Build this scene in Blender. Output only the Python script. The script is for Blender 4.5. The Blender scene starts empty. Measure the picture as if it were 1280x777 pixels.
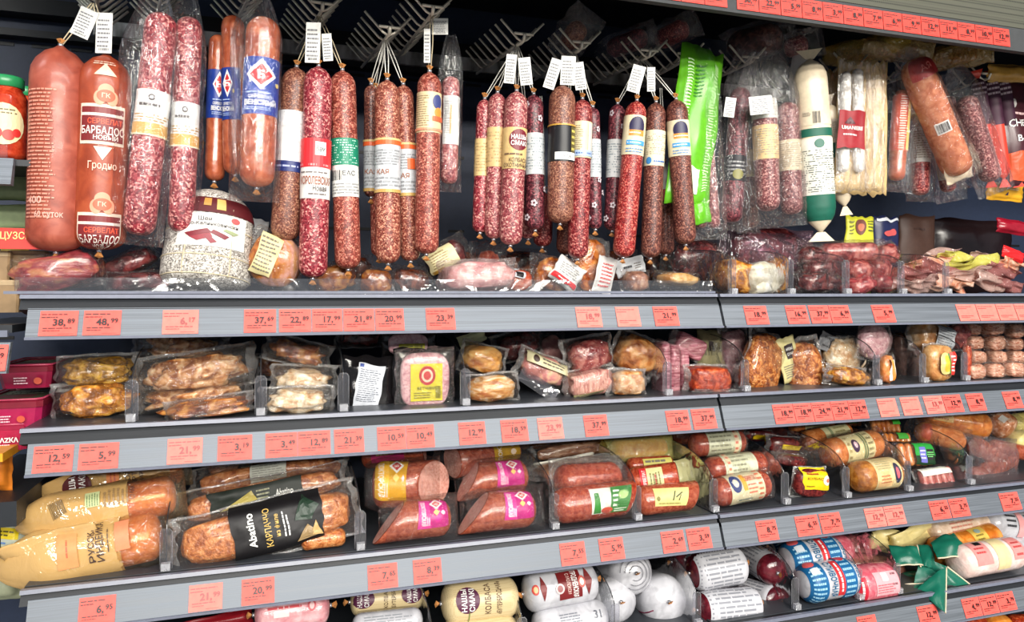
import bpy, bmesh, math, random
from mathutils import Vector, noise as mnoise

# ------------------------------------------------------------------ camera
scene = bpy.context.scene
FPX, CXP, HOR = 924.0, 640.0, 364.0
YAW = math.radians(18.1)
SY, CY = math.sin(YAW), math.cos(YAW)
cam_data = bpy.data.cameras.new('camera')
cam_data.sensor_width = 36.0
cam_data.lens = FPX / 1280.0 * 36.0
cam_data.shift_y = -(388.5 - HOR) / 1280.0
cam_data.clip_start = 0.02
cam = bpy.data.objects.new('camera', cam_data)
scene.collection.objects.link(cam)
cam.rotation_euler = (math.radians(90), 0, -YAW)
scene.camera = cam

# ------------------------------------------------------------------ light
world = bpy.data.worlds.new('world'); scene.world = world
world.use_nodes = True
bg = world.node_tree.nodes['Background']
bg.inputs[0].default_value = (0.80, 0.88, 1.0, 1)
bg.inputs[1].default_value = 0.30

def area_light(name, loc, target, sx, sy, power, col=(1, 1, 1)):
    l = bpy.data.lights.new(name, 'AREA'); l.shape = 'RECTANGLE'
    l.size, l.size_y, l.energy, l.color = sx, sy, power, col
    o = bpy.data.objects.new(name, l); scene.collection.objects.link(o)
    o.location = loc
    o.rotation_euler = (Vector(target) - Vector(loc)).to_track_quat('-Z', 'Y').to_euler()
    return o
# rows of shop ceiling tubes, behind and above the photographer, along the aisle; the two farthest rows are added fill
area_light('ceiling_and_fill_light', (0.6, 0.15, 1.55), (0.7, 1.5, -0.15), 4.2, 0.14, 24, (1.0, 0.97, 0.92))
area_light('ceiling_and_fill_light', (0.9, -1.6, 1.6), (0.8, 1.5, -0.3), 4.5, 0.18, 105, (1.0, 0.97, 0.92))
area_light('ceiling_and_fill_light', (0.6, -3.4, 1.6), (0.8, 1.5, -0.35), 5.0, 0.2, 230, (1.0, 0.95, 0.86))  # row added so that light reaches deeper into the shelves
area_light('ceiling_and_fill_light', (1.0, -6.2, 1.6), (0.8, 1.5, -0.35), 6.0, 0.25, 420, (1.0, 0.95, 0.86))  # further unseen row, added as frontal fill
# cold white tube under the canopy of the case
area_light('case_tube_light', (0.75, 1.22, 0.69), (0.75, 1.55, 0.0), 3.2, 0.04, 21, (0.92, 0.97, 1.0))

scene.view_settings.view_transform = 'Standard'
scene.view_settings.look = 'None'
scene.view_settings.gamma = 1.0
scene.view_settings.use_curve_mapping = False
scene.view_settings.exposure = -0.17
try:
    scene.cycles.transparent_max_bounces = 32
except Exception:
    pass

# ------------------------------------------------------------------ pixels to the place
def tdep(px, Y): return Y / (CY - (px - CXP) / FPX * SY)
def W(px, py, Y):
    t = tdep(px, Y); u = (px - CXP) / FPX
    return Vector((t * (SY + u * CY), Y, t * (HOR - py) / FPX))
def mpp(px, Y): return tdep(px, Y) / FPX
def XofP(px, Y): return W(px, HOR, Y).x
def Yon(px, py, z):                       # depth at which the ray through a pixel meets height z
    t = -z * FPX / (py - HOR)
    return t * (CY - (px - CXP) / FPX * SY)

# ------------------------------------------------------------------ materials
def lin(c):
    o = []
    for v in c[:3]:
        v = v / 255.0
        o.append(v / 12.92 if v <= 0.04045 else ((v + 0.055) / 1.055) ** 2.4)
    return (o[0], o[1], o[2], 1.0)
MATS = {}
def _new(name):
    m = bpy.data.materials.new(name); m.use_nodes = True
    nt = m.node_tree
    b = nt.nodes['Principled BSDF']
    return m, nt, b
def _tex(nt, scale_vec=None):
    tc = nt.nodes.new('ShaderNodeTexCoord')
    if scale_vec is None: return tc.outputs['Object']
    mp = nt.nodes.new('ShaderNodeMapping'); mp.inputs['Scale'].default_value = scale_vec
    nt.links.new(tc.outputs['Object'], mp.inputs['Vector']); return mp.outputs['Vector']
def _ramp(nt, stops, interp='LINEAR'):
    r = nt.nodes.new('ShaderNodeValToRGB'); r.color_ramp.interpolation = interp
    e = r.color_ramp.elements
    while len(e) < len(stops): e.new(0.5)
    for i, (p, c) in enumerate(stops):
        e[i].position = p; e[i].color = lin(c)
    return r
def flat(c, rough=0.55, spec=0.35, metal=0.0, coat=0.0):
    k = ('flat', tuple(c), rough, spec, metal, coat)
    if k in MATS: return MATS[k]
    m, nt, b = _new('paint_%d_%d_%d' % tuple(c[:3]))
    n = nt.nodes.new('ShaderNodeTexNoise'); n.inputs['Scale'].default_value = 90
    nt.links.new(_tex(nt), n.inputs['Vector'])
    d = [v * 0.93 for v in c[:3]]
    r = _ramp(nt, [(0.3, d), (0.7, c)])
    nt.links.new(n.outputs['Fac'], r.inputs['Fac']); nt.links.new(r.outputs['Color'], b.inputs['Base Color'])
    b.inputs['Roughness'].default_value = rough; b.inputs['Specular IOR Level'].default_value = spec
    b.inputs['Metallic'].default_value = metal; b.inputs['Coat Weight'].default_value = coat
    b.inputs['Coat Roughness'].default_value = 0.12
    MATS[k] = m; return m
def ink(c):
    k = ('ink', tuple(c))
    if k in MATS: return MATS[k]
    m, nt, b = _new('ink'); b.inputs['Base Color'].default_value = lin(c)
    b.inputs['Roughness'].default_value = 0.45
    MATS[k] = m; return m
def salami(c_dark, c_red, c_fat, scale=230, gloss=0.32):
    k = ('sal', tuple(c_dark), tuple(c_red), tuple(c_fat), scale, gloss)
    if k in MATS: return MATS[k]
    m, nt, b = _new('salami')
    co = _tex(nt)
    n = nt.nodes.new('ShaderNodeTexNoise'); n.inputs['Scale'].default_value = scale * 1.6; n.inputs['Detail'].default_value = 1
    nt.links.new(co, n.inputs['Vector'])
    mx = nt.nodes.new('ShaderNodeMix'); mx.data_type = 'VECTOR'; mx.inputs['Factor'].default_value = 0.004
    nt.links.new(co, mx.inputs['A']); nt.links.new(n.outputs['Color'], mx.inputs['B'])
    v = nt.nodes.new('ShaderNodeTexVoronoi'); v.inputs['Scale'].default_value = scale * 1.5
    v.feature = 'SMOOTH_F1'; v.inputs['Smoothness'].default_value = 0.35
    nt.links.new(mx.outputs['Result'], v.inputs['Vector'])
    sp = nt.nodes.new('ShaderNodeSeparateColor'); nt.links.new(v.outputs['Color'], sp.inputs['Color'])
    mid = [(a + 2 * c) / 3 for a, c in zip(c_dark, c_red)]
    pale = [(2 * a + c) / 3 for a, c in zip(c_red, c_fat)]
    pl2 = [(a + c) / 2 for a, c in zip(c_red, c_fat)]
    r = _ramp(nt, [(0.12, c_dark), (0.36, mid), (0.54, c_red), (0.70, pale), (0.90, c_fat)])
    nt.links.new(sp.outputs['Red'], r.inputs['Fac'])
    big = nt.nodes.new('ShaderNodeTexNoise'); big.inputs['Scale'].default_value = 35; nt.links.new(co, big.inputs['Vector'])
    h = nt.nodes.new('ShaderNodeHueSaturation')
    mr = nt.nodes.new('ShaderNodeMapRange'); mr.inputs['To Min'].default_value = 0.75; mr.inputs['To Max'].default_value = 1.3
    nt.links.new(big.outputs['Fac'], mr.inputs['Value']); nt.links.new(mr.outputs['Result'], h.inputs['Value'])
    nt.links.new(r.outputs['Color'], h.inputs['Color']); nt.links.new(h.outputs['Color'], b.inputs['Base Color'])
    bp = nt.nodes.new('ShaderNodeBump'); bp.inputs['Strength'].default_value = 0.6; bp.inputs['Distance'].default_value = 0.0012
    nt.links.new(sp.outputs['Red'], bp.inputs['Height']); nt.links.new(bp.outputs['Normal'], b.inputs['Normal'])
    b.inputs['Roughness'].default_value = gloss; b.inputs['Specular IOR Level'].default_value = 0.45
    MATS[k] = m; return m
def meat(cols, scale=30, gloss=0.25, stretch=(1, 1, 1), bump=0.5, coat=0.4, detail=6):
    k = ('meat', tuple(map(tuple, cols)), scale, gloss, stretch, bump, coat)
    if k in MATS: return MATS[k]
    m, nt, b = _new('meat')
    co = _tex(nt, stretch)
    n = nt.nodes.new('ShaderNodeTexNoise'); n.inputs['Scale'].default_value = scale * 2.0; n.inputs['Detail'].default_value = detail
    n.inputs['Distortion'].default_value = 0.8
    nt.links.new(co, n.inputs['Vector'])
    st = [(0.36 + 0.28 * i / max(1, len(cols) - 1), c) for i, c in enumerate(cols)]
    r = _ramp(nt, st); nt.links.new(n.outputs['Fac'], r.inputs['Fac']); nt.links.new(r.outputs['Color'], b.inputs['Base Color'])
    n2 = nt.nodes.new('ShaderNodeTexNoise'); n2.inputs['Scale'].default_value = scale * 5; n2.inputs['Detail'].default_value = 3
    nt.links.new(co, n2.inputs['Vector'])
    bp = nt.nodes.new('ShaderNodeBump'); bp.inputs['Strength'].default_value = bump; bp.inputs['Distance'].default_value = 0.005
    nt.links.new(n2.outputs['Fac'], bp.inputs['Height']); nt.links.new(bp.outputs['Normal'], b.inputs['Normal'])
    b.inputs['Roughness'].default_value = gloss; b.inputs['Coat Weight'].default_value = coat; b.inputs['Coat Roughness'].default_value = 0.1
    MATS[k] = m; return m
def film(tint=(255, 255, 255), haze=0.05, streak=0.35, gl=0.10, scale=45.0, opac=0.0, body=(255, 255, 255), stretch=(1, 1, 0.35)):
    gl = gl + 0.03; scale = scale * 1.4
    """thin plastic: mostly clear, with gloss along its creases and a little milky haze"""
    k = ('film', tuple(tint), haze, streak, gl, scale, opac, tuple(body), stretch)
    if k in MATS: return MATS[k]
    m = bpy.data.materials.new('film'); m.use_nodes = True; nt = m.node_tree; nt.nodes.clear()
    out = nt.nodes.new('ShaderNodeOutputMaterial')
    tr = nt.nodes.new('ShaderNodeBsdfTransparent'); tr.inputs[0].default_value = lin(tint)
    gs = nt.nodes.new('ShaderNodeBsdfGlossy'); gs.inputs['Roughness'].default_value = 0.10; gs.inputs[0].default_value = (1, 1, 1, 1)
    df = nt.nodes.new('ShaderNodeBsdfDiffuse'); df.inputs[0].default_value = lin(body)
    co = _tex(nt, stretch)
    n = nt.nodes.new('ShaderNodeTexNoise'); n.inputs['Scale'].default_value = scale; n.inputs['Detail'].default_value = 3
    n.inputs['Distortion'].default_value = 1.6
    nt.links.new(co, n.inputs['Vector'])
    bp = nt.nodes.new('ShaderNodeBump'); bp.inputs['Strength'].default_value = 0.9; bp.inputs['Distance'].default_value = 0.012
    nt.links.new(n.outputs['Fac'], bp.inputs['Height'])
    nt.links.new(bp.outputs['Normal'], gs.inputs['Normal'])
    lw = nt.nodes.new('ShaderNodeLayerWeight'); lw.inputs['Blend'].default_value = 0.25
    nt.links.new(bp.outputs['Normal'], lw.inputs['Normal'])
    ma = nt.nodes.new('ShaderNodeMath'); ma.operation = 'MULTIPLY_ADD'
    nt.links.new(lw.outputs['Fresnel'], ma.inputs[0]); ma.inputs[1].default_value = streak; ma.inputs[2].default_value = gl
    ma.use_clamp = True
    m1 = nt.nodes.new('ShaderNodeMixShader'); m1.inputs[0].default_value = haze + opac
    nt.links.new(tr.outputs[0], m1.inputs[1]); nt.links.new(df.outputs[0], m1.inputs[2])
    m2 = nt.nodes.new('ShaderNodeMixShader'); nt.links.new(ma.outputs[0], m2.inputs[0])
    nt.links.new(m1.outputs[0], m2.inputs[1]); nt.links.new(gs.outputs[0], m2.inputs[2])
    nt.links.new(m2.outputs[0], out.inputs[0])
    MATS[k] = m; return m
def uneven_metal(c, rough=0.25, metal=0.6, stretch=(2, 2, 120), spread=0.25):
    k = ('brush', tuple(c), rough, metal, stretch)
    if k in MATS: return MATS[k]
    m, nt, b = _new('rail_metal')
    co = _tex(nt, stretch)
    n = nt.nodes.new('ShaderNodeTexNoise'); n.inputs['Scale'].default_value = 3; n.inputs['Detail'].default_value = 5
    nt.links.new(co, n.inputs['Vector'])
    r = _ramp(nt, [(0.3, [v * (1 - spread) for v in c]), (0.7, [min(255, v * (1 + spread)) for v in c])])
    nt.links.new(n.outputs['Fac'], r.inputs['Fac']); nt.links.new(r.outputs['Color'], b.inputs['Base Color'])
    mr = nt.nodes.new('ShaderNodeMapRange'); mr.inputs['To Min'].default_value = rough * 0.6; mr.inputs['To Max'].default_value = rough * 1.8
    nt.links.new(n.outputs['Fac'], mr.inputs['Value']); nt.links.new(mr.outputs['Result'], b.inputs['Roughness'])
    b.inputs['Metallic'].default_value = metal
    MATS[k] = m; return m
def dots(c_bg, c_dot, scale=220, rough=0.6, thr=0.30):
    k = ('dots', tuple(c_bg), tuple(c_dot), scale)
    if k in MATS: return MATS[k]
    m, nt, b = _new('dotted')
    v = nt.nodes.new('ShaderNodeTexVoronoi'); v.inputs['Scale'].default_value = scale; v.inputs['Randomness'].default_value = 0.0
    nt.links.new(_tex(nt), v.inputs['Vector'])
    r = _ramp(nt, [(thr, c_dot), (thr + 0.08, c_bg)]); nt.links.new(v.outputs['Distance'], r.inputs['Fac'])
    nt.links.new(r.outputs['Color'], b.inputs['Base Color']); b.inputs['Roughness'].default_value = rough
    MATS[k] = m; return m

# ------------------------------------------------------------------ objects
def link(name, me, mats, parent, smooth=True):
    o = bpy.data.objects.new(name, me); scene.collection.objects.link(o)
    for m in mats: me.materials.append(m)
    if smooth:
        me.polygons.foreach_set('use_smooth', [True] * len(me.polygons))
    if parent is not None: o.parent = parent
    return o
def rootof(o):
    while o.parent is not None: o = o.parent
    return o
def add(parent, name, geo, mat, smooth=True, mi=None, sharp=False):
    V, F = geo
    L = rootof(parent).location if parent is not None else Vector((0, 0, 0))
    me = bpy.data.meshes.new(name)
    me.from_pydata([(v[0] - L.x, v[1] - L.y, v[2] - L.z) for v in V], [], F)
    mats = mat if isinstance(mat, (list, tuple)) else [mat]
    o = link(name, me, mats, parent, smooth)
    if mi is not None: me.polygons.foreach_set('material_index', mi)
    if sharp:
        try: me.set_sharp_from_angle(angle=math.radians(40))
        except Exception: pass
    me.update(); return o
GROUPS = {}
def thing(name, label, cat, loc, group=None):
    o = bpy.data.objects.new(name, None); scene.collection.objects.link(o)
    o.empty_display_size = 0.02
    o.location = Vector(loc); o['label'] = label; o['category'] = cat
    if group: o['group'] = group
    return o
def struct(name, geo, mat, smooth=False):
    o = add(None, name, geo, mat, smooth); o['kind'] = 'structure'
    return o

# ------------------------------------------------------------------ shapes (all in metres, world axes)
def g_box(x0, y0, z0, x1, y1, z1):
    V = [(x, y, z) for z in (z0, z1) for y in (y0, y1) for x in (x0, x1)]
    F = [(0, 2, 3, 1), (4, 5, 7, 6), (0, 1, 5, 4), (2, 6, 7, 3), (0, 4, 6, 2), (1, 3, 7, 5)]
    return V, F
def g_join(*gs):
    V, F = [], []
    for v, f in gs:
        n = len(V); V += list(v); F += [tuple(i + n for i in q) for q in f]
    return V, F
def g_obox(c, a, b, n):
    """box from its centre and three half-axis vectors, edges softened by a chamfer ring"""
    c, a, b, n = Vector(c), Vector(a), Vector(b), Vector(n)
    V = [c + a * i + b * j + n * k for k in (-1, 1) for j in (-1, 1) for i in (-1, 1)]
    F = [(0, 2, 3, 1), (4, 5, 7, 6), (0, 1, 5, 4), (2, 6, 7, 3), (0, 4, 6, 2), (1, 3, 7, 5)]
    return V, F
def g_prism(poly, axis, d0, d1):
    """extrude a 2-D polygon along x or y; poly in the other two axes"""
    n = len(poly)
    def P(p, d):
        return (d, p[0], p[1]) if axis == 'x' else (p[0], d, p[1])
    V = [P(p, d0) for p in poly] + [P(p, d1) for p in poly]
    F = [tuple(range(n)), tuple(range(2 * n - 1, n - 1, -1))]
    F += [(i, i + n, (i + 1) % n + n, (i + 1) % n) for i in range(n)]
    return V, F
def g_tube(pts, r, k=5):
    pts = [Vector(p) for p in pts]; V, F = [], []
    for i, p in enumerate(pts):
        d = (pts[min(i + 1, len(pts) - 1)] - pts[max(i - 1, 0)]).normalized()
        up = Vector((0, 0, 1)) if abs(d.z) < 0.9 else Vector((1, 0, 0))
        a = d.cross(up).normalized(); b = d.cross(a)
        rr = r[i] if isinstance(r, (list, tuple)) else r
        for j in range(k):
            t = 2 * math.pi * j / k
            V.append(p + (a * math.cos(t) + b * math.sin(t)) * rr)
    for i in range(len(pts) - 1):
        for j in range(k):
            F.append((i * k + j, i * k + (j + 1) % k, (i + 1) * k + (j + 1) % k, (i + 1) * k + j))
    F.append(tuple(range(k - 1, -1, -1))); F.append(tuple(range((len(pts) - 1) * k, len(pts) * k)))
    return V, F
class Cyl:
    """sausage surface: axis A-B, radius profile; (p,q,off) -> point, p along the axis from its middle, q around from the side facing the aisle"""
    def __init__(s, A, B, r, top='round', bot='round', sq=1.0, wob=0.02, seed=0, face=None, capt=1.0, capb=0.85, bend=0.0, rend=None, slA=0.0, slB=0.0, slnA=0.0, slnB=0.0):
        s.A, s.B, s.r, s.sq, s.seed, s.wob = Vector(A), Vector(B), r, sq, seed, wob
        s.L = (s.B - s.A).length; s.d = (s.B - s.A) / s.L; s.mid = (s.A + s.B) / 2
        c = (Vector(face) if face is not None else (Vector((s.mid.x * 0.55, 0, s.mid.z * 0.35)) - s.mid))
        s.n = (c - s.d * c.dot(s.d)).normalized(); s.w = s.n.cross(s.d)
        s.bend = bend; s.prof = []; s.slA, s.slB, s.slnA, s.slnB = slA, slB, slnA, slnB
        a = min(capt * r, s.L * 0.3); b = min(capb * r, s.L * 0.3)
        if top == 'cone':
            a = min(1.25 * r, s.L * 0.3)
            s.prof += [(0, 0.12 * r), (a * 0.10, 0.26 * r), (a * 0.22, 0.54 * r), (a * 0.45, 0.80 * r), (a * 0.72, 0.95 * r), (a, r)]
        elif top == 'cut': s.prof += [(0, 0.0), (0.0, 0.97 * r), (0.02 * r, r)]; a = 0.02 * r
        else:
            for k in range(6):
                t = k / 5 * math.pi / 2; s.prof.append((a * (1 - math.cos(t)), r * math.sin(t) ** 0.8 if k else 0.04 * r))
        m = max(3, int((s.L - a - b) / 0.02))
        for k in range(1, m): s.prof.append((a + (s.L - a - b) * k / m, r))
        if bot == 'cut': s.prof += [(s.L - 0.02 * r, r), (s.L, 0.97 * r), (s.L, 0.0)]
        elif bot == 'cone':
            b = min(1.5 * r, s.L * 0.3)
            s.prof += [(s.L - b, r), (s.L - b * 0.7, 0.9 * r), (s.L - b * 0.4, 0.65 * r), (s.L - b * 0.15, 0.3 * r), (s.L, 0.1 * r)]
        else:
            for k in range(5, -1, -1):
                t = k / 5 * math.pi / 2; s.prof.append((s.L - b * (1 - math.cos(t)), r * math.sin(t) ** 0.8 if k else 0.04 * r))
        s.rend = rend
    def rad(s, p):                       # p measured from A
        P = s.prof
        if p <= P[0][0]: return P[0][1]
        for i in range(1, len(P)):
            if p <= P[i][0]:
                a, b = P[i - 1], P[i]
                if b[0] - a[0] < 1e-9: return b[1]
                f = (p - a[0]) / (b[0] - a[0]); return a[1] + f * (b[1] - a[1])
        return P[-1][1]
    def pt(s, p, ang, rr):
        x = p / s.L
        k = s.wob * mnoise.noise(Vector((x * s.L * 18 + s.seed * 7.3, math.cos(ang) * 0.9, math.sin(ang) * 0.9)))
        rr = rr * (1 + k)
        if s.rend: rr *= 1 + (s.rend - 1) * x
        if x < 0.5: p = p + (s.slA * math.sin(ang) + s.slnA * math.cos(ang)) * rr * (1 - 2 * x)
        else: p = p + (s.slB * math.sin(ang) + s.slnB * math.cos(ang)) * rr * (2 * x - 1)
        c = s.A + s.d * p + s.w * (s.bend * 4 * x * (1 - x))
        return c + s.n * (math.cos(ang) * rr * s.sq) + s.w * (math.sin(ang) * rr)
    def __call__(s, p, q, off=0.0):
        pa = min(max(p + s.L / 2, 0), s.L); r = s.rad(pa)
        return s.pt(pa, q / max(s.r, 1e-6), r) + (s.n * math.cos(q / s.r) + s.w * math.sin(q / s.r)) * off
    def geo(s, k=22):
        V, F = [], []
        for (p, r) in s.prof:
            for j in range(k): V.append(s.pt(p, 2 * math.pi * j / k, r))
        m = len(s.prof)
        for i in range(m - 1):
            for j in range(k): F.append((i * k + j, i * k + (j + 1) % k, (i + 1) * k + (j + 1) % k, (i + 1) * k + j))
        F.append(tuple(range(k - 1, -1, -1))); F.append(tuple(range((m - 1) * k, m * k)))
        return V, F
class Plane:
    def __init__(s, c, a, b):
        s.c, s.a, s.b = Vector(c), Vector(a).normalized(), Vector(b).normalized(); s.n = s.a.cross(s.b); s.r = 1e9
    def __call__(s, p, q, off=0.0): return s.c + s.a * p + s.b * q + s.n * off
class Pouch:
    """sealed bag: flat welded rim, bulging front and back; a,b are half-axis vectors, n points to the viewer"""
    def __init__(s, c, a, b, tf, tb=0.0, rim=0.12, wr=0.0, seed=0, bow=0.0, sharp=0.55):
        s.c, s.a, s.b = Vector(c), Vector(a), Vector(b); s.n = s.a.cross(s.b).normalized()
        s.tf, s.tb, s.rim, s.wr, s.seed, s.bow, s.sharp = tf, tb, rim, wr, seed, bow, sharp; s.r = 1e9
        s.la, s.lb = s.a.length, s.b.length
    def h(s, u, v):
        m = min(s.la, s.lb) * s.rim * 2 / 1.0
        ru, rv = s.la - m, s.lb - m
        x, y = abs(u * s.la) / max(ru, 1e-4), abs(v * s.lb) / max(rv, 1e-4)
        f = max(0.0, 1 - x ** 4) * max(0.0, 1 - y ** 4)
        return f ** s.sharp
    def wk(s, u, v, k=0):
        return s.wr * (mnoise.noise(Vector((u * s.la * 45 + s.seed, v * s.lb * 45, k * 3.1 + s.seed))) + 0.6 * mnoise.noise(Vector((u * s.la * 120, v * s.lb * 120 + s.seed, k * 5.0))))
    def pt(s, u, v, side):
        hh = s.h(u, v)
        base = s.bow * (mnoise.noise(Vector((u * 1.5 + s.seed * 3.3, v * 1.5, 0.7))))
        e = 1 + 0.11 * mnoise.noise(Vector((v * 2.2 + s.seed, u * 2.2, 2.0)))
        P = s.c + s.a * u * e + s.b * v * e + s.n * base
        if side > 0: return P + s.n * (s.tf * hh + s.wk(u, v) * (0.25 + hh) + 0.0006)
        return P - s.n * (s.tb * hh - s.wk(u, v, 1) * (0.25 + hh) * 0.7 + 0.0006)
    def __call__(s, p, q, off=0.0):
        return s.pt(p / s.la, q / s.lb, 1) + s.n * off
    def geo(s, nu=18, nv=14):
        V, F = [], []
        for sd in (1, -1):
            for j in range(nv + 1):
                for i in range(nu + 1): V.append(s.pt(-1 + 2 * i / nu, -1 + 2 * j / nv, sd))
        o = (nu + 1) * (nv + 1); I = lambda i, j: j * (nu + 1) + i
        for j in range(nv):
            for i in range(nu):
                F.append((I(i, j), I(i + 1, j), I(i + 1, j + 1), I(i, j + 1)))
                F.append((o + I(i, j), o + I(i, j + 1), o + I(i + 1, j + 1), o + I(i + 1, j)))
        for i in range(nu):
            F.append((I(i, 0), o + I(i, 0), o + I(i + 1, 0), I(i + 1, 0))); F.append((I(i, nv), I(i + 1, nv), o + I(i + 1, nv), o + I(i, nv)))
        for j in range(nv):
            F.append((I(0, j), I(0, j + 1), o + I(0, j + 1), o + I(0, j))); F.append((I(nu, j), o + I(nu, j), o + I(nu, j + 1), I(nu, j + 1)))
        return V, F
_ICO = {}
def ico(n=3):
    if n not in _ICO:
        bm = bmesh.new(); bmesh.ops.create_icosphere(bm, subdivisions=n, radius=1.0)
        bm.verts.ensure_lookup_table()
        _ICO[n] = ([tuple(v.co) for v in bm.verts], [tuple(v.index for v in f.verts) for f in bm.faces]); bm.free()
    return _ICO[n]
def g_lump(c, a, b, n, e=0.8, amp=0.12, freq=2.0, seed=0, lod=3, amp2=0.03):
    """irregular rounded piece; half-axis vectors a,b,n; e<1 squarer, e>1 more pointed"""
    c, a, b, n = Vector(c), Vector(a), Vector(b), Vector(n)
    Vs, F = ico(lod); V = []
    sd = Vector((seed * 3.17, seed * 1.31, seed * 2.7))
    for v in Vs:
        x, y, z = [math.copysign(abs(t) ** e, t) for t in v]
        k = 1 + amp * mnoise.noise(Vector(v) * freq + sd) + amp2 * mnoise.noise(Vector(v) * freq * 3.5 + sd)
        V.append(c + (a * x + b * y + n * z) * k)
    return V, F

# ------------------------------------------------------------------ print: lettering and flat marks laid on a surface
_TXT = {}
def text2d(s, bold=0.0):
    k = (s, bold)
    if k in _TXT: return _TXT[k]
    cu = bpy.data.curves.new('t', 'FONT'); cu.body = s; cu.size = 1.0; cu.resolution_u = 2
    cu.offset = bold; cu.align_x = 'CENTER'
    ob = bpy.data.objects.new('t', cu)
    me = ob.to_mesh()
    V = [(v.co.x, v.co.y) for v in me.vertices]; F = [tuple(p.vertices) for p in me.polygons]
    ob.to_mesh_clear(); bpy.data.objects.remove(ob); bpy.data.curves.remove(cu)
    if V:
        x0, x1 = min(v[0] for v in V), max(v[0] for v in V)
        cx = (x0 + x1) / 2; ch = 0.73
        V = [((x - cx) / ch, (y - ch / 2) / ch) for x, y in V]; w = (x1 - x0) / ch
    else: w = 1.0
    _TXT[k] = (V, F, w); return _TXT[k]
def grid(x0, y0, x1, y1, nx, ny):
    V = [(x0 + (x1 - x0) * i / nx, y0 + (y1 - y0) * j / ny) for j in range(ny + 1) for i in range(nx + 1)]
    F = [(j * (nx + 1) + i, j * (nx + 1) + i + 1, (j + 1) * (nx + 1) + i + 1, (j + 1) * (nx + 1) + i) for j in range(ny) for i in range(nx)]
    return V, F
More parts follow.
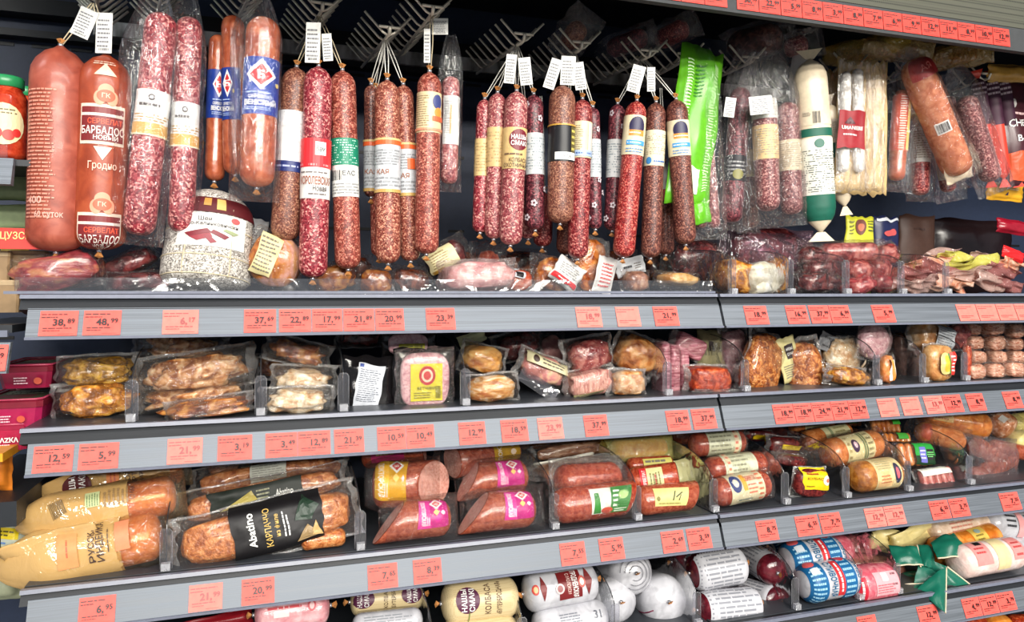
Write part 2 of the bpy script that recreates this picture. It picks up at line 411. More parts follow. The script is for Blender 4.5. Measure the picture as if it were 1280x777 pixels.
def label(root, mp, cx, cy, w, h, base, prims=(), rot=0.0, name='label', step=0.005, off=0.0006, mat=None, txt=None, rgh=0.5):
    """paper or printed patch centred at (cx,cy) on surface mp; prims in fractions of its width and height"""
    ca, sa = math.cos(math.radians(rot)), math.sin(math.radians(rot))
    def M(x, y, o):
        return mp(cx + x * ca - y * sa, cy + x * sa + y * ca, o)
    rnd = random.Random(int(abs(cx * 9173 + cy * 3571 + w * 7717) * 1e4) % 99991)
    par = root
    if base is not None:
        nx = max(2, min(26, int(w / step))); ny = max(2, min(26, int(h / step)))
        V, F = grid(-w / 2, -h / 2, w / 2, h / 2, nx, ny)
        par = add(root, name, ([M(x, y, off) for x, y in V], F), mat or flat(base, rgh, 0.35))
    if not prims: return par
    AV, AF, MI, ML = [], [], [], []
    o = off + (0.0005 if mp.__class__.__name__ != 'Plane' else 0.0)
    for pr in prims:
        o += 0.00022
        k = pr[0]
        if k == 'r':
            _, x0, y0, x1, y1, c = pr
            V, F = grid(x0 * w, y0 * h, x1 * w, y1 * h, max(1, min(20, int(abs(x1 - x0) * w / step))), max(1, min(20, int(abs(y1 - y0) * h / step))))
        elif k == 't':
            _, s, x, y, hh, c = pr[:6]; mxw = pr[6] if len(pr) > 6 else 0.94
            tv, F, tw = text2d(s, 0.012 if len(pr) < 8 else pr[7]); sc = hh * h; sx = sc
            if tw * abs(sx) > mxw * w: sx = math.copysign(mxw * w / tw, sc)
            V = [(x * w + a * sx, y * h + b * sc) for a, b in tv]
        elif k == 'f':
            _, x0, y0, x1, y1, nl, c = pr; V, F = [], []
            for i in range(nl):
                yy = y1 - (y1 - y0) * (i + 0.5) / nl; t = abs(y1 - y0) / nl * 0.21
                x = x0; xe = x1 - (x1 - x0) * rnd.uniform(0, 0.25)
                while x < xe:
                    l = (x1 - x0) * rnd.uniform(0.08, 0.25); e = min(x + l, xe)
                    n = len(V); V += [(x * w, (yy - t) * h), (e * w, (yy - t) * h), (e * w, (yy + t) * h), (x * w, (yy + t) * h)]
                    F.append((n, n + 1, n + 2, n + 3)); x = e + (x1 - x0) * 0.03
        elif k == 'b':
            _, x0, y0, x1, y1, c = pr; V, F = [], []; x = x0
            while x < x1:
                e = min(x1, x + (x1 - x0) * rnd.choice((0.02, 0.04, 0.06)))
                n = len(V); V += [(x * w, y0 * h), (e * w, y0 * h), (e * w, y1 * h), (x * w, y1 * h)]
                F.append((n, n + 1, n + 2, n + 3)); x = e + (x1 - x0) * rnd.choice((0.025, 0.05))
        elif k == 'o':
            _, x, y, rx, ry, c = pr; V = [(x * w, y * h)]; F = []; nr = max(1, min(5, int(max(rx * w, ry * h) / 0.0025)))
            for q in range(nr):
                f = (q + 1) / nr
                for i in range(20): V.append((x * w + math.cos(i * math.pi / 10) * rx * w * f, y * h + math.sin(i * math.pi / 10) * ry * h * f))
                for i in range(20):
                    j = (i + 1) % 20
                    if q == 0: F.append((0, 1 + i, 1 + j))
                    else: F.append((1 + (q - 1) * 20 + i, 1 + q * 20 + i, 1 + q * 20 + j, 1 + (q - 1) * 20 + j))
        else:
            _, pts, c = pr; Q = [(x * w, y * h) for x, y in pts]; V, F = [], []
            g = (sum(p[0] for p in Q) / len(Q), sum(p[1] for p in Q) / len(Q)); m = 4
            for i in range(len(Q)):
                a, b = Q[i], Q[(i + 1) % len(Q)]; n0 = len(V)
                for r_ in range(m + 1):
                    for t_ in range(r_ + 1):
                        e0 = (g[0] + (a[0] - g[0]) * r_ / m, g[1] + (a[1] - g[1]) * r_ / m); e1 = (g[0] + (b[0] - g[0]) * r_ / m, g[1] + (b[1] - g[1]) * r_ / m)
                        f = t_ / r_ if r_ else 0; V.append((e0[0] + (e1[0] - e0[0]) * f, e0[1] + (e1[1] - e0[1]) * f))
                ix = lambda r_, t_: n0 + r_ * (r_ + 1) // 2 + t_
                for r_ in range(m):
                    for t_ in range(r_ + 1):
                        F.append((ix(r_, t_), ix(r_ + 1, t_), ix(r_ + 1, t_ + 1)))
                        if t_ < r_: F.append((ix(r_, t_), ix(r_ + 1, t_ + 1), ix(r_, t_ + 1)))
        c = tuple(c)
        if c not in ML: ML.append(c)
        n = len(AV); AV += [M(x, y, o) for x, y in V]; AF += [tuple(i + n for i in f) for f in F]; MI += [ML.index(c)] * len(F)
    add(par, txt or 'lettering', (AV, AF), [ink(c) for c in ML], False, MI)
    return par

# ================================================================== the setting
X0, XJ, X1 = -0.365, 0.872, 2.95           # left end of the case, joint of its two bays, right end out of view
YB = 1.86
M_BACK = flat((36, 46, 68), 0.5, 0.3)
M_DARK = flat((34, 38, 44), 0.45, 0.4)
M_DECK = flat((58, 62, 68), 0.35, 0.5)
M_LIP = uneven_metal((26, 29, 34), 0.35, 0.1, (1, 1, 40), 0.15)
M_RAIL = uneven_metal((104, 110, 118), 0.42, 0.3, (1.2, 1.2, 120), 0.14)  # tonal streaks stand in for reflected light along the price rails
M_EDGE = flat((112, 116, 132), 0.3, 0.5)
M_BLACK = flat((14, 15, 18), 0.5, 0.3)
M_CLEAR = film((246, 247, 248), 0.02, 0.45, 0.02, 6.0, 0.0, (225, 228, 235), (1, 1, 1))
M_TAB = film((240, 240, 244), 0.025, 0.5, 0.01, 6.0, 0.0, (235, 235, 240), (1, 1, 1))
CORAL = (250, 98, 88)

struct('floor', g_box(-3.0, -3.2, -1.62, 4.6, 2.6, -1.58), flat((150, 148, 142), 0.4))
wb = struct('wall_back', g_box(-0.80, YB, -1.58, X1, YB + 0.03, 0.95), M_BACK)
for i in range(46):                         # punched slots of the back panel
    for j, zz in enumerate((0.535, 0.345, 0.155, -0.10, -0.33)):
        if j >= 3 and i % 2: continue
        x = -0.72 + i * 0.075
        if j in (1, 2): x += 0.03
        add(wb, 'slot', g_box(x, YB - 0.0025, zz - 0.0035, x + 0.042, YB - 0.0005, zz + 0.0035), M_BLACK, False)
struct('ceiling', g_box(-0.80, 1.17, 0.93, X1, YB, 0.96), M_BLACK)
struct('wall_right', g_box(X1, 1.2, -1.58, X1 + 0.03, YB + 0.03, 0.95), M_BACK)

# steel rail on the back panel that carries the hook racks
t = thing('hook_rail', 'steel rail with painted uneven reflections along the dark back panel behind the hooks', 'rail', ((X0 + X1) / 2, YB - 0.05, 0.56))
add(t, 'bar', g_box(XofP(118, YB - 0.03), YB - 0.045, 0.560, X1 - 0.01, YB - 0.015, 0.592), uneven_metal((205, 200, 185), 0.3, 0.75, (9, 1, 3), 0.5), False)  # patchy colour imitates the uneven reflections on the bar
add(t, 'flange', g_box(-0.60, YB - 0.047, 0.592, X1 - 0.01, YB, 0.625), M_BLACK, False)
add(t, 'lower_flange', g_box(-0.60, YB - 0.035, 0.545, X1 - 0.01, YB, 0.560), M_BLACK, False)

# shelves: one per level and bay
ZS = {1: -0.006, 2: -0.212, 3: -0.460, 4: -0.692}           # deck heights
RZ = {1: -0.007, 2: -0.215, 3: -0.455, 4: -0.690}           # price rails hang a little differently on each
LVL = {1: 'top', 2: 'second', 3: 'third', 4: 'fourth'}
def strip_pt(x, f, z):                       # price rail: leans, lower edge nearer the aisle; f 0 bottom .. 1 top
    return Vector((x, 1.290 + 0.017 * f, z - 0.064 + 0.044 * f))
for lv in (1, 2, 3, 4):
    for bay, (xa, xb) in enumerate(((X0, XJ), (XJ + 0.006, X1 - 0.01))):
        z = ZS[lv]
        s = thing('shelf', '%s shelf of the %s bay with grey price rail' % (LVL[lv], ('left', 'right')[bay]), 'shelf', ((xa + xb) / 2, 1.6, z - 0.03), 'shelves of the chilled case')
        add(s, 'deck', g_box(xa, 1.335, z - 0.030, xb, YB - 0.002, z - 0.001), M_DECK, False)
        add(s, 'front_lip', g_prism([(1.306, z - 0.022), (1.335, z - 0.030), (1.335, z - 0.002), (1.318, z - 0.002)], 'x', xa, xb), M_LIP, False)
        add(s, 'edge_profile', g_prism([(1.309, z - 0.005), (1.320, z - 0.006), (1.320, z + 0.001), (1.311, z + 0.001)], 'x', xa, xb), M_EDGE, False)
        xs = xa - (0.0 if bay else -0.012); z = RZ[lv]
        add(s, 'price_rail', g_prism([(1.290, z - 0.065), (1.300, z - 0.066), (1.333, z - 0.030), (1.315, z - 0.020), (1.307, z - 0.019)], 'x', xs, xb), M_RAIL, False)
        add(s, 'rail_bead', g_prism([(1.2875, z - 0.0665), (1.2925, z - 0.0665), (1.2925, z - 0.0625), (1.2875, z - 0.0625)], 'x', xs, xb), M_EDGE, False)
# lowest deck, below the frame
t = thing('shelf', 'base shelf at the foot of the case below the lowest rails', 'shelf', (1.2, 1.5, -0.97))
add(t, 'deck', g_box(X0, 1.20, -1.0, X1 - 0.01, YB - 0.002, -0.95), M_DECK, False)
# clear guard along the front of the top left shelf
t = thing('shelf_guard', 'low clear plastic guard along the top left shelf edge', 'guard', (0.24, 1.33, 0.0))
add(t, 'pane', g_box(X0 - 0.01, 1.322, -0.004, XJ - 0.004, 1.326, 0.022), M_CLEAR, False)
add(t, 'foot', g_box(X0 - 0.022, 1.312, -0.004, XJ - 0.004, 1.334, 0.0005), M_EDGE, False)

# canopy over the right of the picture
zc, yc = 0.528, 1.20
t = thing('case_canopy', 'grey perforated canopy over the case front, upper right', 'canopy', (1.2, yc, zc))
add(t, 'tag_rail', g_prism([(yc, zc), (yc + 0.012, zc - 0.001), (yc + 0.02, zc + 0.05), (yc + 0.004, zc + 0.052)], 'x', -0.6, X1), flat((64, 66, 68), 0.7, 0.2), False)
add(t, 'perforated_panel', g_prism([(yc + 0.004, zc + 0.053), (yc + 0.03, zc + 0.053), (yc + 0.02, zc + 0.14), (yc - 0.03, zc + 0.14)], 'x', -0.6, X1), dots((84, 85, 74), (30, 32, 28), 210), False)
add(t, 'top_trim', g_prism([(yc - 0.045, zc + 0.142), (yc + 0.05, zc + 0.142), (yc + 0.05, zc + 0.20), (yc - 0.05, zc + 0.20)], 'x', -0.6, X1), flat((140, 150, 160), 0.3), False)
add(t, 'soffit', g_box(-0.6, yc + 0.02, zc + 0.20, X1, YB - 0.01, zc + 0.22), M_BLACK, False)

# ------------------------------------------------------------------ price tags
ORD = ['first', 'second', 'third', 'fourth', 'fifth', 'sixth', 'seventh', 'eighth', 'ninth', 'tenth', 'eleventh', 'twelfth', 'thirteenth', 'fourteenth', 'fifteenth', 'sixteenth']
INK = (34, 16, 18)
def tag(x0, x1, price, a_fn, lab, grp, faint=False, hgt=0.0385, cc=None):
    lo, hi = a_fn(0.06), a_fn(0.06 + hgt / 0.044 * 0.98)
    c = (lo + hi) / 2; up = (hi - lo)
    n = Vector((1, 0, 0)).cross(up).normalized()
    c = Vector(((x0 + x1) / 2, c.y, c.z)) + n * 0.0012
    w = (x1 - x0); h = up.length
    t = thing('price_tag', lab, 'price tag', c - up / 2, grp)
    add(t, 'card', g_obox(c, (w / 2, 0, 0), up / 2, n * 0.0004), flat(cc or CORAL if not faint else (252, 128, 116), 0.5, 0.3), False)
    P = Plane(c + n * 0.0004, (1, 0, 0), up)
    col = INK if not faint else (150, 70, 70)
    pr = [('f', -0.46, 0.30, 0.42, 0.40, 1, col), ('f', -0.46, 0.19, 0.0, 0.28, 1, col), ('f', -0.40, -0.25, 0.40, -0.16, 1, col), ('f', -0.40, -0.33, 0.05, -0.27, 1, col), ('r', 0.0, -0.44, 0.0 + 0.4, -0.425, (200, 70, 66))]
    if price:
        a, b = (price + ',').split(',')[:2]
        s_ = a + (',' if b else ''); tw = text2d(s_, 0.03)[2] * 0.27 * h / w
        if tw > 0.52: tw = 0.52
        pr.append(('t', s_, 0.19 - tw / 2, 0.035, 0.27, col, tw + 0.001, 0.03))
        if b: pr.append(('t', b, 0.33, 0.085, 0.19, col, 0.25, 0.025))
    label(t, P, 0, 0, w, h, None, pr, off=0.0001)
    return t
TAGS = {
 (1, 0): [(49, 97, '38,89'), (104, 151, '48,99'), (203, 248, '6,17', 1), (305, 345, '37,69'), (349, 389, '22,89'), (390.5, 428, '17,99'), (429.5, 468, '21,89'), (469.5, 505, '20,99'), (533, 569, '23,39'), (721, 752, '18,99', 1), (771, 800, '', 1), (818, 848, '21,99')],
 (1, 1): [(932, 960, '18,99'), (984, 1010, '16,99'), (1013, 1037.5, '37,99'), (1038.5, 1063, '6,99'), (1092, 1118, '5,99'), (1198, 1222, '', 1), (1223, 1247, '', 1), (1248, 1270, '', 1), (1271, 1293, '', 1)],
 (2, 0): [(41, 91, '12,59'), (98, 148, '5,99'), (209, 253, '21,99', 1), (272, 315, '3,19'), (332, 371.5, '3,49'), (372.5, 413, '12,89'), (418, 455, '21,39'), (472, 507.5, '10,59'), (508.5, 543, '10,49'), (574, 607, '12,99'), (627, 660, '18,59'), (673, 704, '23,99', 1), (731, 760, '37,99'), (834, 862, '18,99'), (866, 895, '37,99')],
 (2, 1): [(968, 993, '18,99'), (993.8, 1016, '18,99'), (1016.8, 1040, '24,99'), (1040.8, 1062, '21,99'), (1062.8, 1084, '12,99'), (1099, 1122, '', 1), (1128, 1151, '', 1), (1157, 1180, '13,99', 1), (1181, 1203, '12,99'), (1210, 1231, '8,99'), (1256, 1277, '8,99')],
 (3, 0): [(98, 144, '6,95'), (236, 278, '21,99', 1), (302, 343, '20,99'), (460, 497, '7,65'), (517, 552, '8,39'), (701, 732, '7,55'), (750, 780, '5,95'), (828, 856, '2,69'), (860, 889, '3,59')],
 (3, 1): [(947, 972, '8,75'), (996, 1024, '6,55'), (1026.5, 1052, '7,75'), (1083, 1106.5, '12,99', 1), (1107.5, 1131, '12,99', 1), (1164, 1187, '6,55'), (1188.5, 1211, '3,75'), (1252, 1275, '7,55')],
 (4, 1): [(1074, 1097, ''), (1149, 1173, '12,99'), (1205, 1226, '4,99'), (1227, 1247, '12,99'), (1248, 1269, '3,79')],
}
for (lv, bay), row in TAGS.items():
    for i, tg in enumerate(row):
        pr = tg[2]; fa = len(tg) > 3
        xa, xb = XofP(tg[0], 1.296), XofP(tg[1], 1.296)
        what = 'coral price tag reading %s' % pr.replace(',', '.') if pr and not fa else 'washed-out coral price tag' if fa else 'coral price tag'
        tag(xa, xb, pr, (lambda f, z=RZ[lv]: strip_pt(0, f, z)), '%s, %s from left on %s %s rail' % (what, ORD[i], LVL[lv], ('left', 'right')[bay]), 'price tags on the shelf rails', fa)
cp = ['30,99', '22,99', '5,99', '8,99', '3,99', '8,99', '7,99', '6,99', '9,99', '12,99', '11,99', '8,99', '10,99', '12,99']
xa = XofP(921, yc)
for i in range(-4, 14):
    w_ = 0.0485; gx = 0.02 if i < 0 else 0.0
    tag(xa + i * 0.05 + 0.0004 - gx, xa + i * 0.05 + w_ - gx, cp[i], (lambda f: Vector((0, yc + 0.004 * f, zc + 0.004 + 0.044 * f))), ('coral price tag with shade painted in, %s right of the gap on the canopy rail' % ORD[i]) if i >= 0 else ('coral price tag with shade painted in, %s left of the gap on the canopy rail' % ORD[-1 - i]), 'price tags on the canopy rail', False, 0.040, (206, 66, 56))  # coral darkened so that the canopy's shade sits in the card colour

# ------------------------------------------------------------------ clear shelf dividers
def divider(px, py_foot, lv, lab, tabw=0.019, ht=0.064, hb=0.115, tilt=0.0, dep=0.40):
    z = ZS[lv] + 0.0005
    Y = 1.345
    x = XofP(px, Y)
    t = thing('shelf_divider', lab, 'divider', (x, Y, z), 'clear shelf dividers')
    pf = [(Y, z), (Y + dep, z), (Y + dep, z + hb), (Y + 0.17, z + hb)]
    for k in range(1, 8):
        a = k / 8 * math.pi / 2
        pf.append((Y + 0.17 - 0.165 * math.sin(a), z + ht + (hb - ht) * math.cos(a)))
    pf.append((Y, z + ht))
    add(t, 'plate', g_prism(pf, 'x', x - 0.0010, x + 0.0010), M_CLEAR, False)
    rim = [Vector((x, p[0], p[1])) for p in pf[3:]] + [Vector((x, Y, z + 0.01))]
    add(t, 'edge', g_tube(rim, 0.0011, 4), film((120, 124, 130), 0.25, 0.6, 0.1, 6, 0.25, (70, 74, 80), (1, 1, 1)))
    tb = g_prism([(x - tabw / 2, z), (x + tabw / 2, z), (x + tabw / 2, z + ht - 0.006), (x + tabw / 2 - 0.004, z + ht), (x - tabw / 2 + 0.004, z + ht), (x - tabw / 2, z + ht - 0.006)], 'y', Y - 0.0030, Y - 0.0012)
    ft = add(t, 'front_tab', tb, M_TAB, False)
    q = tabw / 2; add(ft, 'tab_edge', g_tube([Vector((x - q, Y - 0.003, z)), Vector((x - q, Y - 0.003, z + ht - 0.005)), Vector((x - q + 0.004, Y - 0.003, z + ht)), Vector((x + q - 0.004, Y - 0.003, z + ht)), Vector((x + q, Y - 0.003, z + ht - 0.005)), Vector((x + q, Y - 0.003, z))], 0.0005, 4), film((235, 236, 240), 0.3, 0.6, 0.1, 6, 0.0, (215, 215, 220), (1, 1, 1)))
    add(t, 'clip', g_box(x - 0.007, Y - 0.014, z, x + 0.007, Y - 0.004, z + 0.012), film((225, 228, 235), 0.3, 0.6, 0.1, 60, 0.0, (240, 240, 245), (1, 1, 1)), False)
    return t
DV = [(914, 1, 'beside the golden smoked piece on the top right shelf'), (986, 1, 'before the dark glossy packs on the top right shelf'), (1056, 1, 'left of the red sausage stack on the top right shelf'),
      (1125, 1, 'right of the red sausage stack on the top right shelf'), (1181, 1, 'among the fanned flat packs on the top right shelf'),
      (165, 2, 'left of the chicken thigh packs on the second shelf'), (326, 2, 'between the two chicken piles on the second shelf'), (429, 2, 'left of the black tray packs on the second shelf'), (581, 2, 'right of the round sliced ham pack on the second shelf'),
      (833, 2, 'before the pink striped sliced packs on the second shelf'), (930, 2, 'before the big baked ham on the second shelf'), (1094, 2, 'below the pale round ham on the second shelf'), (1152, 2, 'left of the pack with red and yellow sticker on the second shelf'), (1204, 2, 'left of the bacon blocks on the second shelf'),
      (208, 3, 'between cream bags and black-label packs on the third shelf'), (450, 3, 'left of the magenta-label sausages on the third shelf'), (692, 3, 'right of the magenta-label sausages on the third shelf'), (795, 3, 'right of the green-label sausage on the third shelf'),
      (891, 3, 'left of the three stacked cream-label sausages on the third shelf'), (980, 3, 'left of the yellow-label pack on the third shelf'), (1056, 3, 'right of the yellow-label pack on the third shelf'), (1133, 3, 'left of the black tray of sausages on the third shelf'), (1210, 3, 'left of the loose film bag on the third shelf'),
      (540, 4, 'between the two cream net-print sausages on the fourth shelf'), (652, 4, 'left of the white and brown sausage on the fourth shelf'), (768, 4, 'left of the white round-ended sausages on the fourth shelf'), (870, 4, 'left of the grey-print sausages on the fourth shelf'), (993, 4, 'left of the blue-banded sausages on the fourth shelf'), (1072, 4, 'right of the blue-banded sausages on the fourth shelf'), (1120, 4, 'left of the green bags on the fourth shelf')]
for px, lv, s in DV: divider(px, 0, lv, 'clear plastic divider ' + s, ht=0.066 if lv > 1 else 0.075, hb=0.115 if lv > 1 else 0.10)
# the divider that has tipped over on the second shelf
c = W(672, 478, 1.40); a = (W(697, 496, 1.385) - W(652, 466, 1.40)) / 2; b = Vector((0.0, 0.11, 0.012)); n = a.cross(b).normalized()
t = thing('shelf_divider', 'fallen clear divider leaning under the cream and pink pack', 'divider', c, 'clear shelf dividers')
add(t, 'plate', g_obox(c + b, a, b, n * 0.001), M_CLEAR, False)
add(t, 'front_tab', g_obox(c + Vector((0, -0.004, -0.004)), a, n * 0.014, a.cross(n).normalized() * 0.001), M_TAB, False)
add(t, 'clip', g_obox(c + a * 0.82 + Vector((0, -0.008, -0.002)), a.normalized() * 0.006, n * 0.008, a.cross(n).normalized() * 0.004), M_TAB, False)

# ================================================================== hook racks
M_STEEL = uneven_metal((226, 220, 204), 0.35, 0.25, (5, 5, 5), 0.12)
M_TWINE = flat((214, 200, 168), 0.7); M_WHITE_TWINE = flat((232, 230, 222), 0.7)
M_CLIPM = flat((205, 205, 210), 0.25, 0.5, 0.8)
M_TAIL = flat((190, 128, 72), 0.45)
WHITE = (240, 240, 236); PAPER = (232, 232, 228); CREAM = (232, 216, 176); KRAFT = (214, 188, 138); GREYP = (196, 200, 204)
BLK = (28, 26, 28); GOLD = (196, 150, 62); MAROON = (104, 24, 40)
def rack(fx, fy, Yf, bx, by, Yb, n, lab, wide=0.045, rise=0.040):
    A, B = W(fx, fy, Yf), W(bx, by, Yb)
    t = thing('hook_rack', lab, 'hook', B, 'comb-like hook racks')
    d = (A - B).normalized(); side = d.cross(Vector((0, 0, 1))).normalized()
    add(t, 'spine', g_tube([B, A, A + d * 0.006 + Vector((0, 0, 0.012))], 0.0034, 6), M_STEEL)
    for i in range(n):
        c = A - (A - B) * ((i + 0.25) / n * 0.9)
        add(t, 'prong', g_tube([c + side * wide + Vector((0, 0, rise)), c + side * 0.010 + Vector((0, 0, 0.004)), c - Vector((0, 0, 0.001)), c - side * 0.010 + Vector((0, 0, 0.004)), c - side * wide + Vector((0, 0, rise))], 0.0026, 5), M_STEEL)
    add(t, 'end_bar', g_tube([A - side * 0.02 + Vector((0, 0, 0.012)), A + side * 0.02 + Vector((0, 0, 0.012))], 0.003, 6), M_STEEL)
    return t
RK = [(118, -8, 1.40, 132, 42, 1.80, 7, 'steel hook rack above the two thick orange sausages'),
      (205, -14, 1.40, 190, 40, 1.80, 7, 'steel hook rack above the tall bagged pink salamis'),
      (318, -14, 1.40, 286, 42, 1.80, 7, 'steel hook rack above the blue-label sausages'),
      (403, 12, 1.40, 371, 62, 1.80, 8, 'steel hook rack carrying the salamis with red and green sleeves'),
      (487, 42, 1.40, 452, 84, 1.80, 7, 'steel hook rack carrying the salamis with orange and grey sleeves'),
      (541, 16, 1.36, 492, 78, 1.80, 9, 'steel hook rack carrying the single salami with white square tag'),
      (655, 50, 1.40, 596, 92, 1.80, 8, 'steel hook rack carrying the pink salamis with oval maroon badge'),
      (727, 60, 1.42, 668, 100, 1.80, 8, 'steel hook rack carrying the salami with black sleeve'),
      (812, 70, 1.42, 742, 106, 1.80, 8, 'steel hook rack carrying the bright red salami'),
      (858, 74, 1.42, 790, 112, 1.80, 7, 'steel hook rack behind the bright green bag'),
      (938, 78, 1.42, 852, 118, 1.80, 7, 'steel hook rack above the bagged salamis with white stickers'),
      (1068, 86, 1.42, 962, 128, 1.80, 6, 'steel hook rack above the white dry sausages'),
      (1140, 92, 1.42, 1030, 134, 1.80, 6, 'steel hook rack above the slanting orange sausage'),
      (1236, 98, 1.42, 1110, 140, 1.80, 6, 'steel hook rack above the red and purple tube packs')]
for r_ in RK: rack(*r_)
def hookpt(i, k=0.12):
    r_ = RK[i]; A, B = W(r_[0], r_[1], r_[2]), W(r_[3], r_[4], r_[5]); return A.lerp(B, k)

# ================================================================== hanging sausages
S_PINK = salami((104, 24, 36), (152, 52, 62), (222, 158, 148), 210)
S_MAUVE = salami((84, 40, 44), (124, 68, 70), (190, 146, 138), 240)
S_ROSE = salami((110, 44, 52), (156, 76, 80), (218, 166, 154), 240)
S_RED = salami((86, 18, 24), (134, 40, 44), (204, 128, 116), 260)
S_TAN = salami((100, 42, 34), (148, 76, 62), (216, 160, 132), 300)
S_RUST = salami((104, 44, 36), (148, 68, 58), (206, 138, 116), 260)
S_BROWN = salami((84, 44, 36), (124, 72, 58), (182, 132, 104), 330)
S_DARK = salami((62, 28, 26), (98, 50, 44), (168, 112, 92), 330)
S_BRIGHT = salami((104, 20, 22), (152, 40, 40), (216, 124, 106), 290)
S_PLUM = salami((52, 20, 28), (92, 36, 46), (150, 80, 86), 240)
K_ORANGE = meat([(134, 52, 28), (150, 62, 34), (164, 74, 42)], 16, 0.42, (1, 1, 1), 0.08, 0.15)
K_CORAL = meat([(134, 58, 42), (152, 70, 52), (166, 84, 64)], 16, 0.48, (1, 1, 1), 0.08, 0.12)
K_WIEN = meat([(150, 70, 44), (172, 88, 58), (190, 108, 74)], 24, 0.25, (1, 1, 1), 0.1, 0.5)
F_BAG = film((253, 253, 254), 0.010, 0.5, 0.004, 40.0)
F_BAG2 = film((252, 251, 252), 0.012, 0.5, 0.0, 55.0)
F_VAC = film((250, 248, 246), 0.02, 0.55, 0.03, 70.0, 0.0, (255, 255, 255), (1, 1, 1))

def paper_tag(root, at, right, down, w, h, seed=0, col=PAPER, name='paper_tag'):
    c = at + down * h * 0.5
    n = right.cross(-down).normalized()
    add(root, name, g_obox(c, right * w / 2, down * h / 2, n * 0.0004), flat(col, 0.55), False)
    label(root, Plane(c + n * 0.0005, right, -down), 0, 0, w, h, None, [('f', -0.4, -0.38, 0.4, 0.36, 7, (120, 120, 124)), ('b', -0.3, -0.44, 0.35, -0.38, (80, 80, 84))], txt='tag_print', off=0.0002)
def clip_and_tail(root, p, d, r, tail=True):
    add(root, 'clip', g_tube([p - d * 0.002, p + d * 0.003], 0.0042, 8), M_CLIPM)
    if tail:
        sd = d.cross(Vector((0, 1, 0))).normalized()
        V = [p + d * 0.003 + sd * 0.002 + Vector((0, 0.002, 0)), p + d * 0.003 - sd * 0.002 - Vector((0, 0.002, 0)), p + d * 0.011 + sd * 0.007, p + d * 0.013, p + d * 0.010 - sd * 0.007, p + d * 0.009 + Vector((0, 0.005, 0)), p + d * 0.009 - Vector((0, 0.005, 0))]
        F = [(0, 1, 4, 3, 2), (0, 5, 1), (0, 2, 6), (2, 3, 6), (3, 4, 5), (1, 6, 4), (1, 5, 0), (3, 5, 2), (3, 6, 4)]
        add(root, 'casing_tail', (V, F), M_TAIL, False)
def bag_geo(A, B, w, th, seed, top=0.35, k=26, m=20, flare=1.0, wr=0.10):
    """clear bag round a hanging sausage, gathered at the top, welded flat at the bottom"""
    C = Cyl(A, B, w / 2, seed=seed); V, F = [], []
    for i in range(m + 1):
        t = i / m; p = t * C.L
        ww = w / 2 * (top + (1 - top) * min(1, (t / 0.22)) ** 0.8) * (1 + (flare - 1) * t)
        hh = th / 2 * min(1, top + t / 0.18) * min(1.0, max(0.03, (1 - t) / 0.10))
        for j in range(k):
            a = 2 * math.pi * j / k
            f = 1 + wr * mnoise.noise(Vector((math.cos(a) * 2.2 + seed, math.sin(a) * 2.2, t * 5 + seed * 2))) + wr * 0.6 * mnoise.noise(Vector((a * 3 + seed, t * 3, 1.3)))
            x, y = math.cos(a), math.sin(a)
            x = math.copysign(abs(x) ** 0.8, x)
            V.append(C.A + C.d * p + C.w * (x * ww * f) + C.n * (y * hh * f))
    for i in range(m):
        for j in range(k): F.append((i * k + j, i * k + (j + 1) % k, (i + 1) * k + (j + 1) % k, (i + 1) * k + j))
    return V, F
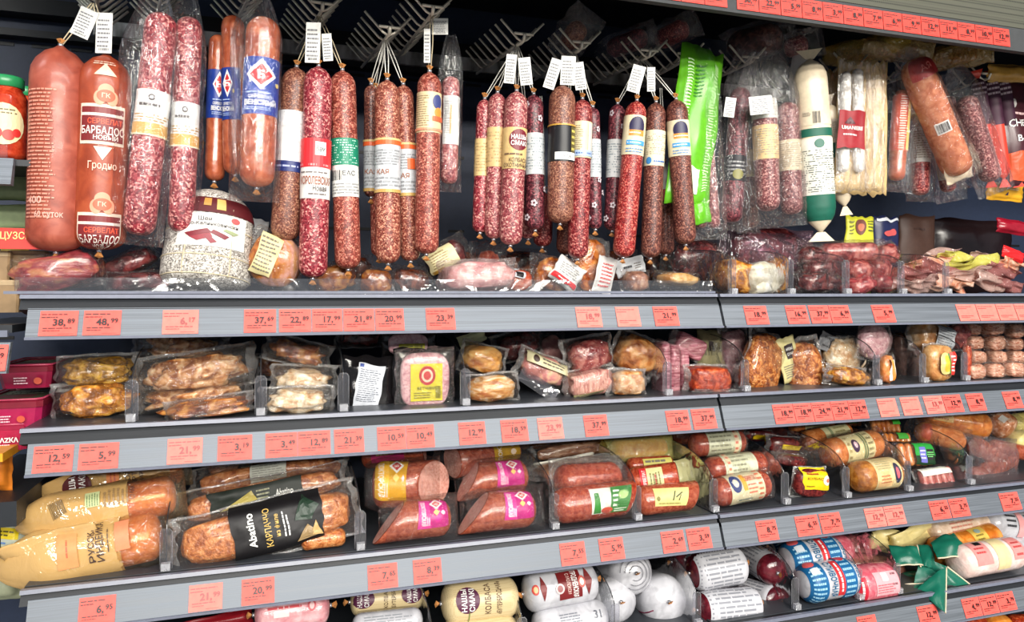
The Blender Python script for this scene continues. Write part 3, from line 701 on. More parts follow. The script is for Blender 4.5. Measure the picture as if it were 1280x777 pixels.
def hang(lab, x0, y0, x1, y1, dia, Y, mat, labels=(), hook=None, top='cone', bot='round', bag=None, tags=(), cat='sausage', name='hanging_salami', grp='sausages hanging on the hook racks', tail=True, dY=0.0, twine=None, wob=0.035, btail=True, seed=None, capb=0.85, hk=0.12, sq=1.0):
    A, B = W(x0, y0, Y), W(x1, y1, Y + dY); r = dia / 2 * mpp((x0 + x1) / 2, Y)
    sd = seed if seed is not None else int(x0 * 7 + y1) % 97
    t = thing(name, lab, cat, B, grp)
    C = Cyl(A, B, r, top, bot, sq=sq, wob=wob, seed=sd, capb=capb)
    add(t, 'body', C.geo(24), mat)
    L = C.L
    for lb in labels:                    # (y0px, y1px, base, prims, wrap turns, around-offset in radii)
        ya, yb, base, prims = lb[:4]
        wrap = lb[4] if len(lb) > 4 else 4.6; qo = lb[5] if len(lb) > 5 else 0.0
        pa = (ya - y0) / (y1 - y0) * L - L / 2; pb = (yb - y0) / (y1 - y0) * L - L / 2
        label(t, C, (pa + pb) / 2, qo * r, wrap * r, abs(pb - pa), base, prims, 90, 'sleeve' if wrap > 3.2 else 'label', off=0.0009, step=0.004, rgh=0.38)
    if mat is S_PLUM:                     # white star flowers printed on the casing
        fl = []
        for k in range(9):
            x_, y_ = (-0.34, 0.18, 0.36, -0.1)[k % 4], 0.44 - k * 0.11
            if any(min(lb[0], lb[1]) - 4 < y0 + (0.5 - y_) * (y1 - y0) < max(lb[0], lb[1]) + 4 for lb in labels): continue
            for m in range(5): fl.append(('o', x_ + 0.07 * math.cos(m * 1.257), y_ + 0.018 * math.sin(m * 1.257), 0.04, 0.010, (196, 184, 190)))
        label(t, C, 0, 0, 2.6 * r, L * 0.94, None, fl, 90, off=0.0004, txt='flower_print')
    d = C.d
    if top == 'cone': clip_and_tail(t, A - d * 0.001, -d, r, tail)
    if btail: clip_and_tail(t, B + d * 0.001, d, r, tail)
    if hook is not None:
        H = hookpt(hook, hk) if isinstance(hook, int) else W(*hook)
        tw = twine or M_WHITE_TWINE
        s0 = A - d * 0.002
        add(t, 'twine', g_join(g_tube([s0 + C.w * 0.002, s0.lerp(H, 0.5) + C.w * 0.004, H + C.w * 0.002], 0.0010, 5), g_tube([s0 - C.w * 0.002, s0.lerp(H, 0.5) - C.w * 0.003, H - C.w * 0.002], 0.0010, 5)), tw)
    for (tx, ty, tw_, th_, tilt) in tags:
        m_ = mpp(tx, Y); a = math.radians(tilt)
        rt = Vector((math.cos(a) * CY, -math.cos(a) * SY, -math.sin(a))); dn = Vector((-math.sin(a) * CY, math.sin(a) * SY, -math.cos(a)))
        paper_tag(t, W(tx, ty, Y - 0.012), rt, dn, tw_ * m_, th_ * m_, sd)
    if bag:                               # (x0,y0,x1,y1,width px, thickness factor, material)
        bx0, by0, bx1, by1, bw, bt, bm = bag
        add(t, 'bag', bag_geo(W(bx0, by0, Y), W(bx1, by1, Y + dY), bw * mpp((bx0 + bx1) / 2, Y), bt * 2 * r, sd), bm)
    return t, C
FP = (110, 100, 90)
wt = [('f', -0.30, -0.42, 0.28, 0.44, 12, (150, 150, 150))]
# -- two thick sausages at the far left
t, C = hang('thick coral sausage printed with fine white text, leftmost of the hanging row', 76, 58, 70, 314, 66, 1.40, K_CORAL, [], (116, 4, 1.40), bot='round', tags=[(113, 12, 24, 36, 24)], capb=0.6, twine=M_TWINE, wob=0.02)
label(t, C, 0.015, -C.r * 0.5, C.r * 1.1, C.L * 0.62, None, [('f', -0.5, -0.5, 0.5, 0.5, 34, (206, 138, 118))], 90, off=0.0008)
label(t, C, C.L * 0.30, -C.r * 0.35, C.r * 1.0, 0.05, None, [('t', '400', -0.3, 0.25, 0.24, (220, 170, 155)), ('t', '60 суток', 0.2, -0.2, 0.2, (220, 170, 155))], 90, off=0.0008)
for k_ in (-0.08, 0.28):
    label(t, C, C.L * k_ - 0.01, C.r * 1.12, C.r * 0.55, 0.042, (226, 214, 196), [('r', -0.36, -0.40, 0.5, 0.40, (112, 32, 34)), ('t', 'СЕР', 0.1, 0.16, 0.2, (240, 220, 205)), ('t', 'БАР', 0.1, -0.18, 0.2, (240, 220, 205))], 90, 'badge', off=0.0008)
t, C = hang('thick orange sausage with repeated maroon and white name badge, second from left', 133, 68, 124, 312, 60, 1.395, K_ORANGE, [], (118, 4, 1.40), tags=[(131, 16, 20, 50, 2)], capb=0.6, twine=M_TWINE, wob=0.02)
for k_ in (0.0, 0.54):
    label(t, C, C.L * (-0.13 + k_) + 0.004, C.r * 0.05, C.r * 1.75, 0.066, (226, 210, 190), [('r', -0.46, -0.42, 0.46, 0.42, (118, 34, 36)), ('r', -0.46, 0.20, 0.46, 0.27, (214, 200, 190)), ('t', 'СЕРВЕЛАТ', 0.06, 0.07, 0.13, (244, 90, 60), 0.72), ('t', 'БАРБАДОС', 0.02, -0.15, 0.19, (240, 228, 218), 0.9), ('t', 'НОВЫЙ', 0.08, -0.33, 0.11, (240, 228, 218), 0.5)], 90, 'badge', off=0.0008)
    label(t, C, C.L * (-0.27 + k_), C.r * 0.15, C.r * 1.1, 0.034, None, [('o', -0.2, -0.2, 0.2, 0.35, (224, 150, 120)), ('o', 0.2, -0.2, 0.2, 0.35, (224, 150, 120)), ('o', 0, 0.15, 0.26, 0.34, (224, 150, 120)), ('o', 0, -0.1, 0.3, 0.3, (196, 92, 62)), ('t', 'ГК', 0, -0.08, 0.22, (235, 190, 165))], 90, 'crest', off=0.0008)
    if k_ == 0.0: label(t, C, C.L * 0.055, C.r * 0.1, C.r * 1.1, 0.04, None, [('p', [(-0.3, 0.5), (0.3, 0.5), (0.0, -0.05)], (226, 210, 190)), ('t', 'Гродно', 0.0, -0.25, 0.3, (232, 190, 170))], 90, 'crest', off=0.0008)
label(t, C, -C.L * 0.40, C.r * 0.1, C.r * 1.2, 0.03, None, [('p', [(-0.35, -0.4), (0.35, -0.4), (0.0, 0.3)], (224, 190, 165)), ('f', -0.45, 0.2, 0.45, 0.45, 2, (226, 190, 170))], 90, 'crest', off=0.0008)
# -- bagged pink salamis
GL = lambda: [('r', -0.5, -0.5, 0.5, -0.22, (206, 160, 84)), ('f', -0.42, -0.20, 0.42, -0.02, 3, (180, 140, 70)), ('r', -0.5, -0.50, 0.5, -0.47, (240, 226, 190)), ('f', -0.18, 0.10, 0.16, 0.24, 1, (90, 84, 84)), ('o', 0, 0.33, 0.05, 0.07, (70, 60, 60)), ('o', 0, 0.33, 0.025, 0.035, WHITE)]
hang('tall pink salami in clear bag with white and gold label, third from left', 203, 17, 173, 294, 38, 1.38, S_PINK, [(117, 173, WHITE, GL(), 4.0)], None, top='round', bag=(196, -12, 166, 306, 66, 1.25, F_BAG), btail=False)
hang('slimmer pink salami in clear bag with white and gold label, fourth from left', 237, 22, 226, 290, 31, 1.40, S_PINK, [(131, 186, WHITE, GL(), 4.0)], None, top='round', bag=(236, -10, 222, 302, 48, 1.3, F_BAG), btail=False)
# -- blue-label sausages
BL = lambda big: ([('p', [(0, 0.46), (0.20, 0.19), (0, -0.08), (-0.20, 0.19)], WHITE), ('p', [(0, 0.38), (0.15, 0.19), (0, 0.0), (-0.15, 0.19)], (200, 40, 46)), ('t', 'Б', 0, 0.19, 0.14, WHITE, 0.9, 0.05), ('t', 'СЕРВЕЛАТ', 0, -0.20, 0.055, WHITE, 0.36), ('t', 'ВЕНСКИЙ', 0, -0.30, 0.085, WHITE, 0.44, 0.03), ('f', -0.2, -0.44, 0.2, -0.37, 2, (170, 190, 230)), ('f', -0.18, -0.15, 0.18, -0.1, 1, (170, 190, 230)), ('o', 0.22, 0.04, 0.03, 0.04, (220, 200, 120))])
hang('brown Vienna sausage with blue label, half hidden at the back left of its trio', 274, 44, 268, 226, 24, 1.46, K_WIEN, [(90, 150, (34, 62, 150), BL(0), 3.0, 0.2)], None, top='round')
hang('slim Vienna sausage with blue label, middle of the trio', 291, 20, 294, 218, 28, 1.43, K_WIEN, [(88, 152, (34, 62, 150), BL(0), 2.2, -0.5)], None, top='round')
hang('large Vienna sausage with blue label and red diamond emblem in clear bag', 330, 22, 321, 234, 42, 1.38, K_WIEN, [(77, 147, (34, 66, 160), BL(1), 4.4, 0.0)], None, top='round', bag=(322, -14, 318, 252, 60, 1.25, F_BAG))
# -- white sleeve, red sleeve, green sleeve
hang('brown fine-grained salami with white and navy sleeve', 371, 84, 356, 300, 36, 1.42, S_BROWN, [(142, 204, (236, 236, 236), [('f', -0.5, -0.5, 0.5, 0.5, 14, (214, 214, 214)), ('r', 0.22, -0.5, 0.32, -0.1, (40, 40, 60))]), (204, 217, (36, 50, 110), [('f', -0.3, -0.2, 0.3, 0.2, 1, (160, 170, 210))])], 3, twine=M_TWINE)
hang('long red salami with red and white royal sleeve, hanging lowest', 398, 83, 391, 347, 35, 1.39, S_PINK, [(176, 250, (238, 236, 232), [('r', -0.5, 0.02, 0.5, 0.5, (214, 44, 52)), ('f', -0.3, 0.02, 0.3, 0.10, 1, (230, 150, 150)), ('r', -0.02, 0.22, 0.14, 0.44, WHITE), ('t', 'Вам', 0.06, 0.33, 0.09, BLK, 0.13), ('f', -0.25, -0.09, 0.25, -0.04, 1, (120, 110, 110)), ('t', 'КОРОЛЕВСКАЯ', 0.0, -0.20, 0.13, (150, 84, 62), 0.48, 0.02), ('t', 'Новая', 0.06, -0.33, 0.09, (70, 60, 60), 0.2), ('f', -0.1, -0.45, 0.2, -0.4, 1, (120, 110, 110))])], 3, twine=M_TWINE, tags=[(392, 28, 18, 50, 2), (408, 42, 12, 34, -4)])
hang('rosy salami with green and white information sleeve', 428, 88, 435, 336, 32, 1.41, S_RUST, [(175, 247, (236, 236, 232), [('r', -0.5, 0.04, 0.5, 0.5, (24, 128, 98)), ('f', -0.26, 0.06, 0.24, 0.48, 10, (190, 226, 212)), ('b', -0.3, -0.22, -0.06, -0.05, BLK), ('t', 'ЕАС', 0.05, -0.10, 0.08, (70, 70, 70)), ('f', -0.28, -0.46, 0.3, -0.26, 4, (150, 150, 150))])], 3, twine=M_TWINE, hk=0.10)
# -- orange and grey sleeves
OG = lambda: [('r', -0.5, 0.38, 0.5, 0.46, (228, 96, 44)), ('r', -0.5, -0.5, 0.5, -0.44, (196, 158, 90)), ('r', -0.5, 0.46, 0.5, 0.5, (210, 180, 120)), ('t', 'КАЯ', -0.10, -0.12, 0.09, (150, 90, 60), 0.5), ('f', -0.35, 0.0, 0.3, 0.3, 6, (150, 152, 156)), ('f', -0.3, -0.4, 0.3, -0.2, 3, (150, 152, 156))]
hang('dark salami at the back left of the orange and grey sleeve bunch', 464, 106, 464, 246, 18, 1.46, S_DARK, [(176, 240, (190, 194, 198), OG(), 4.2, 0.3)], 4)
hang('tan salami with orange and silver-grey sleeve, front of its bunch', 484, 100, 485, 329, 31, 1.39, S_TAN, [(175, 242, (204, 208, 212), OG(), 4.6)], 4, tags=[])
hang('tan salami with orange-dotted grey sleeve, right of its bunch', 504, 106, 513, 326, 25, 1.42, S_TAN, [(180, 246, (204, 208, 212), OG() + [('r', 0.0, 0.0, 0.16, 0.2, (230, 100, 50))], 4.6)], 4)
hang('slim salami peeking out at the back of the orange and grey bunch', 470, 112, 474, 320, 20, 1.47, S_RUST, [], 4)
# -- single salami under the white square tag
hang('coarse salami with torn beige paper label under a white square tag', 537, 90, 533, 317, 30, 1.38, S_RUST, [(118, 168, (222, 202, 160), [('f', -0.42, -0.36, -0.02, 0.42, 14, (150, 128, 96)), ('o', 0.14, 0.26, 0.10, 0.18, (58, 66, 120)), ('o', 0.16, 0.0, 0.08, 0.12, (226, 140, 60)), ('r', 0.04, -0.22, 0.3, -0.10, (214, 96, 60)), ('r', -0.5, -0.46, 0.5, -0.40, (214, 140, 110))], 4.4)], 5, tags=[(550, 23, 20, 20, 0), (534, 36, 8, 42, 0)], hk=0.02, twine=M_TWINE)
hang('slim salami in clear bag with narrow white label, right of the single one', 564, 96, 561, 230, 22, 1.42, S_ROSE, [(122, 182, (222, 224, 222), [('f', -0.4, -0.4, 0.1, 0.4, 16, (150, 150, 150)), ('r', -0.16, -0.3, -0.08, 0.3, (220, 150, 90))], 2.4, 0.2)], None, top='round', bag=(564, 42, 561, 240, 31, 1.3, F_BAG), btail=False)
# -- pink bunch with oval badge
KL = lambda: [('f', -0.35, -0.4, 0.35, 0.4, 10, (176, 150, 104))]
hang('dusky pink salami with tan sleeve, left edge of the oval-badge bunch', 606, 124, 600, 290, 20, 1.43, S_PINK, [(175, 221, (218, 188, 132), KL())], 6)
hang('pink salami with plain kraft sleeve, second of the oval-badge bunch', 622, 116, 617, 298, 23, 1.41, S_ROSE, [(161, 210, (214, 182, 128), KL())], 6)
hang('pink salami with kraft sleeve bearing a maroon oval badge', 646, 114, 638, 306, 29, 1.38, S_ROSE, [(162, 213, (218, 186, 126), [('o', 0.05, 0.20, 0.19, 0.26, (112, 24, 40)), ('t', 'НАШЫ', 0.05, 0.27, 0.11, WHITE, 0.3, 0.02), ('t', 'СМАКI', 0.05, 0.12, 0.11, WHITE, 0.3, 0.02), ('f', -0.22, -0.2, 0.2, -0.1, 1, (110, 84, 60)), ('t', 'КОЛБАСА', 0.05, -0.29, 0.10, (70, 50, 44), 0.34), ('t', 'ОХОТНИЧЬЯ', 0.0, -0.42, 0.10, (70, 50, 44), 0.44)])], 6, tags=[(640, 68, 13, 36, 6), (655, 72, 15, 34, -6)])
hang('glossy plum salami with white floral print and grey sleeve', 667, 118, 669, 287, 24, 1.41, S_PLUM, [(168, 219, (198, 202, 204), [('f', -0.4, -0.4, 0.4, 0.4, 12, (140, 150, 156)), ('r', -0.35, -0.5, -0.28, 0.5, (200, 60, 70))], 4.4)], 6)
hang('short dark pink salami behind the oval-badge bunch', 656, 130, 660, 298, 20, 1.48, S_ROSE, [(178, 226, (206, 176, 120), KL())], 6)
hang('low small red salami tucked at the back centre', 680, 240, 678, 308, 24, 1.50, S_RED, [], (676, 120, 1.50))
# -- black sleeve bunch
hang('stout brown peppered salami with black and gold sleeve', 703, 106, 700, 279, 33, 1.38, S_BROWN, [(158, 204, (30, 30, 34), [('r', 0.12, -0.44, 0.24, 0.44, (92, 82, 40)), ('f', 0.13, -0.4, 0.23, 0.4, 5, (206, 190, 96)), ('r', -0.5, 0.46, 0.5, 0.5, GOLD), ('r', -0.14, -0.46, 0.22, -0.26, WHITE), ('t', '15.06', 0.04, -0.36, 0.1, (90, 90, 100))])], 7, tags=[(711, 70, 18, 36, 3), (697, 74, 14, 38, 18), (722, 78, 14, 34, -8)])
hang('red salami with cream print sleeve, lowest of the black sleeve bunch', 728, 124, 722, 323, 26, 1.39, S_RED, [(154, 199, (224, 210, 170), [('f', -0.3, -0.3, 0.0, 0.4, 12, (150, 136, 104)), ('r', 0.1, -0.36, 0.22, 0.46, (200, 196, 190)), ('r', -0.5, -0.46, 0.5, -0.30, (160, 180, 206)), ('f', -0.28, -0.43, 0.2, -0.33, 1, (50, 80, 150))])], 7)
hang('slim plum salami with grey sleeve, right edge of the black sleeve bunch', 741, 134, 744, 286, 17, 1.42, S_PLUM, [(175, 222, (196, 200, 204), [('f', -0.4, -0.4, 0.4, 0.4, 12, (140, 150, 156))])], 7)
hang('dark salami end hanging low behind the cream-sleeved one', 712, 215, 708, 318, 26, 1.47, S_DARK, [], (712, 100, 1.47))
# -- bright red bunch
WL = lambda: [('o', 0.0, 0.22, 0.17, 0.24, (40, 34, 70)), ('r', -0.16, -0.02, 0.16, 0.12, (224, 140, 60)), ('f', -0.15, 0.02, 0.15, 0.08, 1, WHITE), ('r', -0.2, -0.26, 0.2, -0.14, (70, 150, 210)), ('f', -0.18, -0.23, 0.18, -0.17, 1, WHITE), ('f', -0.2, -0.46, 0.2, -0.32, 2, (96, 140, 190))]
hang('dark plum salami with grey sleeve, left of the bright red one', 772, 130, 765, 288, 21, 1.43, S_PLUM, [(176, 223, (204, 206, 206), [('f', -0.4, -0.4, 0.4, 0.4, 12, (130, 140, 146))])], 8)
hang('bright red salami with cream label and blue bar, slanting left', 796, 126, 779, 321, 27, 1.38, S_BRIGHT, [(147, 196, (232, 218, 182), WL(), 4.2)], 8, tags=[(800, 82, 16, 34, 16), (814, 84, 10, 30, 0)])
hang('dark peppered salami with cream text sleeve, between two labelled ones', 820, 128, 813, 322, 25, 1.40, S_DARK, [(165, 209, (222, 214, 186), [('f', -0.4, -0.2, 0.4, 0.4, 11, (150, 140, 110)), ('o', -0.16, -0.36, 0.06, 0.1, (60, 130, 190)), ('f', -0.06, -0.43, 0.22, -0.33, 1, (60, 110, 180))])], 8)
hang('dark peppered salami with cream label and blue bar, hung nearest the green bag', 845, 124, 857, 305, 27, 1.385, S_DARK, [(152, 196, (232, 220, 186), WL(), 4.2)], 8, hk=0.10)
hang('dark red salami behind the bright red bunch', 830, 205, 832, 318, 22, 1.47, S_DARK, [(180, 252, (206, 206, 200), [('r', -0.5, -0.5, 0.5, -0.3, (180, 36, 44))])], (826, 110, 1.47))

# -- pouch helper for upright bags, given by pixel corners of its mid line
def pouch(root, name, cx, cy, wpx, hpx, Y, mat, tf, tb=0.002, tilt=0.0, yaw=0.0, pitch=0.0, rim=0.12, wr=0.0012, seed=1, bow=0.006, nu=18, nv=14, sharp=0.55):
    c = W(cx, cy, Y); m_ = mpp(cx, Y); a = math.radians(tilt); yw = math.radians(yaw); pt = math.radians(pitch)
    ax = Vector((math.cos(yw), math.sin(yw), 0)); dz = Vector((0, math.sin(pt), math.cos(pt)))
    A = (ax * math.cos(a) - dz * math.sin(a)) * (wpx * m_ / 2); B = (ax * math.sin(a) + dz * math.cos(a)) * (hpx * m_ / 2)
    P = Pouch(c, A, B, tf, tb, rim, wr, seed, bow, sharp)
    if root is not None: add(root, name, P.geo(nu, nv), mat)
    return P
GRN = flat((98, 178, 34), 0.28, 0.5)
# bright green bag
cb = W(868, 288, 1.40)
t = thing('snack_bag', 'bright green printed bag with clear lower part hanging by dark salamis', 'bag', cb, 'bagged goods hanging on the right hooks')
P = pouch(t, 'printed_front', 868, 158, 62, 200, 1.40, GRN, 0.012, 0.002, 7, 0, 0, 0.06, 0.002, 3, 0.01)
label(t, P, 0, 0, 2 * P.la * 0.8, 2 * P.lb * 0.86, None, [('f', -0.45, -0.48, -0.25, 0.48, 40, (210, 244, 190)), ('f', 0.32, -0.48, 0.48, 0.48, 44, (206, 240, 180)), ('f', -0.2, 0.2, 0.1, 0.45, 9, (50, 120, 40)), ('r', -0.4, -0.47, 0.2, -0.3, (214, 236, 210))], off=0.001)
add(t, 'clear_bag', bag_geo(W(872, 60, 1.41), W(884, 300, 1.41), 52 * mpp(870, 1.41), 0.04, 5, 0.6), F_BAG)
C = Cyl(W(872, 190, 1.415), W(876, 285, 1.415), 0.014, seed=3); add(t, 'salami_stick', C.geo(16), S_MAUVE)
C = Cyl(W(884, 180, 1.425), W(893, 285, 1.425), 0.014, seed=4); add(t, 'salami_stick', C.geo(16), S_MAUVE)
pouch(t, 'lower_patch', 877, 266, 24, 26, 1.395, GRN, 0.004, 0.001, -14)
# bags with salamis, white stickers
def bagged(lab, sticks, bagp, Y, extra=(), name='bagged_salami'):
    t = thing(name, lab, 'sausage', W(bagp[2], bagp[3], Y), 'bagged goods hanging on the right hooks')
    for i, (x0, y0, x1, y1, dia, mat, lbs) in enumerate(sticks):
        C = Cyl(W(x0, y0, Y), W(x1, y1, Y), dia / 2 * mpp(x0, Y), 'round', 'round', wob=0.04, seed=i + int(x0))
        b = add(t, 'salami', C.geo(18), mat)
        for (ya, yb, base, prims) in lbs:
            pa = (ya - y0) / (y1 - y0) * C.L - C.L / 2; pb = (yb - y0) / (y1 - y0) * C.L - C.L / 2
            label(b, C, (pa + pb) / 2, 0, 4.0 * C.r, abs(pb - pa), base, prims, 90, 'label', off=0.0009, step=0.004)
    if bagp: add(t, 'bag', bag_geo(W(bagp[0], bagp[1], Y), W(bagp[2], bagp[3], Y), bagp[4] * mpp(bagp[0], Y), bagp[5], int(bagp[0]) % 50, bagp[6] if len(bagp) > 6 else 0.4), bagp[7] if len(bagp) > 7 else F_BAG2)
    for (sx, sy, w_, h_, tl) in extra:
        m_ = mpp(sx, Y); a = math.radians(tl)
        rt = Vector((math.cos(a) * CY, -math.cos(a) * SY, -math.sin(a))); dn = Vector((-math.sin(a) * CY, math.sin(a) * SY, -math.cos(a)))
        paper_tag(t, W(sx, sy, Y - bagp[5] * 0.5 - 0.006), rt, dn, w_ * m_, h_ * m_, 1, WHITE, 'sticker')
    return t
LB1 = [('f', -0.3, -0.4, 0.3, 0.4, 12, (150, 140, 124))]
bagged('dark salami in clear bag with small white sticker, right of the green bag', [(926, 110, 914, 278, 26, S_PLUM, [(196, 228, (44, 44, 50), [('f', -0.25, -0.3, 0.25, 0.3, 4, (150, 150, 150)), ('o', 0, -0.25, 0.12, 0.2, (120, 116, 60))])])], (932, 60, 912, 288, 46, 0.045), 1.43, [(914, 122, 13, 24, 8)])
bagged('pair of salamis with beige labels in a big clear bag with white sticker', [(955, 120, 960, 264, 30, S_MAUVE, [(158, 200, (222, 190, 140), LB1), (118, 150, (226, 226, 220), LB1)]), (984, 128, 990, 268, 26, S_MAUVE, [(176, 214, (214, 200, 170), LB1)])], (955, 62, 972, 284, 76, 0.06), 1.39, [(950, 120, 28, 22, -6)])
bagged('dark salami with beige label behind the big clear bag', [(936, 185, 938, 285, 20, S_DARK, [(188, 222, (220, 196, 150), LB1)])], (938, 150, 936, 292, 30, 0.035), 1.47)
t = bagged('folded white plastic bag end hanging behind the cream tube', [(1002, 110, 1004, 220, 18, S_MAUVE, [])], (1000, 66, 1010, 236, 34, 0.04, 0.5, film((255, 255, 255), 0.4, 0.5, 0.05, 40)), 1.44)
# cream tubes with green band
def tube_pack(lab, x0, y0, x1, y1, dia, Y, mat, bands, name='tube_pack', cat='sausage', top='cone', bot='cone', sq=0.75):
    A, B = W(x0, y0, Y), W(x1, y1, Y); r = dia / 2 * mpp((x0 + x1) / 2, Y)
    t = thing(name, lab, cat, B, 'bagged goods hanging on the right hooks'); C = Cyl(A, B, r, top, bot, sq=sq, wob=0.06, seed=int(x0))
    add(t, 'body', C.geo(20), mat)
    for (ya, yb, base, prims, wrp) in bands:
        pa = (ya - y0) / (y1 - y0) * C.L - C.L / 2; pb = (yb - y0) / (y1 - y0) * C.L - C.L / 2
        label(t, C, (pa + pb) / 2, 0, wrp * r, abs(pb - pa), base, prims, 90, 'band', off=0.0009, step=0.004)
    # welded fin at both ends
    for P_, s in ((A, -1), (B, 1)):
        V = [P_ + C.w * r * 0.25, P_ - C.w * r * 0.25, P_ - C.w * r * 0.8 + C.d * s * 0.02, P_ + C.w * r * 0.8 + C.d * s * 0.022]
        V += [v + C.n * 0.002 for v in V]
        add(t, 'end_seal', (V, [(0, 1, 2, 3), (7, 6, 5, 4), (0, 4, 5, 1), (1, 5, 6, 2), (2, 6, 7, 3), (3, 7, 4, 0)]), mat, False)
    return t, C
M_CREAMF = flat((224, 208, 180), 0.32, 0.5); M_TANF = flat((216, 184, 128), 0.32, 0.5); DKG = (20, 92, 74)
tube_pack('cream film tube with two dark green bands and text panel', 1012, 74, 1026, 290, 40, 1.375, M_CREAMF, [(162, 172, DKG, [], 4.4), (174, 244, (226, 224, 212), [('f', -0.36, -0.46, 0.36, 0.30, 20, (84, 92, 88)), ('o', 0.0, 0.40, 0.07, 0.08, DKG)], 4.2), (244, 276, DKG, [], 4.8), (140, 158, (220, 206, 180), [('b', -0.1, -0.4, 0.05, 0.4, BLK), ('f', -0.3, 0.1, -0.12, 0.4, 3, FP)], 3.0)])
tube_pack('narrow cream film tube with dark green stripe behind its wider twin', 1036, 130, 1056, 258, 20, 1.43, M_CREAMF, [(178, 196, DKG, [], 4.0), (150, 176, (220, 206, 190), LB1, 4.0)])
# white dry sausages on tan cards
def card_pack(lab, cx, cy, w, h, Y, tilt, sticks, lblprims, col=M_TANF):
    t = thing('card_pack', lab, 'sausage', W(cx, cy + h / 2, Y), 'bagged goods hanging on the right hooks')
    P = pouch(t, 'tan_bag', cx, cy, w, h, Y, col, 0.006, 0.004, tilt, -8, 0, 0.08, 0.0012, int(cx))
    for (x0, y0, x1, y1, d) in sticks:
        C = Cyl(W(x0, y0, Y - 0.018), W(x1, y1, Y - 0.018), d / 2 * mpp(x0, Y), seed=int(x0), wob=0.08)
        add(t, 'white_sausage', C.geo(16), meat([(196, 190, 182), (222, 218, 212), (236, 234, 230)], 40, 0.5, (1, 1, 1), 0.5, 0.0))
    pouch(t, 'clear_front', cx, cy, w * 0.94, h * 0.96, Y - 0.026, F_BAG, 0.012, 0.0, tilt, -8, 0, 0.1, 0.002, int(cx) + 1)
    if lblprims:
        Q = pouch(None, '', cx, cy, w, h, Y - 0.036, F_BAG, 0.004, 0.0, tilt, -8)
        label(t, Q, lblprims[0] * mpp(cx, Y), lblprims[1] * mpp(cx, Y), lblprims[2] * mpp(cx, Y), lblprims[3] * mpp(cx, Y), lblprims[4], lblprims[5], 0)
    return t
card_pack('pair of white dry sausages on tan card with dark red label', 1066, 158, 46, 168, 1.41, 2, [(1057, 90, 1054, 215, 13), (1072, 86, 1074, 215, 13)], (-2, -4, 36, 46, (150, 28, 38), [('t', 'UMANIERE', 0, 0.04, 0.10, WHITE, 0.8), ('p', [(-0.3, 0.14), (-0.1, 0.34), (0.1, 0.14)], (80, 30, 40)), ('f', -0.35, -0.2, 0.2, -0.1, 1, (230, 200, 200))]))
card_pack('tan film pack beside the white dry sausages', 1095, 160, 30, 166, 1.40, 1, [], None)
card_pack('folded tan film pack behind the white dry sausages', 1042, 160, 26, 140, 1.46, -2, [], None)
bagged('orange stick salami with yellow label in clear bag behind the slanting one', [(1128, 112, 1120, 226, 20, K_WIEN, [(120, 190, (206, 80, 52), [('f', -0.1, -0.48, 0.1, 0.48, 22, (240, 220, 200)), ('r', 0.12, -0.48, 0.3, 0.48, (226, 200, 110))])])], (1130, 88, 1118, 240, 44, 0.04), 1.42)
bagged('white paper-wrapped salami low behind the slanting orange sausage', [(1152, 158, 1150, 244, 22, S_RED, [(160, 204, (222, 222, 216), LB1)])], (1154, 140, 1150, 252, 34, 0.04), 1.45)
t, C = hang('large orange sausage in shiny film slanting right with white barcode sticker', 1140, 74, 1200, 218, 38, 1.375, meat([(176, 96, 62), (196, 118, 82), (208, 138, 100)], 30, 0.25, (1, 1, 1), 0.1, 0.5), [(150, 163, WHITE, [('b', -0.4, -0.4, 0.4, 0.4, BLK)], 0.9, -0.2)], None, top='round', bag=(1128, 62, 1206, 226, 46, 1.2, F_BAG2), btail=False, name='hanging_sausage', grp='bagged goods hanging on the right hooks')
label(t, C, -C.L * 0.42, C.r * 0.2, C.r * 2.0, 0.05, (176, 44, 44), [('t', 'АЯ', 0, 0.0, 0.3, (230, 130, 120))], 90, 'red_print', off=0.004)
pouch(t, 'seal_tab', 1196, 208, 44, 36, 1.38, M_CREAMF, 0.003, 0.001, -20)
bagged('pink salami in long clear bag right of the slanting sausage', [(1206, 120, 1240, 226, 26, S_MAUVE, [])], (1194, 84, 1246, 242, 44, 0.05), 1.41)
bagged('dark salami in crumpled bag below the slanting sausage', [(1172, 150, 1186, 240, 18, S_RED, [(200, 224, (220, 214, 200), [])])], (1168, 120, 1190, 252, 36, 0.045), 1.46)
bagged('pale empty clear bag hanging by the purple tubes', [(1186, 120, 1196, 200, 14, S_ROSE, [])], (1182, 92, 1204, 236, 34, 0.04), 1.47)
M_ORR = flat((214, 62, 44), 0.3, 0.5); PURP = (70, 34, 56)
for i, (x0, x1) in enumerate(((1222, 1238), (1238, 1255), (1252, 1272))):
    tube_pack('red film tube with purple top, %s of three at far right' % ('left', 'middle', 'right')[i], x0, 98, x1, 224, 17, 1.42 + 0.01 * i, M_ORR, [(96, 156, PURP, [('f', -0.2, 0.1, 0.2, 0.4, 3, (200, 180, 190))], 5.4)], sq=0.6)
t = thing('snack_bag', 'dark purple snack pouch with white lettering at the right edge', 'bag', W(1268, 230, 1.44), 'bagged goods hanging on the right hooks')
P = pouch(t, 'pouch', 1272, 166, 48, 132, 1.44, flat((74, 36, 44), 0.3, 0.5), 0.012, 0.003, -8, 0, 0, 0.06, 0.0015, 9)
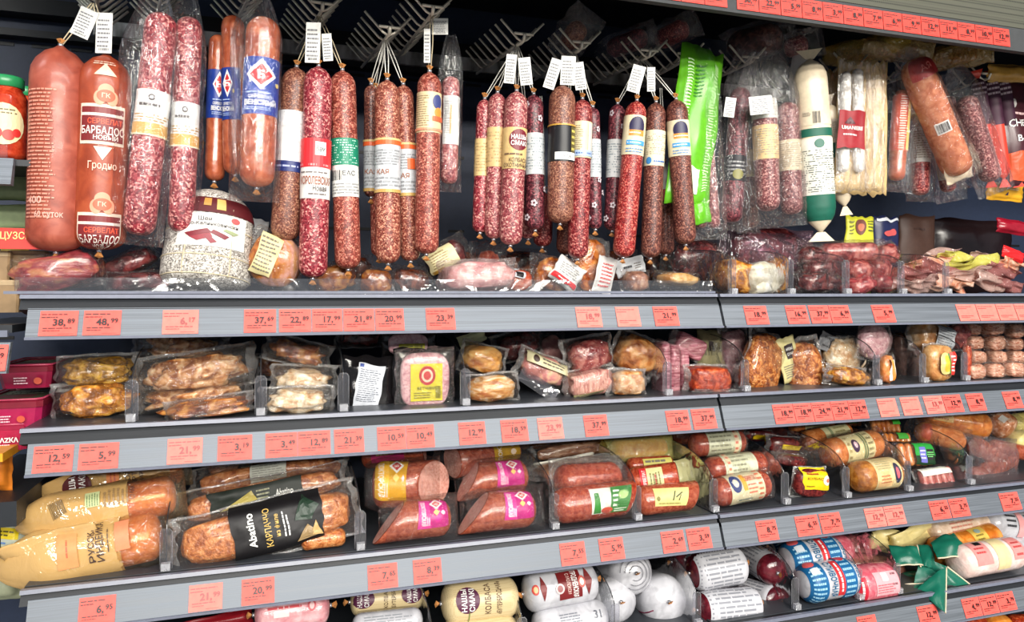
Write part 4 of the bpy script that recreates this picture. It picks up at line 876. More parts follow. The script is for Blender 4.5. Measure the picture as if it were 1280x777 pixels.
label(t, P, 0, 0, 2 * P.la * 0.9, 2 * P.lb * 0.9, None, [('o', -0.2, 0.30, 0.11, 0.05, (220, 214, 210)), ('f', -0.3, 0.17, 0.2, 0.22, 1, (226, 190, 190)), ('t', 'CHEEKS', 0.05, 0.10, 0.075, WHITE), ('t', 'B-B-Q', 0.1, -0.06, 0.075, WHITE), ('r', -0.5, -0.5, 0.5, -0.2, (206, 84, 46))], off=0.001)
t = thing('snack_bag', 'amber flat pouch lying above the purple tubes', 'bag', W(1262, 104, 1.45), 'bagged goods hanging on the right hooks')
pouch(t, 'pouch', 1262, 92, 74, 22, 1.42, flat((196, 150, 70), 0.25, 0.5), 0.016, 0.006, -4)
t = thing('snack_bag', 'yellow pouch hanging lowest under the red tubes', 'bag', W(1262, 248, 1.50), 'bagged goods hanging on the right hooks')
P = pouch(t, 'pouch', 1256, 240, 60, 22, 1.50, flat((238, 176, 40), 0.3, 0.5), 0.012, 0.004, 2)
label(t, P, 0, 0, 2 * P.la * 0.8, 2 * P.lb * 0.7, None, [('p', [(-0.12, -0.3), (-0.02, -0.3), (-0.05, -0.02)], (50, 40, 80)), ('f', 0.0, 0.1, 0.4, 0.4, 2, (240, 230, 190))], off=0.001)
# salamis laid on top of the racks
def lying(lab, x0, y0, x1, y1, dia, Y, mat, bw, dY=0.0, fm=None):
    A, B = W(x0, y0, Y + dY), W(x1, y1, Y); r = dia / 2 * mpp(x1, Y)
    t = thing('bagged_salami', lab, 'sausage', (A + B) / 2 - Vector((0, 0, r)), 'bagged goods lying on top of the hooks')
    C = Cyl(A, B, r, seed=int(x0), wob=0.05); add(t, 'body', C.geo(18), mat)
    D = C.d
    add(t, 'bag', bag_geo(A - D * 0.03, B + D * 0.035, bw * mpp(x1, Y), r * 2.5, int(x0) % 37, 0.7, wr=0.22), fm or F_BAG2)
    return t
lying('short brown salami in clear bag lying on the hooks above the black sleeve', 706, 58, 728, 30, 26, 1.46, S_BROWN, 44, 0.05)
lying('plum salami in clear bag lying on the hooks, left of two', 762, 62, 806, 46, 26, 1.46, S_PLUM, 34, 0.10)
lying('red salami in clear bag lying on the hooks, right of two', 822, 52, 858, 34, 26, 1.44, S_RED, 36, 0.08)
lying('large wrinkled dark sausage in clear bag lying on the hooks at centre right', 912, 60, 976, 46, 40, 1.44, meat([(60, 28, 28), (96, 50, 46), (130, 84, 72)], 40, 0.3), 48, 0.12)
lying('small wrapped piece beside the large dark sausage on the hooks', 980, 62, 1010, 54, 24, 1.42, S_ROSE, 36, 0.04)
lying('yellow and clear wrapped salami lying on the right hooks', 1045, 68, 1118, 56, 24, 1.42, S_BROWN, 30, 0.10, film((250, 220, 140), 0.25, 0.6, 0.08, 50, 0.1, (230, 200, 90)))
lying('tan wrapped stick lying on the hooks above the purple tubes', 1162, 76, 1222, 66, 20, 1.42, S_TAN, 30, 0.08, film((250, 220, 150), 0.2, 0.6, 0.08, 50, 0.1, (226, 190, 110)))
lying('tan film-wrapped pack on the hooks above the slanting sausage', 1092, 60, 1148, 66, 18, 1.40, S_RUST, 26, 0.04, film((250, 230, 180), 0.2, 0.6, 0.08, 50, 0.1, (226, 200, 140)))

# ================================================================== goods on the shelves
CH_GOLD = meat([(120, 66, 18), (188, 116, 34), (226, 170, 72)], 34, 0.2, (1, 1, 1), 0.8, 0.7)
CH_OLIVE = meat([(104, 70, 16), (164, 116, 30), (206, 164, 62)], 34, 0.2, (1, 1, 1), 0.8, 0.8)
CH_PALE = meat([(136, 74, 34), (198, 138, 84), (230, 192, 146)], 30, 0.22, (1, 1, 1), 0.6, 0.6)
CH_WHITE = meat([(190, 140, 92), (222, 194, 156), (240, 226, 204)], 26, 0.25, (1, 1, 1), 0.5, 0.6)
SMOKE = meat([(96, 42, 16), (158, 84, 32), (206, 142, 72)], 22, 0.2, (1, 1, 1), 0.4, 0.7)
SMOKE_D = meat([(40, 16, 10), (92, 40, 22), (140, 70, 38)], 24, 0.18, (1, 1, 1), 0.5, 0.8)
CRUST = meat([(120, 54, 18), (180, 100, 42), (220, 156, 90)], 46, 0.3, (1, 1, 1), 0.9, 0.5)
HAM = meat([(196, 128, 130), (220, 160, 158), (236, 192, 188)], 24, 0.35, (1, 1, 1), 0.3, 0.4)
HAM_PALE = meat([(196, 140, 150), (218, 172, 178), (232, 198, 202)], 60, 0.35, (1, 1, 1), 0.3, 0.5)
RAW = meat([(96, 28, 30), (146, 56, 56), (190, 110, 100)], 24, 0.2, (1, 1, 1), 0.5, 0.7)
RAW_D = meat([(48, 14, 18), (84, 28, 32), (124, 56, 54)], 26, 0.2, (1, 1, 1), 0.5, 0.7)
PAPRIKA = meat([(130, 36, 14), (176, 60, 26), (206, 100, 54)], 40, 0.3, (1, 1, 1), 0.6, 0.5)
BACON = meat([(150, 70, 50), (206, 140, 112), (226, 184, 160), (170, 96, 70)], 30, 0.25, (1, 1, 4), 0.4, 0.6)
SLICES = meat([(140, 60, 76), (190, 124, 136), (214, 160, 166)], 12, 0.3, (1, 1, 9), 0.6, 0.5)
DOCTOR = meat([(142, 60, 40), (162, 78, 54), (180, 98, 70)], 60, 0.22, (1, 1, 1), 0.15, 0.6)
DOCTOR_O = meat([(196, 108, 52), (212, 128, 68), (224, 146, 86)], 40, 0.22, (1, 1, 1), 0.12, 0.6)
REDBR = meat([(140, 46, 28), (164, 66, 42), (186, 92, 62)], 60, 0.22, (1, 1, 1), 0.15, 0.6)
ORANGE = meat([(196, 104, 30), (218, 130, 46), (232, 156, 76)], 20, 0.22, (1, 1, 1), 0.12, 0.6)
CARP = meat([(150, 76, 34), (196, 118, 62), (218, 150, 92)], 46, 0.3, (1, 1, 1), 0.6, 0.5)
DKRED = meat([(70, 18, 20), (104, 30, 30), (130, 48, 42)], 60, 0.22, (1, 1, 1), 0.2, 0.6)
CUT = meat([(204, 134, 120), (222, 160, 144), (234, 184, 170)], 90, 0.4, (1, 1, 1), 0.3, 0.2)
CASING_W = meat([(176, 176, 182), (190, 190, 196), (202, 202, 208)], 20, 0.25, (1, 1, 1), 0.1, 0.4)
F_PK = film((253, 252, 250), 0.008, 0.42, 0.012, 60.0, 0.0, (255, 255, 255), (1, 1, 1))
F_MILK = film((250, 249, 247), 0.07, 0.5, 0.04, 50.0, 0.0, (240, 240, 240), (1, 1, 1))
F_CHK = film((251, 250, 248), 0.03, 0.5, 0.04, 50.0, 0.0, (240, 240, 240), (1, 1, 1))
F_WELD = film((245, 244, 242), 0.17, 0.6, 0.06, 40.0, 0.0, (236, 236, 236), (1, 1, 1))
F_CREAM = film((250, 226, 170), 0.0, 0.45, 0.06, 30.0, 0.62, (226, 196, 132), (1, 1, 1))
F_CLEARGOLD = film((252, 240, 214), 0.03, 0.5, 0.04, 40.0, 0.0, (255, 250, 230), (1, 1, 1))

def axes(tilt, yaw=0.0, pitch=0.0):
    a, y, p = math.radians(tilt), math.radians(yaw), math.radians(pitch)
    ax = Vector((math.cos(y), math.sin(y), 0)); nn = Vector((math.sin(y), -math.cos(y), 0))
    up = Vector((0, 0, 1)) * math.cos(p) - nn * math.sin(p); nn2 = nn * math.cos(p) + Vector((0, 0, 1)) * math.sin(p)
    return ax * math.cos(a) - up * math.sin(a), ax * math.sin(a) + up * math.cos(a), nn2
def piece(lab, cx, cy, w, h, Y, mat, lv=None, dep=0.5, tilt=0, yaw=0, pitch=0, e=0.72, amp=0.20, freq=2.0, seed=None, fm=None, fw=1.25, fh=1.2, lbl=None, cat='meat', name='vacuum_packed_meat', part='meat', grp=None, film_off=0.0, lod=3, fwr=0.0025, amp2=0.07):
    """a piece of meat shrunk into film; centre, width and height in pixels, Y its distance"""
    sd = seed if seed is not None else int(cx * 3 + cy) % 89
    if lv and lv > 1: Y = min(1.55, max(1.362, Y + (-ZS[lv] / (-W(cx, cy + h * 0.48, Y).z) - 1) * Y))
    c = W(cx, cy, Y); m_ = mpp(cx, Y); a, b, n = axes(tilt, yaw, pitch)
    A, B, N = a * (w * m_ / 2), b * (h * m_ / 2), n * (w * m_ / 2 * dep)
    if lv: c.z = max(c.z, ZS[lv] + h * m_ / 2 * 0.96)
    t = thing(name, lab, cat, c - Vector((0, 0, h * m_ / 2)), grp)
    add(t, part, g_lump(c, A, B, N, e, amp, freq, sd, lod, amp2), mat)
    if fm is not False:
        P = Pouch(c - N * 0.15, A * fw, B * fh, N.length * 1.30, N.length * 0.75, 0.10, fwr, sd, 0.012, 0.45)
        add(t, 'film', P.geo(20, 16), fm or F_PK)
        if w > 30 and cy > 400: weld(t, P)
    if lbl:
        for (x, y, lw, lh, base, prims, rot) in lbl:
            Q = Pouch(c - N * 0.15, A * fw, B * fh, N.length * 1.30 + 0.003, 0, 0.10, 0.0, sd, 0.012, 0.45)
            label(t, Q, x * m_, y * m_, lw * m_, lh * m_, base, prims, rot, 'label', off=0.0012)
    return t
def lie(lab, x0, y0, x1, y1, dia, Y0, Y1, mat, labels=(), ends=('round', 'round'), lv=None, fm=None, fk=(1.3, 1.15, 0.02), slA=0.0, slB=0.0, slnA=0.0, slnB=0.0, cat='sausage', name='sausage', grp=None, clips=False, sq=1.0, wob=0.03, caps=(0.7, 0.7), flange=None):
    if lv and lv > 1:
        q = max(-ZS[lv] / (-W(x0, y0 + dia * 0.5, Y0).z), 0)
        q = min(1.1, max(0.93, q)); Y0, Y1 = max(1.362, Y0 * q), max(1.362, Y1 * q)
    A, B = W(x0, y0, Y0), W(x1, y1, Y1); r = dia / 2 * mpp((x0 + x1) / 2, (Y0 + Y1) / 2)
    if lv:
        dz = max(0.0, ZS[lv] + r - min(A.z, B.z)); A.z += dz; B.z += dz
    t = thing(name, lab, cat, (A + B) / 2 - Vector((0, 0, r)), grp)
    C = Cyl(A, B, r, ends[0], ends[1], sq=sq, wob=wob, seed=int(x0 * 3 + y0) % 91, slA=slA, slB=slB, slnA=slnA, slnB=slnB, capt=caps[0], capb=caps[1])
    add(t, 'body', C.geo(24), mat)
    for k, e in enumerate(ends):
        if e == 'cut':
            p = 0.0 if k == 0 else C.L; s = -1 if k == 0 else 1
            V = [C.pt(p, 0, 0.0) + C.d * s * 0.0012] + [C.pt(p, 2 * math.pi * j / 24, r * 0.95) + C.d * s * 0.0012 for j in range(24)]
            add(t, 'cut_face', (V, [(0, 1 + j, 1 + (j + 1) % 24) if k else (0, 1 + (j + 1) % 24, 1 + j) for j in range(24)]), CUT, False)
    for lb in labels:                     # (centre along -0.5..0.5, around in radii, width px along text x, height px, base, prims, rot)
        f, q, lw, lh, base, prims, rot = lb[:7]; m_ = mpp((x0 + x1) / 2, Y0)
        label(t, C, f * C.L, q * r, lw * m_, lh * m_, base, prims, rot, lb[7] if len(lb) > 7 else 'label', off=0.0009, step=0.004, rgh=0.35)
    if clips:
        for P_, d in ((A, -C.d), (B, C.d)): clip_and_tail(t, P_ + d * 0.001, d, r, True)
    if fm: add(t, 'film', bag_geo(A - C.d * fk[2], B + C.d * fk[2], 2 * r * fk[0], 2 * r * fk[1], int(x0) % 41, 0.75, wr=0.10), fm)
    if flange:                            # flat welded sheet under the pack
        c = (A + B) / 2 - C.n * r * 0.2
        Q = Pouch(c, C.d * (C.L / 2 + flange), C.w * (r + flange), 0.001, 0.001, 0.1, 0.002, int(x0), 0.008)
        add(t, 'film_sheet', Q.geo(16, 10), F_MILK)
    return t, C
def pack(lab, cx, cy, w, h, Y, col, tf, tb=0.004, tilt=0, yaw=0, pitch=0, lbl=(), name='flat_pack', cat='pack', rim=0.1, wr=0.0015, grp=None, bow=0.005, part='wrapper', sharp=0.5, seed=None):
    c = W(cx, cy, Y); m_ = mpp(cx, Y)
    t = thing(name, lab, cat, c - Vector((0, 0, h * m_ / 2)), grp)
    a, b, n = axes(tilt, yaw, pitch)
    P = Pouch(c, a * w * m_ / 2, b * h * m_ / 2, tf, tb, rim, wr, seed if seed is not None else int(cx + cy) % 71, bow, sharp)
    add(t, part, P.geo(18, 14), col)
    for (x, y, lw, lh, base, prims, rot) in lbl: label(t, P, x * m_, y * m_, lw * m_, lh * m_, base, prims, rot, 'label', off=0.0012)
    return t, P
def weld(root, P, mat=None, k=0.86):
    """milky welded frame round a film pouch"""
    N = 20; R = []
    for s in (1.0, k):
        L = [(-s + 2 * s * i / N, -s) for i in range(N)] + [(s, -s + 2 * s * i / N) for i in range(N)] + [(s - 2 * s * i / N, s) for i in range(N)] + [(-s, s - 2 * s * i / N) for i in range(N)]
        R.append([P.pt(u, v, 1) + P.n * 0.0006 for u, v in L])
    m = len(R[0]); V = R[0] + R[1]
    add(root, 'weld_seam', (V, [(i, (i + 1) % m, m + (i + 1) % m, m + i) for i in range(m)]), mat or F_WELD)
TXT = lambda n, c=(120, 112, 100): [('f', -0.44, -0.44, 0.44, 0.44, n, c)]

# ------------------------------------------------------------------ top shelf, left bay
piece('pink and amber cut of cured meat in shrink film at the left end', 72, 340, 96, 44, 1.42, meat([(116, 34, 42), (156, 66, 72), (186, 122, 84)], 14, 0.2, (1, 1, 2.5), 0.4, 0.8), 1, 0.55, -12, 0, 0, 0.62, 0.26, fm=F_PK, fw=1.12, fh=1.15, grp='packed meats on the top shelf')
piece('dark brown smoked rind end beside the pink cured cut', 116, 334, 28, 30, 1.45, SMOKE_D, 1, 0.9, 0, fm=False, name='smoked_meat', grp='packed meats on the top shelf')
piece('long dark wrinkled sausage in film slanting up to the right', 160, 330, 70, 26, 1.47, RAW_D, None, 0.5, -24, fm=F_PK, fw=1.1, fh=1.3, grp='packed meats on the top shelf', seed=4)
piece('crumpled clear pack lying low before the white salami', 178, 352, 76, 22, 1.44, RAW_D, 1, 0.7, -4, fm=F_BAG2, fw=1.2, fh=1.3, grp='packed meats on the top shelf')
# white mould salami in netting
A, B = W(268, 240, 1.46), W(255, 364, 1.42); r = 48 * mpp(262, 1.42)
t = thing('netted_salami', 'big white-moulded salami tied with twine, maroon band and paper label', 'sausage', B, None)
C = Cyl(A, B, r, 'round', 'round', sq=0.85, wob=0.05, seed=5, capt=1.15, capb=0.35, rend=1.12)
add(t, 'body', C.geo(30), salami((104, 98, 92), (186, 180, 172), (232, 228, 220), 330, 0.7))
pa = -C.L * 0.27
label(t, C, pa, 0, 4.4 * r, 0.030, (86, 22, 28), [('r', 0.03, -0.3, 0.08, 0.4, (206, 168, 96)), ('r', -0.04, -0.1, 0.0, 0.4, (176, 130, 60))], 90, 'maroon_band', off=0.0016)
label(t, C, -C.L * 0.02, 0.1 * r, 1.7 * r, 0.060, (232, 230, 226), [('t', 'Шея', -0.12, 0.32, 0.13, (40, 34, 34), 0.3), ('t', 'по-Калинковичски', 0.0, 0.17, 0.11, (40, 34, 34), 0.86), ('o', 0.30, 0.36, 0.07, 0.09, (196, 90, 90)), ('p', [(-0.38, -0.14), (-0.08, 0.02), (-0.02, -0.08), (-0.30, -0.26)], (118, 26, 40)), ('p', [(-0.30, -0.26), (-0.04, -0.10), (0.0, -0.22), (-0.2, -0.36)], (140, 36, 50)), ('p', [(0.0, 0.0), (0.22, -0.16), (0.16, -0.26), (-0.04, -0.1)], (118, 26, 40)), ('p', [(-0.06, -0.16), (0.06, -0.36), (-0.02, -0.42), (-0.12, -0.2)], (132, 30, 46)), ('p', [(0.16, 0.06), (0.36, -0.02), (0.28, -0.1), (0.12, 0.0)], (150, 160, 120))], 90, 'label', off=0.0014)
for f in (-0.05, 0.22, 0.40):
    p = (f + 0.5) * C.L; add(t, 'twine_loop', g_tube([C.pt(p, a_ * math.pi / 10, C.rad(p) * 1.012) for a_ in range(-8, 9)], 0.0011, 4), M_TWINE)
for an in (-0.5, 0.55):
    add(t, 'twine_line', g_tube([C.pt(C.L * k / 12, an, C.rad(C.L * k / 12) * 1.012) for k in range(3, 12)], 0.0011, 4), M_TWINE)
pack('white information-printed bag leaning behind the white salami', 308, 306, 40, 70, 1.52, flat((206, 208, 210), 0.35, 0.5), 0.012, 0.004, 12, 0, 0, [(0, 0, 26, 50, None, TXT(14, (130, 130, 134)), 0)], grp='packed meats on the top shelf')
piece('half loaf of orange-crusted baked ham with cream label strip', 344, 326, 66, 66, 1.43, meat([(150, 74, 28), (196, 124, 56), (214, 160, 150), (206, 150, 96)], 12, 0.25, (1, 1, 0.4), 0.3, 0.6), 1, 0.6, 22, 0, 0, 0.85, 0.10, fm=F_PK, fw=1.12, fh=1.1, lbl=[(-12, 2, 26, 50, (226, 214, 160), TXT(9), 0)], grp='packed meats on the top shelf')
for i, (x, y, w, h, Y, mt, lab) in enumerate([
    (418, 347, 52, 34, 1.47, SMOKE, 'glossy golden-brown smoked fowl piece under the red-sleeved salami'), (470, 352, 38, 30, 1.46, SMOKE, 'brown smoked drumstick in film under the green-sleeved salami'),
    (512, 350, 46, 30, 1.48, SMOKE_D, 'dark smoked piece in crinkled film below the tan salamis'), (446, 334, 34, 26, 1.56, SMOKE_D, 'dark smoked piece deep behind the brown fowl')]):
    piece(lab, x, y, w, h, Y, mt, 1, 0.7, (i * 23) % 30 - 12, fm=F_BAG2, fw=1.25, fh=1.25, grp='packed meats on the top shelf')
piece('wedge of dark meat with cream printed label and gold mark', 556, 322, 56, 34, 1.50, RAW_D, None, 0.6, -30, fm=F_PK, lbl=[(-8, 2, 38, 26, (226, 214, 166), [('f', -0.4, -0.3, 0.3, 0.4, 6, (150, 130, 90)), ('r', -0.45, -0.5, -0.1, -0.34, GOLD)], 0)], grp='packed meats on the top shelf')
piece('pale pink boiled pork piece in cloudy film at the shelf front', 597, 346, 92, 38, 1.42, HAM, 1, 0.6, -3, fm=F_MILK, fw=1.1, fh=1.2, grp='packed meats on the top shelf')
piece('orange-red smoked cut with silver label beside the pale pork', 640, 350, 50, 26, 1.44, meat([(160, 56, 30), (196, 84, 50), (214, 150, 130)], 20, 0.2), 1, 0.7, 0, fm=F_PK, lbl=[(-2, 10, 26, 12, (190, 194, 198), [('r', 0.1, -0.4, 0.4, 0.4, BLK), ('f', -0.4, -0.3, 0.05, 0.3, 3, FP)], -12)], grp='packed meats on the top shelf')
piece('brown-crusted roast piece in loose film at shelf centre', 690, 344, 46, 40, 1.45, SMOKE, 1, 0.7, 8, fm=F_BAG2, fw=1.3, fh=1.25, grp='packed meats on the top shelf')
piece('rusty smoked sausage chunk standing behind the pork', 610, 340, 28, 56, 1.56, PAPRIKA, 1, 0.8, 0, fm=F_BAG2, fw=1.7, fh=1.4, grp='packed meats on the top shelf')
t, P = pack('white carton sleeve with red stripe lying slantwise at shelf centre', 709, 342, 40, 34, 1.41, flat((226, 224, 220), 0.4), 0.010, 0.004, 34, 0, 0, [(0, 0, 36, 26, None, [('r', -0.5, -0.5, 0.5, -0.26, (206, 44, 50)), ('f', -0.4, -0.15, 0.4, 0.4, 5, (150, 150, 150)), ('f', -0.3, -0.43, 0.3, -0.33, 1, WHITE)], 0)], rim=0.04, wr=0.0004, grp='packed meats on the top shelf')
piece('tall orange-brown smoked slab standing in white-printed film', 736, 330, 40, 64, 1.46, meat([(120, 50, 20), (186, 104, 44), (214, 150, 84)], 20, 0.2), 1, 0.5, 10, fm=F_MILK, fw=1.25, fh=1.1, grp='packed meats on the top shelf')
pack('white and red printed film end standing beside the tall slab', 756, 344, 26, 46, 1.43, flat((222, 218, 214), 0.35), 0.008, 0.003, 14, 0, 0, [(0, 0, 20, 40, None, [('f', -0.4, -0.4, 0.4, 0.4, 7, (200, 90, 90))], 0)], grp='packed meats on the top shelf')
pack('crumpled grey and white label on film behind the round brown piece', 788, 333, 40, 22, 1.47, flat((214, 216, 218), 0.3), 0.008, 0.003, -14, 0, 0, [(0, 0, 30, 14, None, [('f', -0.4, -0.2, 0.05, 0.3, 1, (60, 60, 64)), ('f', 0.1, -0.3, 0.45, 0.3, 3, FP)], 0)], grp='packed meats on the top shelf')
piece('small round brown smoked piece in film near the joint', 794, 352, 32, 26, 1.43, meat([(110, 70, 56), (160, 110, 86), (196, 160, 130)], 20, 0.2), 1, 0.8, 0, fm=F_BAG2, fw=1.3, fh=1.2, grp='packed meats on the top shelf')
piece('flat golden smoked fillet lying at the joint end of the shelf', 846, 349, 50, 16, 1.42, meat([(176, 120, 62), (214, 168, 104), (230, 194, 140)], 14, 0.2), 1, 0.7, 4, fm=F_PK, grp='packed meats on the top shelf')
piece('large dark brown smoked joint in film behind the golden fillet', 868, 328, 76, 56, 1.55, RAW_D, 1, 0.5, -6, fm=F_PK, grp='packed meats on the top shelf')
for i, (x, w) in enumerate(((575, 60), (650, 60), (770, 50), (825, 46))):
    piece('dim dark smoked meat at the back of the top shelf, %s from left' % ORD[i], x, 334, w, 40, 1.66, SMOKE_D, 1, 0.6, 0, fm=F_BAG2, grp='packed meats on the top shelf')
# ------------------------------------------------------------------ top shelf, right bay
piece('golden smoked chicken leg half in white film behind the first divider', 918, 346, 56, 42, 1.46, CH_GOLD, 1, 0.7, 12, fm=F_PK, grp='packed meats on the top shelf')
piece('white film-wrapped pale cheese-like piece before the purple joint', 948, 348, 44, 38, 1.44, meat([(206, 196, 170), (226, 220, 200), (240, 238, 232)], 20, 0.3), 1, 0.7, -8, fm=F_MILK, fw=1.3, fh=1.1, grp='packed meats on the top shelf')
piece('large plum-coloured joint in purple-tinted film', 958, 318, 110, 60, 1.52, RAW_D, 1, 0.5, 4, fm=film((226, 200, 214), 0.06, 0.5, 0.04, 40, 0, (200, 170, 186)), grp='packed meats on the top shelf')
for i, (x, y, w, h) in enumerate(((1016, 352, 44, 26), (1022, 336, 44, 24), (1012, 322, 40, 26))):
    piece('black-red glossy shrink-packed piece, %s of a pile of three' % ('bottom', 'middle', 'top')[i], x, y, w, h, 1.43 + 0.015 * i, RAW_D, 1 if i == 0 else None, 0.8, 8 * i - 8, fm=F_PK, fw=1.2, fh=1.25, grp='packed meats on the top shelf')
lie('thick dark red sausage lying on top of the red sausage stack', 1024, 316, 1096, 314, 24, 1.48, 1.44, RAW, (), lv=None, fm=F_PK, name='sausage', grp='red sausages on the top right shelf')
for i, (x, y, w, h, mt) in enumerate(((1072, 358, 40, 22, 0), (1098, 354, 34, 24, 0), (1070, 338, 38, 24, 1), (1096, 336, 30, 26, 1), (1104, 318, 32, 26, 1), (1128, 348, 30, 30, 0))):
    piece('red sausage end in glossy film, %s piece of the divider stack' % ORD[i], x, y, w, h, 1.43 + 0.012 * i, RAW if mt else meat([(120, 30, 40), (160, 54, 60), (196, 110, 104)], 30, 0.2), 1 if y > 345 else None, 0.9, (i * 31) % 40 - 20, fm=F_PK, fw=1.2, fh=1.2, name='sausage_pack', cat='sausage', grp='red sausages on the top right shelf')
# fanned flat packs
rf = random.Random(12)
M_YG = film((240, 236, 150), 0.0, 0.45, 0.05, 40, 0.75, (206, 200, 96), (1, 1, 1))
M_PINKF = film((240, 214, 206), 0.0, 0.5, 0.06, 40, 0.45, (228, 192, 180), (1, 1, 1))
M_ROSEF = film((236, 196, 192), 0.0, 0.5, 0.06, 40, 0.45, (196, 128, 124), (1, 1, 1))
FAN = [(1140, 356, 90, 12, -4, 0), (1150, 346, 96, 14, -8, 1), (1165, 352, 84, 12, 6, 0), (1172, 338, 100, 14, -10, 1), (1190, 356, 90, 12, -6, 2), (1200, 344, 100, 14, 8, 0), (1160, 330, 84, 12, 10, 2),
       (1210, 332, 96, 14, 12, 3), (1196, 324, 96, 12, -6, 3), (1238, 352, 90, 12, -12, 0), (1248, 340, 96, 14, -10, 1), (1230, 326, 80, 12, -8, 0), (1262, 332, 70, 12, -10, 2), (1256, 356, 80, 10, -8, 1), (1222, 340, 80, 12, 14, 3), (1176, 318, 70, 10, 4, 0)]
for i, (x, y, w, h, tl, k) in enumerate(FAN):
    pack('flat %s pack in the fanned pile, %s counted from lower left' % (('pale pink', 'rosy', 'peach', 'yellow-green')[k], ORD[i]), x, y, w, h + 8, 1.40 + 0.008 * i + 0.02 * (360 - y) / 30, (M_PINKF, M_ROSEF, meat([(200, 120, 90), (220, 160, 130), (230, 190, 170)], 30, 0.3), M_YG)[k], 0.006, 0.003, -tl, 12, -40, (), 'flat_sliced_pack', 'pack', 0.12, 0.003, 'fanned flat packs', 0.02)
t, P = pack('yellow-green carton with brown oval picture standing at the back', 1073, 318, 44, 96, 1.56, flat((206, 206, 60), 0.4), 0.010, 0.01, 2, 0, 0, [(0, 34, 42, 24, None, [('o', -0.05, 0, 0.18, 0.42, (110, 60, 50)), ('f', 0.2, -0.3, 0.42, 0.35, 4, (90, 100, 40)), ('f', -0.44, -0.4, -0.28, 0.4, 4, (110, 110, 40)), ('o', -0.05, -0.05, 0.11, 0.2, (190, 110, 80))], 0)], 'carton', 'box', 0.03, 0.0003)
t, P = pack('navy carton with red picture standing behind the red sausages', 1107, 318, 40, 96, 1.57, flat((34, 40, 76), 0.3), 0.010, 0.01, 1, 0, 0, [(0, 34, 38, 24, None, [('o', 0.05, -0.3, 0.28, 0.18, (190, 80, 80)), ('r', -0.46, 0.30, 0.46, 0.46, (200, 204, 210))], 0)], 'carton', 'box', 0.03, 0.0003)
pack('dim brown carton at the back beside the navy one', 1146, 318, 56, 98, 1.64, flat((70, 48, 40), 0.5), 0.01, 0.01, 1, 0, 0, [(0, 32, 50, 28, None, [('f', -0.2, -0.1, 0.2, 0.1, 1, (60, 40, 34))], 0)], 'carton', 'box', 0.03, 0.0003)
pack('crimson foil pack at the right edge of the top shelf', 1268, 284, 60, 18, 1.52, flat((150, 20, 40), 0.25, 0.6), 0.012, 0.004, 6, name='foil_pack')
pack('bright red folded packet at the right among the fanned packs', 1266, 318, 36, 14, 1.50, flat((216, 40, 44), 0.3), 0.006, 0.003, 16, name='foil_pack')
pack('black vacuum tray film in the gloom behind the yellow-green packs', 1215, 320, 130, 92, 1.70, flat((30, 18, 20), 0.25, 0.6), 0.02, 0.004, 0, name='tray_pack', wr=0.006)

# ------------------------------------------------------------------ second shelf
def chk(lab, x, y, w, h, Y, mt, lv=None, tilt=0, fw=1.3, fh=1.35, **k):
    return piece(lab, x, y, w, h, Y, mt, lv, k.pop('dep', 0.6), tilt, k.pop('yaw', 0), 0, k.pop('e', 0.85), k.pop('amp', 0.36), k.pop('freq', 2.2), fm=k.pop('fm', F_CHK), fw=fw, fh=fh, name='chicken_pack', cat='chicken', part='chicken', grp=k.pop('grp', 'vacuum-packed chicken on the second shelf'), amp2=0.08, lod=4, **k)
chk('olive-glazed chicken in film, upper of two by the burgundy tubs', 123, 464, 78, 34, 1.43, CH_OLIVE, None, -2, 1.22, 1.3, fm=F_PK)
chk('amber-glazed chicken in film, lower of two by the burgundy tubs', 122, 500, 80, 40, 1.42, CH_GOLD, 2, -3, 1.3, 1.2, fm=F_PK)
chk('roast chicken thighs in wide film, topmost of the large pile', 228, 434, 76, 26, 1.47, CH_PALE, None, 4, 1.5, 1.5)
chk('large roast chicken thigh pair in wide film, second in the pile', 246, 464, 112, 40, 1.42, CH_PALE, None, -8, 1.25, 1.35)
chk('roast chicken thighs in wide film, third in the large pile', 244, 494, 108, 26, 1.43, CH_PALE, None, -6, 1.25, 1.4)
chk('browned chicken piece at the bottom of the large pile', 262, 512, 96, 22, 1.45, SMOKE, 2, -6, 1.1, 1.2)
chk('browned chicken leg in film, top of the small pile', 372, 440, 62, 24, 1.44, SMOKE, None, 16, 1.35, 1.5)
chk('pale chicken wings in film, middle of the small pile', 380, 476, 58, 28, 1.42, CH_WHITE, None, 4, 1.4, 1.5)
chk('pale chicken wings in film, bottom of the small pile', 372, 506, 66, 28, 1.41, CH_WHITE, 2, 2, 1.4, 1.3)
chk('dim roast chicken deep in the shelf behind the small pile', 345, 458, 36, 26, 1.55, SMOKE, None, 0)
# black trays
t, P = pack('black tray pack standing on end with white information label', 462, 482, 70, 74, 1.41, flat((22, 20, 22), 0.15, 0.6), 0.012, 0.01, 4, 0, 0, [(-2, -2, 32, 58, (214, 218, 226), [('f', -0.42, -0.30, 0.42, 0.40, 16, (120, 124, 134)), ('b', -0.1, -0.46, 0.35, -0.38, (50, 60, 110)), ('r', -0.45, 0.42, -0.3, 0.48, (60, 80, 150))], -6)], 'tray_pack', wr=0.002)
t, P = pack('black tray of round sliced pink ham with yellow label', 530, 476, 78, 82, 1.40, flat((24, 22, 24), 0.15, 0.6), 0.010, 0.01, 0, 0, 0, (), 'tray_pack', wr=0.002, rim=0.06)
c = W(531, 474, 1.385); m_ = mpp(531, 1.385)
a_, b_, n_ = axes(0)
add(t, 'ham_slices', g_lump(c, a_ * 31 * m_, b_ * 34 * m_, n_ * 0.010, 0.55, 0.03, 1.5, 3, 3, 0.0), HAM_PALE)
Q = Plane(c + n_ * 0.012, a_, b_)
